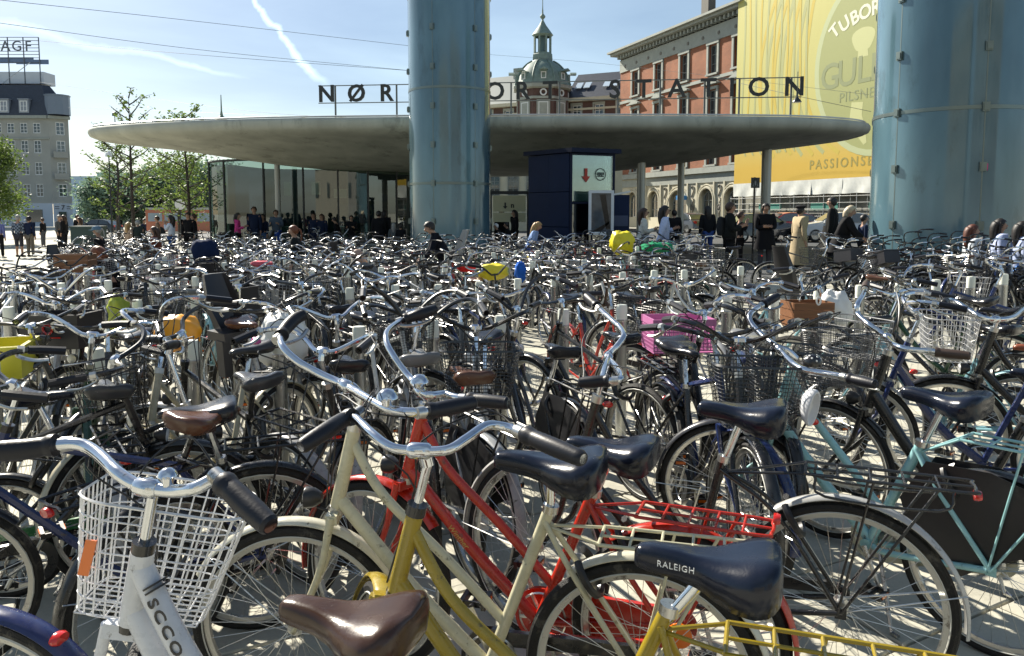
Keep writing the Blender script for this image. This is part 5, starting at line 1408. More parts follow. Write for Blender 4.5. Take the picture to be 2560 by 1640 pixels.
def ray(px, py, d):
    u, v = (px-1202)/1800, (657-py)/1800; p_ = radians(5); q = V((u, cos(p_)+v*sin(p_), -sin(p_)+v*cos(p_))); return V((0, 0, 1.65))+q*(d/q.y)
wires = [((0, 0, 34), (480, 52, 44), (965, 108, 58), 'overhead wire highest in the sky at the left', .012), ((-60, 46, 36), (480, 118, 46), (965, 166, 60), 'second overhead wire, crossing the vapour trail', .012), ((95, 96, 70), (480, 130, 62), (965, 166, 60), 'overhead wire running from the rooftop billboard', .014),
         ((95, 193, 70), (560, 258, 52), (965, 282, 46), 'faint overhead wire above the canopy left tip', .009), ((160, 252, 80), (560, 268, 52), (965, 292, 44), 'lowest faint overhead wire above the canopy', .009), ((1150, 128, 70), (1420, 150, 72), (2040, 222, 48), 'faint overhead wire passing behind the dome', .010),
         ((1740, 196, 44), (1870, 225, 40), (2045, 262, 38), 'short overhead wire before the yellow banner', .011)]
for a, m, c, lab, r in wires:
    b = MB(); b.tube(crv([ray(*a), ray(*m), ray(*c)], 12), r, 4); o = b.build('overhead_wire', WIRE, None); tag(o, lab, 'wire')
pl = thing('pendant_lamp', 'black pendant street lamp hanging at the last letter of the station sign', 'street lamp', tuple(ray(1871, 240, 28.5)), 0)
b = MB(); b.lathe([(.0, .42), (.03, .42), (.035, .18), (.08, .14), (.165, .02), (.17, 0), (.15, -.01), (0, -.01)], 20); b.build('lamp_shade', BLACKM, pl)
b = MB(); b.tube([(0, 0, .4), (0, 0, 1.1)], .012, 6); b.build('cord', BLACKM, pl)
# ------------------------------------------------------------ people
SKINM = material('skin', objcol=True, rough=.55, var=.05, spec=.35)
HAIRM = material('hair', objcol=True, rough=.5, var=.25, vscale=40, stretch=(1, 1, .2), bump=.4, bscale=120)
DENIM = material('denim', objcol=True, rough=.9, var=.15, vscale=14, bump=.2, bscale=90, spec=.2)
PLAID = None
PENDING = []
def skin_object(verts, edges, radii, root, levels=1):
    me = bpy.data.meshes.new('skel'); me.from_pydata(verts, edges, []); o = bpy.data.objects.new('skel', me); COL.objects.link(o)
    m = o.modifiers.new('s', 'SKIN'); m.use_smooth_shade = True
    d = me.skin_vertices[0].data
    for i, r in enumerate(radii):
        d[i].radius = r if isinstance(r, tuple) else (r, r)
        d[i].use_root = (i == root)
    s = o.modifiers.new('u', 'SUBSURF'); s.levels = levels; s.render_levels = levels
    return o

def skeleton(h, pose_, lean, arms, walk):
    """joint positions, facing +x"""
    J = {}
    hipz = .52*h; sit = pose_ == 'sit'
    if sit: hipz = .27*h
    P = V((0, 0, hipz)); L = radians(lean)
    up = V((sin(L), 0, cos(L))); fw = V((cos(L), 0, -sin(L)))
    J['pel'] = P; J['wst'] = P+up*.09*h; J['cst'] = P+up*.21*h; J['nck'] = P+up*.315*h
    hl = L*1.15 if lean > 12 else L; hu = V((sin(hl), 0, cos(hl)))
    J['jaw'] = J['nck']+hu*.035*h+fw*.012*h; J['hed'] = J['nck']+hu*.085*h+fw*.014*h; J['top'] = J['nck']+hu*.133*h+fw*.006*h
    J['hu'], J['fw'] = hu, V((cos(hl), 0, -sin(hl)))
    for s, n in ((1, 'l'), (-1, 'r')):
        J['sh'+n] = J['nck']-up*.028*h+V((0, s*.105*h, 0))
        a = arms if isinstance(arms, str) else arms[0 if s == 1 else 1]
        if a == 'phone': el = J['sh'+n]-up*.165*h+fw*.02*h+V((0, s*.03*h, 0)); wr = el+fw*.13*h+up*.05*h+V((0, -s*.05*h, 0))
        elif a == 'face': el = J['sh'+n]-up*.13*h+fw*.07*h; wr = el+up*.13*h+fw*.04*h+V((0, -s*.05*h, 0))
        elif a == 'fold': el = J['sh'+n]-up*.17*h+fw*.03*h+V((0, s*.02*h, 0)); wr = el+fw*.09*h+V((0, -s*.12*h, .02*h))
        elif a == 'reach': el = J['sh'+n]-up*.12*h+fw*.10*h; wr = el+fw*.12*h-V((0, 0, .06*h))
        elif a == 'back': el = J['sh'+n]-up*.17*h-fw*.05*h; wr = el-V((0, 0, .13*h))-fw*.06*h
        else: el = J['sh'+n]-V((0, 0, .175*h))+V((-.01*h, s*.022*h, 0)); wr = el-V((0, 0, .145*h))+V((.03*h, 0, 0))
        J['el'+n], J['wr'+n] = el, wr
        J['hp'+n] = P+V((0, s*.052*h, -.02*h))
        if sit: J['kn'+n] = J['hp'+n]+V((.235*h, s*.03*h, .0)); J['an'+n] = V((J['kn'+n].x+.02*h, J['kn'+n].y, .045*h))
        else:
            f = walk*s; J['kn'+n] = J['hp'+n]+V((sin(f)*.235*h+.01*h, s*.005*h, -cos(f)*.235*h)); g = f-(.25 if walk and s < 0 else 0)
            J['an'+n] = J['kn'+n]+V((sin(g)*.225*h, s*.005*h, -cos(g)*.225*h))
        J['to'+n] = J['an'+n]+V((.085*h, s*.012*h, -.022*h))
    if not sit:
        m = min(J['anl'].z, J['anr'].z)-.042*h
        for k in list(J):
            if k not in ('hu', 'fw'): J[k] = J[k]-V((0, 0, m))
    return J

def person(label, px, ytop, d, face, hair, hcol, top, legs, pose_='stand', lean=0, arms='down', walk=0.0, bulk=1.0, coat=0, acc=None, skin=(.42, .25, .17), height=None, plaid=False, z0=0.0, skirt=False, bare=False):
    x = (px-1202)/1800*d; g = gz(x)
    head_z = 1.65-(ytop-500)*d/1800-g-z0
    # stature so that the top of the head comes out at head_z
    J = skeleton(1, pose_, lean, arms, walk); k = J['top'].z+.048
    h = height or head_z/k
    sink = head_z-h*k   # someone crouching or on lower ground keeps the same head height
    J = skeleton(h, pose_, lean, arms, walk)
    t = thing('person', label, 'person', (x, d, g+z0+(sink if height else 0)), radians(face))
    s = h
    names = ['pel', 'wst', 'cst', 'nck', 'jaw', 'hed', 'top', 'shl', 'ell', 'wrl', 'shr', 'elr', 'wrr', 'hpl', 'knl', 'anl', 'tol', 'hpr', 'knr', 'anr', 'tor']
    R_ = dict(pel=(.062, .078), wst=(.05, .066), cst=(.055, .08), nck=.030, jaw=(.040, .036), hed=(.058, .048), top=(.040, .036), shl=.032, ell=.022, wrl=.016, shr=.032, elr=.022, wrr=.016,
              hpl=.048, knl=.034, anl=.022, tol=.016, hpr=.048, knr=.034, anr=.022, tor=.016)
    E = [(0, 1), (1, 2), (2, 3), (3, 4), (4, 5), (5, 6), (2, 7), (7, 8), (8, 9), (2, 10), (10, 11), (11, 12), (0, 13), (13, 14), (14, 15), (15, 16), (0, 17), (17, 18), (18, 19), (19, 20)]
    vv = [J[n] for n in names]; rr = [tuple(q*s for q in R_[n]) if isinstance(R_[n], tuple) else R_[n]*s for n in names]; ee = list(E)
    # nose and fingers
    vv.append(J['hed']+J['fw']*.066*s-J['hu']*.008*s); rr.append(.010*s); ee.append((5, len(vv)-1))
    for n_, wi, ei, sg in (('l', 9, 8, 1), ('r', 12, 11, -1)):
        dr = (vv[wi]-vv[ei]).normalized(); sd = dr.cross(V((0, 1, 0))); sd = sd.normalized() if sd.length > .1 else V((0, 0, 1))
        pl = vv[wi]+dr*.038*s; vv.append(pl); rr.append((.014*s, .012*s)); pi_ = len(vv)-1; ee.append((wi, pi_))
        for f in range(4):
            o_ = (f-1.5)*.009*s; ln = (.034, .040, .038, .028)[f]*s
            vv.append(pl+dr*ln*.55+sd*o_*1.1); rr.append(.0048*s); ee.append((pi_, len(vv)-1)); vv.append(pl+dr*ln+sd*o_*1.3+V((0, -sg*.010*s, 0))); rr.append(.004*s); ee.append((len(vv)-2, len(vv)-1))
        vv.append(vv[wi]+dr*.022*s+sd*.022*s); rr.append(.0055*s); ee.append((wi, len(vv)-1)); vv.append(vv[-1]+dr*.020*s); rr.append(.005*s); ee.append((len(vv)-2, len(vv)-1))
    PENDING.append((skin_object(vv, ee, rr, 0), 'body', SKINM, t, skin))
    # garment on the torso and sleeves
    b = bulk
    tn = ['pel', 'wst', 'cst', 'nck', 'shl', 'ell', 'wrl', 'shr', 'elr', 'wrr']; tv = [V(J[n]) for n in tn]
    tv[0] = J['pel']-(V((0, 0, .03*s))); tv[3] = J['nck']-(J['nck']-J['cst'])*.25
    for i_, (e_, w_) in ((6, ('ell', 'wrl')), (9, ('elr', 'wrr'))): tv[i_] = J[e_].lerp(J[w_], .93)
    tr = [(.074*s*b, .090*s*b), (.064*s*b, .080*s*b), (.070*s*b, .092*s*b), (.044*s, .05*s), .042*s*b, .032*s*b, .024*s*b, .042*s*b, .032*s*b, .024*s*b]
    PENDING.append((skin_object(tv, [(0, 1), (1, 2), (2, 3), (2, 4), (4, 5), (5, 6), (2, 7), (7, 8), (8, 9)], tr, 0), 'jacket' if b > 1.02 else 'shirt', PLAIDM if plaid else CLOTH, t, top))
    lv = [J['pel']+V((0, 0, .01*s)), J['hpl'], J['knl'], J['anl']+V((0, 0, .01*s)), J['hpr'], J['knr'], J['anr']+V((0, 0, .01*s))]
    if plaid or bare: lv[3] = J['knl'].lerp(J['anl'], .12); lv[6] = J['knr'].lerp(J['anr'], .12)
    PENDING.append((skin_object(lv, [(0, 1), (1, 2), (2, 3), (0, 4), (4, 5), (5, 6)], [(.066*s, .080*s), .056*s, .042*s, .034*s, .056*s, .042*s, .034*s], 0), 'trousers', DENIM, t, legs))
    for n_ in ('l', 'r'):
        m = MB(); a = J['an'+n_]; e_ = J['to'+n_]; dd = (e_-a).normalized(); m.tube([a-dd*.025*s-V((0, 0, .018*s)), a-V((0, 0, .012*s)), e_, e_+dd*.02*s], [.026*s, .030*s, .024*s, .012*s], 8, flat=1.1); m.build('shoe', MATTE, t, col=(.02, .02, .02) if rs.random() < .6 else (.6, .6, .58))
    if coat:
        m = MB(); rings = []
        for i in range(7):
            u = i/6; z = J['wst'].z-u*(J['wst'].z-(.52-coat)*h*(1 if pose_ != 'sit' else .6)); k2 = 1+u*.28; c = J['wst'].lerp(J['pel'], min(1, u*2)); ring = []
            for j in range(20):
                a = 2*pi*j/20; fo = 1+.05*sin(a*5+u*2)*u; ring.append(V((c.x+.074*s*b*k2*fo*cos(a)*(1+.15*u), c.y+.092*s*b*k2*fo*sin(a), z)))
            rings.append(ring)
        m.sweep(rings, cap=False); m.build('coat_skirt', CLOTH, t, col=top, smooth=180)
    # hair
    c = J['hed']; fw, hu = J['fw'], J['hu']; rt = V((0, 1, 0)); HM = Matrix((( fw.x, 0, hu.x, c.x), (fw.y, 1, hu.y, c.y), (fw.z, 0, hu.z, c.z), (0, 0, 0, 1)))
    m = MB(); n = 18; rings = []
    for i in range(9):
        a = pi*i/8*.62; ring = []
        for j in range(n):
            q = 2*pi*j/n; back = max(0, -cos(q)); aa = a*(1+.42*back) if a > .6 else a
            if cos(q) > .3 and a > .85: aa = .85+(a-.85)*.25
            k2 = 1+.05*mnoise.noise(V((cos(q)*2, sin(q)*2, i*.6)))
            ring.append(HM @ V((.066*s*sin(aa)*cos(q)*k2-.006*s, .057*s*sin(aa)*sin(q)*k2, .066*s*cos(aa)*k2+.006*s)))
        rings.append(ring)
    m.sweep(rings, cap=False)
    if hair == 'long':
        m.tube(crv([HM @ V((-.03*s, 0, .03*s)), HM @ V((-.055*s, 0, -.02*s)), HM @ V((-.06*s, 0, -.10*s)), HM @ V((-.052*s, 0, -.20*s))], 4), [.030*s, .042*s, .042*s, .04*s, .04*s, .038*s, .038*s, .036*s, .034*s, .032*s, .028*s, .022*s, .012*s], 12, flat=1.35)
        for sg in (-1, 1): m.tube(crv([HM @ V((-.012*s, sg*.043*s, .03*s)), HM @ V((-.02*s, sg*.050*s, -.03*s)), HM @ V((-.018*s, sg*.052*s, -.11*s))], 4), [.014*s, .022*s, .022*s, .012*s], 8)
    elif hair == 'pony':
        m.tube(crv([HM @ V((-.055*s, 0, .02*s)), HM @ V((-.09*s, 0, .0)), HM @ V((-.10*s, 0, -.07*s)), HM @ V((-.085*s, 0, -.14*s))], 4), [.014*s, .024*s, .026*s, .02*s, .008*s], 8)
    elif hair == 'bob': 
        m.tube(crv([HM @ V((-.025*s, 0, .02*s)), HM @ V((-.05*s, 0, -.03*s)), HM @ V((-.045*s, 0, -.09*s))], 4), [.045*s, .056*s, .05*s, .03*s], 12, flat=1.35)
    m.build('hair', HAIRM, t, col=hcol, smooth=180)
    e_ = MB()
    for sg in (-1, 1): p = HM @ V((.053*s, sg*.019*s, .004*s)); e_.lathe([(0, -.004*s), (.0045*s, 0), (0, .004*s)], 6, Matrix.Translation(p))
    e_.build('eyes', BLACK, t)
    e_ = MB(); e_.tube([HM @ V((.051*s, -.013*s, -.030*s)), HM @ V((.055*s, 0, -.031*s)), HM @ V((.051*s, .013*s, -.030*s))], .0028*s, 5); e_.build('mouth', MATTE, t, col=(.25, .07, .05))
    for sg in (-1, 1): e_ = MB(); e_.ring(HM @ V((-.002*s, sg*.052*s, .0)), .011*s, .004*s, 8, 4); e_.build('ear', SKINM, t, col=skin)
    if acc:
        for a in acc.split():
            m = MB()
            if a == 'sunglasses':
                m.tube([HM @ V((.056*s, -.035*s, .006*s)), HM @ V((.064*s, 0, .004*s)), HM @ V((.056*s, .035*s, .006*s))], .009*s, 8); m.build('sunglasses', BLACK, t)
            elif a in ('cap', 'beret', 'hat'):
                colh = {'cap': (.12, .2, .28), 'beret': (.012, .012, .014), 'hat': (.015, .014, .014)}[a]
                if a == 'beret': m.lathe([(.045*s, .03*s), (.072*s, .045*s), (.075*s, .06*s), (.05*s, .078*s), (0, .082*s)], 18, HM @ T(-.01*s, 0, 0))
                elif a == 'cap': m.lathe([(.068*s, .01*s), (.068*s, .04*s), (.05*s, .068*s), (0, .076*s)], 18, HM); m.box(HM @ V((.08*s, 0, .018*s)), (.055*s, .07*s, .008*s))
                else: m.lathe([(.115*s, .022*s), (.112*s, .03*s), (.068*s, .03*s), (.062*s, .085*s), (.0, .09*s)], 18, HM)
                m.build(a, CLOTH, t, col=colh)
            elif a == 'phone': p = (J['wrl']+J['wrr'])/2 if arms == 'phone' else J['wrr']; m.box(p+V((.05*s, 0, .02*s)), (.012, .07, .14), Ry(radians(50))); m.build('phone', BLACK, None, t.matrix_basis.copy()) if False else None; o = m.build('mobile_phone', BLACK, None); o.matrix_basis = Matrix.Translation(t.location) @ Rz(radians(face)); tag(o, 'dark phone in the hand of the %s' % ' '.join(label.split()[:7]), 'phone')
            elif a == 'bag':
                m.box(J['wrr']+V((.0, -.01, -.14*s)), (.10, .04*s+.03, .17)); m.tube([J['wrr']+V((0, 0, -.02)), J['wrr']+V((0, 0, -.08*s))], .006, 5); o = m.build('handbag', MATTE, None, col=(.18, .20, .17)); o.matrix_basis = Matrix.Translation(t.location) @ Rz(radians(face)); tag(o, 'bag carried by the %s' % label[:70].split(' with ')[0], 'bag')
            elif a == 'backpack':
                c_ = J['cst']-J['fw']*.10*s-V((0, 0, .03*s)); k3 = 1.0
                m.lathe([(0, -.13*s), (.06*s, -.12*s), (.078*s, -.06*s), (.076*s, .05*s), (.055*s, .10*s), (0, .115*s)], 14, Matrix.Translation(c_) @ Matrix.Diagonal((.7, 1.05, 1, 1))); o = m.build('backpack', CLOTH, None, col=(.02, .022, .025)); o.matrix_basis = Matrix.Translation(t.location) @ Rz(radians(face)); tag(o, 'backpack on the back of the %s' % label[:60].split(' with ')[0], 'backpack')
    return t
def plaid_material():
    m = bpy.data.materials.new('plaid_cloth'); m.use_nodes = True; N, L = m.node_tree.nodes, m.node_tree.links; b = N['Principled BSDF']
    tc = N.new('ShaderNodeTexCoord'); ck = N.new('ShaderNodeTexChecker'); ck.inputs['Scale'].default_value = 14; ck.inputs['Color1'].default_value = (.03, .04, .06, 1); ck.inputs['Color2'].default_value = (.22, .27, .33, 1)
    L.new(tc.outputs['Object'], ck.inputs['Vector']); L.new(ck.outputs[0], b.inputs['Base Color']); b.inputs['Roughness'].default_value = .9; return m
PLAIDM = plaid_material()
BK, NV, GY, WH, JN = (.010, .010, .012), (.012, .02, .05), (.10, .105, .11), (.62, .62, .60), (.06, .14, .33)
BRN, BLD, BLK, AUB, GRYH = (.045, .022, .012), (.38, .24, .10), (.012, .009, .008), (.16, .05, .02), (.30, .29, .27)
people = [
 ('man in a checked shirt and shorts standing at the left edge of the bicycles', 45, 502, 33, 90, 'short', GRYH, (.1, .1, .1), (.05, .05, .06), dict(plaid=True)),
 ('man in a dark jacket beside the man in the checked shirt', 71, 505, 33, 80, 'short', BLK, NV, (.16, .14, .11), dict(bulk=1.1)),
 ('distant dark figure right of the two men at the left', 103, 510, 44, 180, 'short', BRN, BK, (.1, .1, .11), {}),
 ('left one of the dark pair before the low pale shop front', 141, 503, 40, 0, 'short', GRYH, GY, BK, {}),
 ('person in a black hooded jacket in the middle of the pair before the shop front', 153, 503, 38, 180, 'long', BRN, BK, BK, dict(bulk=1.1)),
 ('man in black at the low annex', 184, 502, 41, 0, 'short', BLK, BK, BK, dict(bulk=1.1)),
 ('dark haired woman with pale trousers before the low annex', 190, 508, 37, 200, 'long', BRN, (.25, .18, .13), WH, {}),
 ('person in a pale blue shirt cut by the left edge', -1, 507, 32, 90, 'short', BLK, (.14, .16, .36), BK, {}),
 ('woman in a blue cap and black jacket among the left bicycles', 238, 527, 17.5, 185, 'pony', GRYH, BK, BK, dict(acc='cap', lean=6, skin=(.34, .2, .14))),
 ('brown haired woman bending so that only head and shoulders show in the left field', 272, 573, 12.8, 170, 'bob', AUB, BK, BK, dict(lean=30, height=1.62)),
 ('small blonde person in beige at the left thin tree', 303, 519, 27, 60, 'long', BLD, (.42, .30, .22), GY, {}),
 ('man in a dark green jacket beside the blonde person', 324, 514, 27, 100, 'short', GRYH, (.03, .04, .035), BK, dict(bulk=1.25, lean=8)),
 ('distant dark walker between the two thin trees', 340, 512, 42, 0, 'short', BLK, NV, BK, {}),
 ('woman in a rust brown coat among the bicycles left of the second thin tree', 369, 528, 18.5, 185, 'long', BRN, (.17, .05, .03), (.05, .03, .02), dict(lean=4, bulk=1.1)),
 ('person in a tan jacket before the orange bus', 372, 505, 33, 200, 'short', BRN, (.25, .17, .13), BK, {}),
 ('woman in a white shirt with dark long hair', 404, 502, 27.5, 180, 'long', BLK, (.68, .72, .80), (.05, .12, .34), dict(arms='face')),
 ('tall man in black left of the glass hall', 444, 496, 30, 270, 'short', BLK, BK, BK, dict(bulk=1.15)),
 ('shorter man in black beside the tall one left of the glass hall', 458, 499, 30.5, 200, 'short', BRN, BK, BK, dict(bulk=1.1)),
 ('woman in a pink jacket before the glass hall', 559, 497, 29.5, 10, 'long', BLK, (.62, .06, .25), BK, dict(arms='phone', bulk=1.1)),
 ('man in a navy coat before the glass hall', 599, 482, 31.5, 270, 'short', BRN, NV, NV, dict(bulk=1.2)),
 ('woman in dark blue beside the navy coated man', 619, 500, 31.8, 250, 'long', BLK, NV, JN, {}),
 ('man in a grey-blue jacket at the slim column', 650, 490, 31.0, 270, 'short', BRN, (.07, .10, .14), (.02, .06, .30), dict(bulk=1.15, arms='phone')),
 ('auburn haired woman in a dark jacket standing tall among the bicycles', 696, 524, 14.4, 182, 'pony', AUB, (.012, .017, .018), BK, dict(bulk=1.2, lean=3, skin=(.45, .27, .19))),
 ('person in black right of the slim column', 738, 497, 31.3, 250, 'short', BLK, NV, NV, dict(bulk=1.1)),
 ('person in dark clothes with pale hood right of the slim column', 757, 500, 31.2, 250, 'long', BRN, NV, NV, dict(bulk=1.2)),
 ('crouching dark figure at the foot of the glass hall', 797, 507, 30.6, 180, 'short', BLK, BK, BK, dict(lean=15)),
 ('man in black reading his phone before the glass hall', 826, 503, 30.6, 270, 'short', BLK, BK, BK, dict(bulk=1.2, arms='phone')),
 ('dark haired man in a black coat left of the slim tower', 890, 492, 28.5, 100, 'short', BLK, BK, BK, dict(bulk=1.3, coat=.2)),
 ('second figure in a black coat left of the slim tower', 903, 491, 28.8, 60, 'long', BLK, BK, BK, dict(bulk=1.2, coat=.2)),
 ('person in grey low beside the black coats', 925, 521, 28.2, 90, 'long', GRYH, (.12, .13, .13), BK, {}),
 ('dark figure low at the left foot of the slim tower', 941, 524, 27.8, 90, 'short', BLK, BK, BK, dict(bulk=1.2)),
 ('man in a black T-shirt leaning forward before the slim tower', 1046, 515, 13.6, 190, 'short', BLK, (.008, .010, .018), BK, dict(lean=24, bulk=1.12, arms='reach', skin=(.5, .31, .22))),
 ('man in black under the canopy right of the slim tower', 1178, 487, 30, 270, 'short', BLK, BK, BK, dict(bulk=1.2)),
 ('person in black under the canopy beside the cream sign', 1208, 490, 28.6, 200, 'long', BLK, BK, BK, dict(bulk=1.25)),
 ('person with a white cap at the foot of the slim tower', 1173, 522, 24.8, 200, 'short', WH, BK, BK, dict(bulk=1.25, lean=12)),
 ('stooping person in black before the lift house', 1196, 519, 25.4, 180, 'short', BLK, BK, BK, dict(bulk=1.25, lean=10)),
 ('blonde woman in a pale blue sweater looking down at her phone', 1243, 517, 18.2, 350, 'long', BLD, (.28, .40, .66), (.08, .16, .5), dict(lean=18, arms='phone', acc='phone', bulk=1.12)),
 ('woman in a long white shirt and sunglasses holding a phone', 1509, 484, 19.4, 0, 'long', BRN, (.62, .62, .56), (.5, .5, .46), dict(arms=('down', 'phone'), acc='sunglasses phone', coat=.22, walk=.25, bulk=1.08)),
 ('woman in a pale blue jacket and jeans walking right', 1558, 478, 18.2, 0, 'long', BLK, (.48, .56, .78), (.07, .19, .50), dict(walk=.38, acc='sunglasses bag', arms=('phone', 'back'), bulk=1.2)),
 ('man in black from behind near the dark parked car', 1582, 490, 26, 90, 'short', BLK, BK, BK, dict(bulk=1.1, arms='down')),
 ('woman with long black hair and jeans on a bicycle', 1660, 480, 24, 100, 'long', BLK, BK, (.03, .06, .2), dict(bulk=1.2)),
 ('bearded man in a black jacket with a shoulder bag', 1711, 470, 17.6, 350, 'short', BRN, (.012, .014, .014), BK, dict(bulk=1.45, arms='phone', acc='backpack', skin=(.42, .23, .15))),
 ('small person eating behind the bearded man', 1736, 493, 20.5, 350, 'pony', BRN, BK, BK, dict(arms='face')),
 ('man in a long black coat standing beside the traffic sign', 1795, 473, 20.0, 265, 'short', BLK, (.008, .008, .010), (.06, .06, .07), dict(bulk=1.3, coat=.2, arms='fold', acc='hat') if False else dict(bulk=1.3, coat=.18, arms='fold')),
 ('woman in a beige trench coat and black beret', 1876, 479, 18.6, 10, 'short', BLK, (.40, .32, .20), BK, dict(coat=.34, bulk=1.25, acc='beret')),
 ('tall man in a black coat with his back to the square', 1951, 459, 20.2, 150, 'short', BLK, (.012, .012, .012), BK, dict(bulk=1.4, coat=.2)),
 ('grey blonde woman in a black jacket leaning over her bicycle', 1972, 478, 16.8, 345, 'bob', (.45, .38, .27), BK, BK, dict(lean=14, bulk=1.35, coat=.12, arms='reach', skin=(.42, .24, .17))),
 ('person in a striped shirt at the edge of the wide tower', 2025, 500, 19.5, 0, 'short', BLK, NV, BK, {}),
 ('girl with long auburn hair and white jacket seated before the wide tower', 2280, 521, 13.2, 350, 'long', (.10, .03, .015), (.50, .54, .58), BK, dict(pose_='sit', height=1.6, bulk=1.1)),
 ('girl with long black hair and pale blue shirt seated before the wide tower', 2343, 507, 12.8, 345, 'long', BLK, (.40, .46, .66), JN, dict(pose_='sit', height=1.68, bulk=1.1)),
 ('dark haired girl cut by the right edge before the wide tower', 2396, 513, 12.4, 350, 'long', BLK, (.38, .44, .62), JN, dict(pose_='sit', height=1.66, bulk=1.1)),
 ('bald head of a man showing just above the bicycles left of the middle', 895, 581, 12.4, 180, 'short', (.40, .26, .20), (.2, .2, .2), BK, dict(lean=35, height=1.6)),
]
for (lab, px, yt, d, fc, hr_, hc_, tp, lg, kw) in people: person(lab, px, yt, d, fc, hr_, hc_, tp, lg, **kw)
dg = bpy.context.evaluated_depsgraph_get()
done = []
for (o, nm, mt, par, col) in PENDING:
    me = bpy.data.meshes.new_from_object(o.evaluated_get(dg)); me.materials.clear(); me.materials.append(mt)
    me.polygons.foreach_set('use_smooth', [True]*len(me.polygons)); me.name = nm
    done.append((me, nm, par, col))
for (o, *_r) in PENDING: m = o.data; bpy.data.objects.remove(o); bpy.data.meshes.remove(m)
for me, nm, par, col in done: link(nm, me, par, None, col)
# bench blocks under the seated girls
b = MB(); b.box((0, 0, .2), (2.6, .45, .4)); o = b.build('bench', CONC, None, T(8.0, 12.75, gz(8)) @ Rz(radians(-12)), 0); tag(o, 'low concrete bench under the seated girls at the wide tower', 'bench')
PATH_GOLD = [(1.092, 0.077, 1.093), (1.07, 0.001, 1.113), (1.064, -0.085, 1.123), (1.031, -0.076, 1.128), (0.952, -0.007, 1.118), (0.88, 0.025, 1.098), (0.814, 0.014, 1.093), (0.749, 0.003, 1.098), (0.721, -0.045, 1.113), (0.697, -0.112, 1.128), (0.668, -0.139, 1.123), (0.627, -0.132, 1.118), (0.523, -0.064, 1.111), (0.432, -0.013, 1.103)]
PATH_CREAM = [(1.196, -0.261, 1.296), (1.21, -0.214, 1.281), (1.204, -0.129, 1.246), (1.147, -0.041, 1.221), (1.08, -0.017, 1.181), (0.997, -0.012, 1.146), (0.899, 0.023, 1.126), (0.753, 0.154, 1.121), (0.676, 0.211, 1.116), (0.606, 0.229, 1.116), (0.556, 0.202, 1.116), (0.469, 0.083, 1.116)]
PATH_RED = [(1.073, -0.465, 1.254), (1.106, -0.389, 1.239), (1.168, -0.358, 1.214), (1.149, -0.218, 1.194), (1.104, -0.134, 1.164), (1.045, -0.086, 1.124), (1.001, -0.066, 1.089), (0.943, -0.031, 1.059), (0.867, 0.05, 1.044), (0.814, 0.072, 1.039), (0.786, 0.019, 1.034), (0.718, 0.05, 1.034), (0.531, 0.075, 1.039)]
PATH_WHITE = [(1.104, 0.08, 1.141), (1.028, 0.032, 1.141), (0.985, 0.005, 1.146), (0.933, -0.009, 1.151), (0.896, -0.01, 1.146), (0.842, 0.007, 1.136), (0.772, 0.036, 1.121), (0.723, 0.043, 1.106), (0.686, 0.044, 1.101), (0.619, 0.041, 1.101), (0.562, 0.047, 1.116), (0.532, 0.026, 1.131), (0.491, 0.047, 1.131), (0.429, 0.065, 1.106), (0.362, 0.085, 1.081)]
PATH_BLACK = [(0.89, 0.033, 1.027), (0.812, 0.027, 1.037), (0.745, 0.011, 1.047), (0.788, -0.121, 1.057), (0.866, -0.281, 1.067), (0.846, -0.336, 1.102), (0.833, -0.397, 1.137), (0.873, -0.489, 1.157), (0.919, -0.539, 1.177), (1.088, -0.717, 1.257)]
PATH_AQUA = [(1.081, -0.314, 1.224), (1.087, -0.225, 1.199), (1.093, -0.16, 1.179), (1.103, -0.104, 1.144), (1.065, -0.067, 1.109), (0.975, -0.018, 1.069), (0.856, 0.057, 1.039), (0.739, 0.168, 1.014), (0.653, 0.235, 1.004), (0.592, 0.229, 0.999), (0.509, 0.231, 0.999), (0.34, 0.274, 0.999)]
PATH_DARK = [(1.063, -0.462, 1.246), (1.013, -0.231, 1.211), (0.999, -0.086, 1.171), (0.987, -0.062, 1.126), (0.908, 0.028, 1.091), (0.855, 0.039, 1.061), (0.821, 0.077, 1.051), (0.739, 0.269, 1.046), (0.675, 0.316, 1.041), (0.595, 0.279, 1.036), (0.451, 0.263, 1.031)]
PATH_WIRE = [(1.152, 0.49, 1.149), (1.119, 0.301, 1.149), (1.075, 0.309, 1.134), (0.989, 0.472, 1.089), (0.916, 0.396, 1.069), (0.827, 0.261, 1.069), (0.727, -0.071, 1.089), (0.649, -0.075, 1.079), (0.569, 0.037, 1.069)]
# ------------------------------------------------------------ light posts between the bikes
ROWN = ['nearest', 'second', 'third', 'fourth', 'fifth', 'sixth', 'seventh']
SU, SP = V((cos(ROW), sin(ROW))), V((-sin(ROW), cos(ROW)))
P_ROW = 4.48
POSTG = material('post_steel', (.40, .41, .40), rough=.3, metal=.9, rvar=.1, vscale=6, stretch=(6, 6, .6))
CAPG = material('frosted_cap', (.80, .82, .72), rough=.4, coat=.3, subsurf=0)
def post_mesh():
    b = MB(); b.lathe([(.040, 0), (.040, .80)], 18); m1 = b.mesh('post_tube', POSTG)
    b = MB(); b.lathe([(.040, .80), (.040, .895), (.035, .91), (0, .914)], 18); m2 = b.mesh('glass_cap', CAPG)
    b = MB(); b.lathe([(.0385, .795), (.042, .80), (.042, .810), (.0385, .814)], 18); m3 = b.mesh('steel_ring', STEEL)
    return m1, m2, m3
pm1, pm2, pm3 = post_mesh()
def row_point(k, s): return SU*s+SP*(P_ROW+2.5*k)
posts = []
def in_field(x, y):
    if y < 3.3: return False
    px = 1202+1800*x/y
    if px < -60 or px > 2460: return False
    if y > 11 and px < 125: return False
    if y > 8.6 and px > 1640+ (120 if y < 9.6 else 0): return False
    return True
n_post = 0
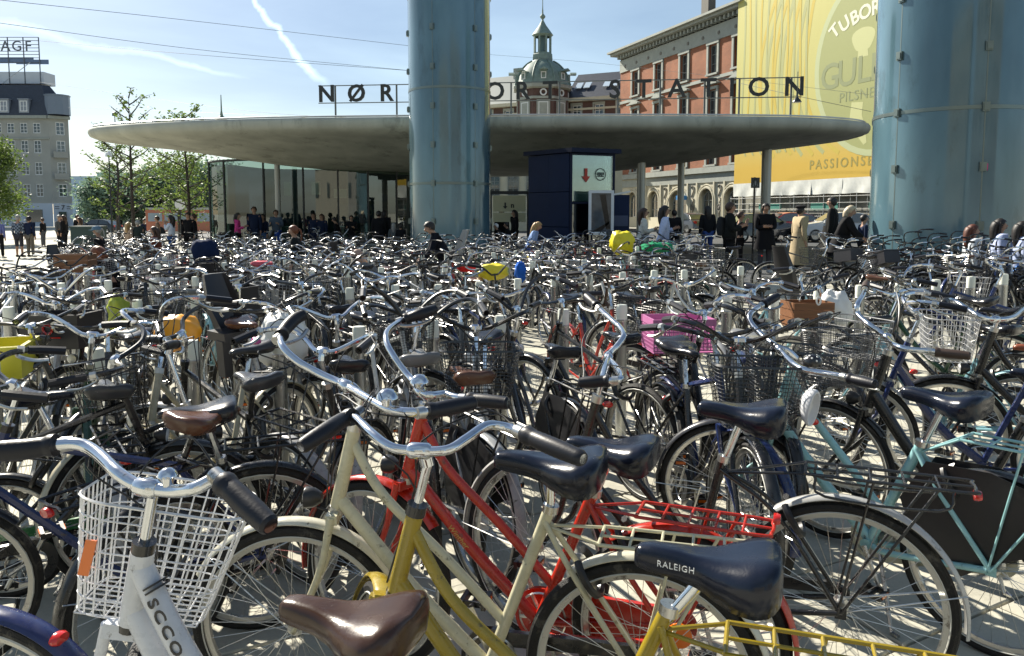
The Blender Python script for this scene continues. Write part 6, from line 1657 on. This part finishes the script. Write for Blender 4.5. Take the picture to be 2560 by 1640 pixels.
for k in range(7):
    s = -16.0+.2*(k % 2)
    while s < 16:
        p = row_point(k, s); x, y = p.x, p.y
        if in_field(x, y) and y < 16.2 and n_post < 240:
            far = ['at the front', 'a row back', 'two rows back', 'in the middle of the field', 'far into the field', 'far into the field', 'far into the field'][k]
            side = 'left' if x < -y*.22 else ('right' if x > y*.22 else 'middle')
            t = thing('light_post', 'steel post with frosted cap in the %s row of posts, %s stretch' % (ROWN[k], side), 'bollard', (x, y, gz(x)), 0, 'steel light posts between the bicycles')
            link('post_tube', pm1, t); link('glass_cap', pm2, t); link('steel_ring', pm3, t)
            t.scale = (1, 1, rs.uniform(1.05, 1.08)); n_post += 1; posts.append((x, y))
        s += .445 if k else .43+.012*(s+2.6)

# ------------------------------------------------------------ foreground bicycles, each built on its own
def hero(label, x, y, hd, lean, steer, **kw):
    g = kw.pop('group', None)
    b = make_bike('bicycle', q=2, steer=steer, **kw); b.matrix_basis = pose(x, y, hd, lean); tag(b, label, 'bicycle', g); return b
GOLD, CREAM, RED, AQUA = (.31, .225, .014), (.56, .53, .37), (.44, .022, .008), (.28, .52, .54)
MB_ = material('brown_leather_grip', (.09, .035, .018), rough=.5)
hg = hero('gold bicycle with chrome bars nearest the camera and a black lettered saddle', .564, 1.50, 162, 0, radians(-58),
     frame='twin', ht=(.835, 0, .93), hb=(.885, 0, .745), st=(.24, 0, .80), col=GOLD, sz=.93, puff=1.6, sx=-.035, path=PATH_GOLD, grip=.19, gr=.0185, br=.0118, clamp=PATH_GOLD[6],
     rackz=.755, rackc=GOLD, gcol=GOLD, sw=.112, sl=.30, dark_cups=1, fat=1.12, lamp=0, tw=.021, bell=0)
hc = hero('cream bicycle with wide chrome bars, cream mudguards and glossy black saddle', .37, 2.07, 165, 0, radians(14),
     frame='twin', ht=(.885, 0, .98), hb=(.945, 0, .745), st=(.27, 0, .80), col=CREAM, sz=.95, puff=1.6, sx=.045, path=PATH_CREAM, grip=.155, gr=.0195, br=.0128, clamp=PATH_CREAM[6],
     rackc=CREAM, gcol=(.58, .56, .46), sw=.132, sl=.32, fat=1.15, fa=(22, 150), lamp=1, bell=.72, bellr=.031, rx0=-.30, rackz=.735, tw=.022)
hr = hero('bright red bicycle with red mudguards, red rack and dome bell', .51, 2.27, 158, 0, radians(-10),
     frame='twin', ht=(.88, 0, .96), hb=(.945, 0, .73), st=(.27, 0, .76), col=RED, sz=.925, puff=1.5, path=PATH_RED, grip=.15, gr=.0195, br=.0128, clamp=PATH_RED[8],
     rackc=RED, gcol=RED, sw=.12, sl=.29, fat=1.2, bell=.66, bellr=.033, rx0=-.27, rackz=.725, tw=.022, ccol=RED, chaincase='full')
hw = hero('white bicycle with a white wire front basket and brown leather saddle', -.07, 1.316, 161, 0, radians(-62),
     frame='twin', R=.33, wb=1.0, ur=.019, ht=(.75, 0, .935), hb=(.788, 0, .79), bb=(.43, 0, .28), st=(.25, 0, .74), col=(.60, .62, .66), sz=.895, seatc=(.045, .021, .012), dark_cups=1, path=PATH_WHITE, grip=.15, gr=.020, br=.0135,
     clamp=PATH_WHITE[8], rack=0, gcol=(.03, .03, .03), sw=.112, sl=.285, fat=1.35, puff=1.4, sx=.06, bell=.62, bellr=.020, tw=.023, lamp=0, guards=0)
bk = wire_basket(.36, .33, .25, .24, 40, 7, .0021, 2); Sw = steer_matrix(BIKE_SP[hw.name], radians(-62))
bk.build('basket', PAINT, hw, Sw @ T(.80, 0, 1.01), col=(.74, .74, .74))
b = MB(); b.box((0, 0, 0), (.008, .022, .075)); b.build('basket_reflector', ORANGE, hw, Sw @ T(.815, .12, .89))
hb_ = hero('black bicycle with tall glossy saddle, black wire rack and pale grey mudguards', 1.08, 2.42, 158, 0, radians(-20),
     frame='twin', ht=(.835, 0, .95), hb=(.90, 0, .70), st=(.385, 0, .80), bb=(.50, 0, .28), sz=.985, puff=1.55, sx=-.025, path=PATH_BLACK, grip=.11, gr=.019, br=.0125, clamp=PATH_BLACK[4],
     gcol=(.42, .42, .41), goff=.024, rackrail=1, sw=.122, sl=.29, rackz=.80, R=.35, lock=1)
ha = hero('pale turquoise bicycle with skirt guard, glossy black saddle and turquoise rack', 1.77, 2.70, 131, 0, radians(28),
     frame='twin', ht=(.82, 0, .95), hb=(.89, 0, .70), col=AQUA, sz=.945, puff=1.5, path=PATH_AQUA, grip=.12, gr=.0175, br=.0135, clamp=PATH_AQUA[6],
     rackc=AQUA, gcol=(.04, .04, .045), coat=1, sw=.122, sl=.30, fat=1.3, ccol=(.50, .49, .38), chaincase='full', rackz=.80)
hk = hero('black bicycle with long swept chrome bars and dark brown grips behind the turquoise one', 2.41, 3.04, 140, 0, radians(-12),
     frame='single', ht=(.835, 0, .95), path=PATH_DARK, grip=.13, gr=.017, br=.013, clamp=PATH_DARK[6], gripm=material('brown_rubber_grip', (.05, .03, .022), rough=.5), fat=1.2,
     basket=('mesh', (.02, .02, .02)), guards=1)
hwi = hero('black bicycle with silver wire basket at the right edge of the photograph', 3.45, 3.80, 153, 0, radians(10),
     frame='twin', ht=(.885, 0, .95), hb=(.94, 0, .72), path=PATH_WIRE, grip=.1, br=.013, clamp=PATH_WIRE[4], basket=('wire', (.55, .55, .55)), fat=1.15)
he = hero('bicycle rear with broad dark blue mudguard in the bottom left corner', -1.30, 1.80, 172, 0, 0,
     frame='diamond', col=(.012, .014, .03), gcol=(.012, .02, .09), gw=.032, goff=.024, rack=0, lock=0)
hl = hero('small wheeled dark bicycle with green chain guard at the left edge', -2.20, 3.22, 12, 0, radians(20),
     frame='diamond', R=.27, wb=.98, bb=(.40, 0, .27), st=(.26, 0, .62), hb=(.80, 0, .66), ht=(.76, 0, .80), sz=.90, bar='flat', col=(.02, .022, .024), ccol=(.02, .16, .05), rack=1, guards=1, gcol=(.02, .022, .024))
# lettering seen on frames and saddles
def letter_on(o, txt, size, M, m_=WHITEP, **k): return link('lettering', text_mesh(txt, size, .0006, m_, **k), o, M)
def part(o, nm):
    for c in o.children:
        if c.name.split('.')[0] == nm: return c
sd = part(hg, 'saddle')
letter_on(sd, 'RALEIGH', .018, T(.075, .0425, -.028) @ Rz(pi-.16) @ Rx(radians(84)), spacing=1.15)
letter_on(part(hw, 'saddle'), 'CR', .03, T(-.085, .128, -.035) @ Rz(pi-.05) @ Rx(radians(80)))
letter_on(part(hr, 'frame'), 'Winther', .028, T(.74, .022, .545) @ Rz(pi) @ Rx(pi/2) @ Rz(-radians(43)), CREAMP, shear=.3)
fr_ = part(hw, 'frame')
dvec = V((.43, 0, .292))-V((.80, 0, .70)); an_ = atan2(dvec.z, -dvec.x)
letter_on(fr_, 'SCCO', .042, T(.672, .0275, .80) @ Rz(pi) @ Rx(pi/2) @ Rz(-radians(58)), DARKP, spacing=1.25, bold=.0008)
dd = V((-.53, 0, -.85)); p0 = V((.74, 0, .905))
for tt in (.035, .045): b = MB(); b.tube([p0+dd*tt, p0+dd*(tt+.004)], .0268, 20); b.build('frame_band', DARKP, hw)
fr_ = part(hg, 'frame'); letter_on(fr_, 'DESIRE', .02, T(.70, .0205, .56) @ Rz(pi) @ Rx(pi/2) @ Rz(-radians(46)), CREAMP, spacing=1.3) if False else None
# orange valve-side reflector and pedal seen on the cream wheel
w_ = [c for c in hc.children if c.name.startswith('wheel')][-1]
b = MB(); b.lathe([(0, -.004), (.036, -.003), (.036, .003), (0, .004)], 18, T(-.10, .0, .13) @ Rx(pi/2)); b.build('spoke_reflector', ORANGE, w_)

# ------------------------------------------------------------ prototypes for the rest
ALLB = []
QV = [dict(frame='single', bar='swept', rack=1, bright=1), dict(frame='diamond', bar='flat', barm=BLACKM, bright=0, rack=0, guards=0, chaincase=None, coat=0, lamp=0, sw=.085), dict(frame='swan', bar='high', basket=('wire', (.6, .6, .6)), rack=1),
      dict(frame='diamond', bar='wide', rack=1, barm=BLACKM, bright=0), dict(frame='swan', bar='swept', barm=BLACKM, basket=('mesh', (.015, .015, .015)), rack=1, sw=.115), dict(frame='single', bar='wide', rack=1, rear_basket=('wire', (.3, .3, .3))),
      dict(frame='twin', bar='high', rack=1, coat=1, barm=BLACKM), dict(frame='diamond', bar='wide', rack=1, basket=('crate', (.02, .02, .025)), barm=BLACKM), dict(frame='single', bar='swept', rack=1, child_seat=(.03, .03, .035))]
PROTO = {}
for q in (1, 0):
    for i, kw in enumerate(QV):
        p = make_bike('bicycle', q=q, steer=0, cz=1.04 if q == 0 else 1.07, sz=.93, **{k: v for k, v in kw.items() if not (q == 0 and k in ('coat',))})
        PROTO[(q, i)] = (p, tree_of(p))
BDESC = ['bicycle with swept chrome bars', 'sports bicycle with flat bars', 'bicycle with front wire basket', 'crossbar bicycle with wide bars',
         'bicycle with mesh basket', 'bicycle with rear basket', 'bicycle with black tall bars', 'bicycle with dark front crate', 'bicycle with child seat']
PALET = [('black', (.012, .012, .013), 11), ('dark grey', (.045, .047, .05), 3), ('dark blue', (.012, .025, .10), 2), ('white', (.62, .63, .62), 1.3), ('silver', (.33, .34, .35), 1.6), ('red', (.42, .03, .015), .8),
         ('dark green', (.015, .06, .03), .7), ('pale blue', (.22, .42, .48), .5), ('brown', (.08, .035, .02), .5), ('cream', (.5, .46, .33), .5)]
def pick(r):
    t = r.uniform(0, sum(p[2] for p in PALET))
    for n_, c, w in PALET:
        t -= w
        if t <= 0: return n_, c
    return PALET[0][:2]
used_proto = set()
def place_bike(q, vi, x, y, hd, lean, steer, colname, col, label, group, seatc=None, extra=None):
    p, ch = PROTO[(q, vi)]
    cols = {'frame': col, 'fork': col}
    gc = col if rs.random() < .45 else rs.choice([(.012, .012, .013), (.35, .35, .35), (.015, .015, .016)])
    cols['rear_mudguard'] = cols['front_mudguard'] = gc
    cols['saddle'] = seatc or rs.choice([(.014, .014, .018)]*6+[(.10, .045, .025), (.05, .05, .052), (.20, .20, .20)])
    if vi in (2, 4): cols['basket'] = (.018, .018, .018) if q else rs.choice([(.6, .6, .6), (.02, .02, .02), (.02, .02, .02), (.4, .4, .4)])
    if extra: cols.update(extra)
    c = copy_tree(p, ch, pose(x, y, hd, lean) @ Matrix.Scale(.96 if q == 0 else 1, 4), steer, cols)
    tag(c, label, 'bicycle', group)
    return c
# picked out one by one between the foreground and the first row of posts
mid = [  # variant, x, y, heading, lean, steer, colour, saddle, words
    (0, -1.28, 2.62, 60, 4, .2, 'black', (.10, .042, .022), 'black bicycle with brown leather saddle and long black rack left of the middle'),
    (3, -1.00, 2.95, 200, -3, .1, 'dark blue', None, 'dark crossbar bicycle with black and white lettered saddle beside the tall left post'),
    (2, -1.30, 4.35, 248, 5, -.3, 'cream', None, 'cream bicycle facing the camera between the two tall left posts'),
    (7, -2.75, 6.0, 262, 3, .1, 'black', None, 'black bicycle with dark front crate bearing a small red badge'),
    (3, -2.75, 3.35, 75, -4, .35, 'dark grey', None, 'dark grey crossbar bicycle beside the yellow front crate at the left'),
    (3, -2.35, 2.75, 38, 4, -.5, 'black', (.36, .42, .05), 'black bicycle with a yellow-green saddle cover at the left edge'),
    (0, -.80, 3.55, 108, 3, .3, 'black', (.014, .014, .018), 'black bicycle with broad black saddle seen from behind in front of a steel post'),
    (4, -.38, 3.72, 100, -4, .2, 'dark grey', None, 'dark grey bicycle with round black saddle behind the dome bells'),
    (4, -.12, 4.65, 268, 2, .15, 'white', None, 'white bicycle with black bars and black mesh basket facing the camera'),
    (4, .80, 4.2, 280, -5, -.2, 'black', None, 'black bicycle with large black mesh basket in the middle right'),
    (3, .95, 4.35, 275, 4, .2, 'dark blue', None, 'dark bicycle with straight bars before the pink crate'),
    (0, 1.15, 3.55, 100, 5, .3, 'black', (.02, .03, .09), 'black bicycle with rounded blue-black saddle before the pink crate'),
    (4, 1.35, 4.55, 262, -3, .1, 'black', None, 'black bicycle with deep black mesh basket behind the tall saddle'),
    (6, -.15, 3.25, 120, 3, -.3, 'silver', None, 'silver bicycle close behind the red one'),
    (3, -.95, 3.35, 140, -6, .5, 'black', None, 'black bicycle leaning among the ones left of the cream frame'),
    (0, -1.7, 3.05, 125, 5, -.2, 'dark green', None, 'dark green bicycle left of the white wire basket'),
    (5, 1.95, 4.7, 110, 3, .1, 'black', None, 'black bicycle with a rear wire basket near the wooden crate'),
    (1, 2.5, 4.9, 100, -4, .5, 'dark grey', None, 'grey sports bicycle near the polka-dot bell'),
    (5, 3.0, 4.4, 128, 3, -.2, 'pale blue', None, 'pale blue bicycle with a grey wire rear basket at the right'),
    (3, 3.6, 5.2, 150, 6, .2, 'black', None, 'black bicycle leaning beside the silver wire basket'),
    (0, 2.9, 3.75, 150, 2, .1, 'dark blue', (.20, .06, .03), 'dark bicycle with a tan saddle at the right edge'),
    (6, .25, 3.85, 112, 5, .4, 'black', None, 'black bicycle with tall black bars right of the white forks'),
    (0, -2.9, 4.45, 110, 3, .2, 'silver', None, 'silver bicycle at the far left behind the yellow crate'),
    (0, 4.55, 15.0, 184, 3, .2, 'black', None, 'black bicycle standing side-on at the edge of the asphalt'),
    (3, 5.85, 14.0, 178, 3, -.2, 'dark grey', None, 'grey crossbar bicycle side-on with a thin saddle before the trench coat'),
    (2, 5.6, 11.6, 150, 5, -.2, 'black', None, 'black bicycle with front basket left of the slanting line'),
    (3, -2.35, 4.9, 285, 3, -.4, 'black', (.05, .05, .052), 'black bicycle with glossy rounded saddle behind the left posts'),
]
PD = {n_: c for n_, c, w in PALET}
for (vi, x, y, hd, ln, stv, cn, seatc, lab) in mid:
    mbk = place_bike(1, vi, x, y, hd, ln, stv, cn, PD[cn], lab, None, seatc)
    if 'lettered saddle' in lab: letter_on(part(mbk, 'saddle'), 'PUCH', .022, T(.03, -.062, -.026) @ Rz(.28) @ Rx(radians(84))); letter_on(part(mbk, 'saddle'), 'PUCH', .022, T(.03, .062, -.026) @ Rz(pi-.28) @ Rx(radians(84)))
    if 'badge' in lab:
        for c_ in mbk.children:
            if c_.name.startswith('basket'):
                b = MB(); b.ring((0, 0, 0), .03, .008, 12, 5, axis='z'); b.box((0, -.055, 0), (.16, .008, .003)); b.build('badge', REDLENS, c_, T(.147, 0, .13) @ Rz(pi/2) @ Rx(pi/2))
    ALLB.append((x+.5*cos(radians(hd)), y+.5*sin(radians(hd))))

# rows of parked bicycles
cands = []
r2 = random.Random(11)
for k in range(-0, 9):
    s = -26.0
    while s < 26:
        for side in (0, 1):
            if r2.random() < (.58 if k == 0 else .30 if k == 1 else .12 if k < 4 else .06): continue
            hd = (118 if side == 0 else 298)+r2.gauss(0, 9)+(14 if side == 0 and k == 0 else 0)
            c = row_point(k, s+r2.uniform(-.1, .1)+side*.2)
            h = V((cos(radians(hd)), sin(radians(hd)))); c = c-h*(r2.uniform(1.0, 1.28))
            m = c+h*.55
            if not in_field(m.x, m.y) or m.y > 20.2: continue
            if k == 0 and side == 0 and m.y < 4.3 and m.x < .0: continue
            if m.y < 3.75: continue
            if any(abs(1202+1800*m.x/m.y-q_) < 42 and m.y < dq_ for q_, dq_ in ((165, 3.88), (348, 4.03), (525, 4.17), (860, 4.5), (1010, 4.58), (1297, 5.05), (1557, 5.4), (1685, 5.6), (1917, 6.1), (165, 6.0), (405, 6.4), (518, 6.7))): continue
            if any((m.x-a)**2+(m.y-b_)**2 < .10 for a, b_ in ALLB): continue
            if abs(m.x-x1) < 1.9 and abs(m.y-D1) < 2.0: continue
            cands.append((m.y, c.x, c.y, hd, k, side))
        s += .41 if k < 5 else .42
# loose bicycles left of the hall and behind the field
for i in range(46):
    x = r2.uniform(-15, -4.5); y = r2.uniform(23.5, 30.5)
    if x < -.58*y: continue
    cands.append((y, x, y, r2.uniform(0, 360), 9, 0))
# the leaning line-up before the wide tower
for i in range(64):
    t = i/63; lay = i % 3
    x = 5.9+t*2.3+lay*1.25; y = 13.9-5.4*t+lay*.75
    if y < 8.3: continue
    cands.append((y, x+.5, y, 196+r2.gauss(0, 7), 20, lay))
cands.sort()
n_thing = len([o for o in COL.objects if o.get('category') == 'bicycle'])
LIMIT = 296
far_list = []
for (d, x, y, hd, k, side) in cands:
    vi = r2.choices(range(9), [5, 3, 3, 5, 2.4, 2, 3, 1.2, .5])[0]
    n_, c = pick(r2); steer = r2.gauss(0, .35); lean = r2.gauss(0, 4)
    if k == 20: lean = r2.uniform(8, 20); n_, c = pick(r2) if r2.random() < .2 else ('black', (.012, .012, .013)); steer = r2.gauss(-.2, .3)
    if n_thing < LIMIT:
        wh = ('in the slanting line before the wide tower' if k == 20 else 'left of the hall' if k == 9 else 'parked %s the %s row of posts' % (('before', 'behind')[side], (ROWN+['eighth', 'ninth'])[k]))
        place_bike(1 if d < 7.8 else 0, vi, x, y, hd, lean, steer, n_, c, '%s %s, %s' % (n_, BDESC[vi], wh), 'bicycles crowding the square'); n_thing += 1
    else: far_list.append((vi, x, y, hd, lean, steer, c))
# the remainder, far off: one mass
import numpy as np
def flat_proto(vi, steer):
    """all parts of a simple prototype as arrays"""
    p, ch = PROTO[(0, vi)]; S = steer_matrix(BIKE_SP[p.name], steer); out = []
    def rec(o, M):
        for c in ch.get(o.name, ()):
            b = (S @ FRONT[c.name]) if c.name in FRONT else c.matrix_basis
            MM = M @ b
            if c.data is not None:
                me = c.data; nv = len(me.vertices); co_ = np.empty(nv*3); me.vertices.foreach_get('co', co_); co_ = co_.reshape(-1, 3)
                A = np.array(MM.to_3x3()); co_ = co_ @ A.T+np.array(MM.translation)
                lt = np.empty(len(me.loops), dtype=np.int32); me.loops.foreach_get('vertex_index', lt)
                ls = np.empty(len(me.polygons), dtype=np.int32); me.polygons.foreach_get('loop_total', ls)
                mi_ = np.empty(len(me.polygons), dtype=np.int32); me.polygons.foreach_get('material_index', mi_)
                mats = [m.name for m in me.materials]
                out.append((co_, lt, ls, mi_, mats, c.name.split('.')[0]))
            rec(c, MM)
    rec(p, Matrix()); return out
FARP = [material('far_frame_black', (.013, .013, .014), rough=.3, coat=.4), material('far_frame_grey', (.12, .125, .13), rough=.35), material('far_frame_blue', (.014, .03, .12), rough=.3), material('far_frame_pale', (.55, .55, .52), rough=.35), material('far_frame_red', (.38, .03, .02), rough=.3)]
mlist = []; midx = {}
def mi_of(m):
    if m.name not in midx: midx[m.name] = len(mlist); mlist.append(m)
    return midx[m.name]
V_, L_, S_, M_I = [], [], [], []; off = 0
variants = {}
for (vi, x, y, hd, lean, steer, c) in far_list:
    sq = round(steer*3)/3
    if (vi, sq) not in variants: variants[(vi, sq)] = flat_proto(vi, sq)
    PM = pose(x, y, hd, lean) @ Matrix.Scale(.95, 4); A = np.array(PM.to_3x3()); tr = np.array(PM.translation)
    pm = FARP[0] if max(c) < .06 else FARP[2] if c[2] > c[0]*2 else FARP[4] if c[0] > c[1]*3 else FARP[3] if min(c) > .3 else FARP[1]
    for (co_, lt, ls, mi_, mats, nm) in variants[(vi, sq)]:
        if nm == 'spokes' and y > 17: continue
        V_.append(co_ @ A.T+tr); L_.append(lt+off); S_.append(ls); off += len(co_)
        mm_ = [mi_of(pm if m in ('cycle_paint',) and nm in ('frame', 'fork', 'rear_mudguard', 'front_mudguard') else FARP[0] if m in ('cycle_paint', 'saddle_vinyl', 'plastic_coloured') else MATS[m]) for m in mats]
        M_I.append(np.array(mm_, dtype=np.int32)[mi_])
if V_:
    Vv, Ll, Ss, Mm = np.concatenate(V_), np.concatenate(L_), np.concatenate(S_), np.concatenate(M_I)
    me = bpy.data.meshes.new('distant_bicycles'); me.vertices.add(len(Vv)); me.vertices.foreach_set('co', Vv.ravel())
    me.loops.add(len(Ll)); me.loops.foreach_set('vertex_index', Ll); me.polygons.add(len(Ss))
    st0 = np.concatenate([[0], np.cumsum(Ss)[:-1]]).astype(np.int32); me.polygons.foreach_set('loop_start', st0)
    me.polygons.foreach_set('material_index', Mm); me.polygons.foreach_set('use_smooth', [True]*len(Ss))
    for m in mlist: me.materials.append(m)
    me.update(calc_edges=True); me.validate()
    o = link('distant_bicycles', me); tag(o, 'mass of parked bicycles at the far side of the square', 'bicycles', None, 'stuff')
print('bikes', n_thing, 'far', len(far_list), 'posts', n_post, 'far verts', off)
for (p, ch) in PROTO.values():
    for o in list(p.children_recursive)+[p]: bpy.data.objects.remove(o, do_unlink=True)

# ------------------------------------------------------------ crates, bags and covers on the bicycles
def blob(name, label, cat, c, r, col, m_=CLOTH, seed=0, seg=18, amp=.18, group=None):
    b = MB(); rr = random.Random(seed); rings = []; seg = 34
    for i in range(seg//2+1):
        a = pi*i/(seg//2); ring = []
        for j in range(seg):
            t = 2*pi*j/seg; d = V((sin(a)*cos(t), sin(a)*sin(t), cos(a)))
            k = 1+amp*(mnoise.noise(d*2.2+V((seed, 0, 0)))+.6*abs(mnoise.noise(d*5+V((seed, 3, 0))))+.5*abs(mnoise.noise(d*11+V((seed, 9, 0)))))
            sq = (abs(d.x)**3+abs(d.y)**3+abs(d.z)**3)**(-1/3); k *= .45+.55*sq
            ring.append(V((d.x*r[0]*k, d.y*r[1]*k, d.z*r[2]*k)))
        rings.append(ring)
    b.sweep(rings, cap=False)
    o = b.build(name, m_, None, T(*c), 180, col); tag(o, label, cat, group); return o
def crate(label, c, hd, size, col, open_=True, m_=PLAST, tilt_=0, name='plastic_crate', cat='crate'):
    b = crate_mb(size[1], size[0], size[2]); o = b.build(name, m_, None, T(*c) @ Rz(radians(hd)) @ Ry(radians(tilt_)), 0, col); tag(o, label, cat); return o
yc = crate('yellow plastic crate on a bicycle front at the left edge', (-2.72, 4.0, .80), 20, (.30, .36, .17), (.60, .55, .04))
def holed_crate():
    b = MB(); w, l, h, t = .44, .32, .24, .006
    for s in (-1, 1):
        for i in range(13): b.box((-l/2+l*i/12, s*w/2, h/2), (.009, t, h-.04))
        for i in range(17): b.box((s*l/2, -w/2+w*i/16, h/2), (t, .009, h-.04))
        for j in range(8): z = .02+j*(h-.05)/7; b.box((0, s*w/2, z), (l, t*.8, .009)); b.box((s*l/2, 0, z), (t*.8, w, .009))
        b.box((0, s*w/2, h-.02), (l+.02, .012, .05)); b.box((s*l/2, 0, h-.02), (.012, w+.02, .05))
    b.box((0, 0, .005), (l, w, .008)); return b
o = holed_crate().build('plastic_crate', PLAST, None, T(1.03, 4.72, .80) @ Rz(radians(95)) @ Matrix.Scale(.85, 4), 0, (.50, .17, .36)); tag(o, 'pink perforated plastic crate in the middle right', 'crate')
def wood_crate(label, c, hd, s=1.0, zero=True):
    t = thing('wooden_crate', label, 'crate', c, radians(hd)); WD = material('oiled_wood', (.20, .085, .035), rough=.5, var=.3, vscale=5, stretch=(1, 12, 12))
    for sy in (-1, 1):
        for j in range(3):
            b = MB(); b.box((0, sy*.15*s, .05+j*.078*s), (.42*s, .012, .072*s)); b.build('plank', WD, t, smooth=0)
            b = MB(); b.box((sy*.205*s, 0, .05+j*.078*s), (.012, .285*s, .072*s)); b.build('plank', WD, t, smooth=0)
    b = MB(); b.box((0, 0, .012), (.4*s, .28*s, .012)); b.build('base_board', WD, t, smooth=0)
    if zero: link('lettering', text_mesh('0', .09, .001, WHITEP, bold=.002), t, T(.03, -.158*s, .2) @ Rx(pi/2))
    return t
wood_crate('brown wooden crate with a white zero among the bicycles right of centre', (2.15, 5.55, .82), 5, .72)
wood_crate('long brown wooden crate in the left part of the field', (-6.9, 12.1, .72), 8, 1.2, False)
blob('saddle_bag', 'shiny orange bag tied on a bicycle among the left posts', 'bag', (-2.18, 4.95, .87), (.135, .10, .11), (.85, .36, .02), PLAST, 3)
blob('plastic_bag', 'white plastic bag over a bicycle beside the tall chrome bars', 'bag', (-1.42, 4.72, .85), (.13, .12, .17), (.80, .80, .78), PLAST, 7, amp=.3)
blob('plastic_bag', 'crumpled white plastic bag hanging behind the polka-dot bell', 'bag', (2.45, 5.8, .90), (.12, .10, .14), (.78, .78, .76), PLAST, 9, amp=.3)
blob('rain_cover', 'bright yellow bag on a bicycle in front of the white framed poster', 'bag', (1.98, 13.8, 1.12), (.20, .18, .20), (.80, .68, .02), PLAST, 13, amp=.22)
blob('backpack', 'yellow bag in the middle of the field beside a blue jacket', 'bag', (-.22, 9.0, .96), (.17, .12, .09), (.80, .66, .03), PLAST, 15, amp=.25)
blob('jacket', 'crumpled blue jacket beside the yellow bag in mid field', 'jacket', (.10, 9.0, .96), (.06, .08, .11), (.02, .12, .5), CLOTH, 18, amp=.3)
blob('pannier_cover', 'green net cover on a bicycle before the two walking women', 'cover', (2.75, 14.5, 1.0), (.28, .16, .09), (.02, .28, .13), CLOTH, 21)
blob('saddle_cover', 'yellow-green bag half hidden behind the left posts', 'bag', (-3.05, 5.9, .88), (.07, .06, .12), (.36, .42, .03), PLAST, 23, amp=.4)
blob('cap', 'red cloth on a bicycle left of the yellow bag', 'cloth', (-.55, 9.3, .98), (.11, .07, .045), (.55, .02, .02), CLOTH, 27)
blob('saddle_cover', 'pink saddle cover in the left middle of the field', 'saddle cover', (-3.4, 10.4, .96), (.14, .08, .04), (.6, .12, .16), CLOTH, 29)
blob('bag', 'large dark blue bag standing up among the bicycles left of centre', 'bag', (-4.8, 12.0, 1.03), (.19, .15, .20), (.01, .02, .06), CLOTH, 31)
def bell(label, c, r, col, dots):
    b = MB(); b.lathe([(0, r*.9), (r*.5, r*.8), (r*.85, r*.5), (r, 0), (r*.95, -r*.35), (r*.5, -r*.6), (0, -r*.6)], 20)
    t = b.build('bicycle_bell', PAINT, None, T(*c), 35, col); tag(t, label, 'bell')
    for i in range(dots):
        a = i*2.4; e_ = .25+.9*(i/dots); d = V((cos(a)*cos(e_), sin(a)*cos(e_), sin(e_))); s = MB(); s.lathe([(0, .0), (r*.12, 0), (r*.1, .0015), (0, .002)], 8)
        s.build('dot', WHITEP, t, Matrix.Translation(V((d.x*r, d.y*r, d.z*r*.9))*.985) @ d.to_track_quat('Z', 'Y').to_matrix().to_4x4())
bell('black polka-dot bell on the turquoise bicycle bar', (1.16, 2.92, 1.075), .036, (.01, .01, .012), 14)
bell('pink bell on a bar beside the white plastic bag', (-1.30, 3.85, 1.0), .026, (.60, .08, .32), 0)
# grey child seat, dark child seat, white helmet
def child_seat(label, c, hd, col, k=1.0):
    t = thing('child_seat', label, 'child seat', c, radians(hd)); b = MB(); rings = []
    for i in range(11):
        s = i/10; w = (.15-.05*abs(s-.45)*1.6)*k; z = .55*s*k; x = -.16*s*k; dpt = .10*(1-s*.5)*k
        rings.append([V((x+dpt, -w, z)), V((x+.02, -w*1.02, z)), V((x-.03, -w*.5, z)), V((x-.04, 0, z)), V((x-.03, w*.5, z)), V((x+.02, w*1.02, z)), V((x+dpt, w, z)), V((x+dpt*.8, w*.88, z)), V((x, w*.7, z)), V((x-.01, 0, z)), V((x, -w*.7, z)), V((x+dpt*.8, -w*.88, z))])
    b.sweep(rings); b.build('shell', PLAST, t, col=col)
    b = MB(); b.box((.10*k, 0, .0), (.26*k, .26*k, .05)); b.build('seat', PLAST, t, col=col)
    for s in (-1, 1): b = MB(); b.box((.20*k, s*.10*k, -.14*k), (.07, .05, .26*k)); b.build('leg_guard', PLAST, t, col=col)
child_seat('grey child seat behind the man in the dark shirt', (-.95, 13.6, .80), 200, (.30, .31, .31))
child_seat('black child seat with headrest in front of the leaning bicycles', (3.45, 9.6, .66), 20, (.015, .015, .018), 1.05)
hm = thing('cycle_helmet', 'white helmet with dark slots hanging by the turquoise frame', 'helmet', (1.22, 3.06, .86), 2.2); hm.scale = (.42, .42, .62)
b = MB(); b.lathe([(.002, .11), (.05, .10), (.09, .06), (.105, .0), (.10, -.02), (.09, -.02), (.08, .04), (.0, .09)], 22, Ry(radians(75)) @ Matrix.Diagonal((1.25, .9, 1.05, 1))); b.build('shell', PLAST, hm, col=(.72, .74, .78))
for i in range(5): b = MB(); a = -0.9+i*.45; b.tube([(.112*1, .06*a, .05), (.118, .07*a, -.03)], .011, 6); b.build('vent_slot', BLACK, hm)
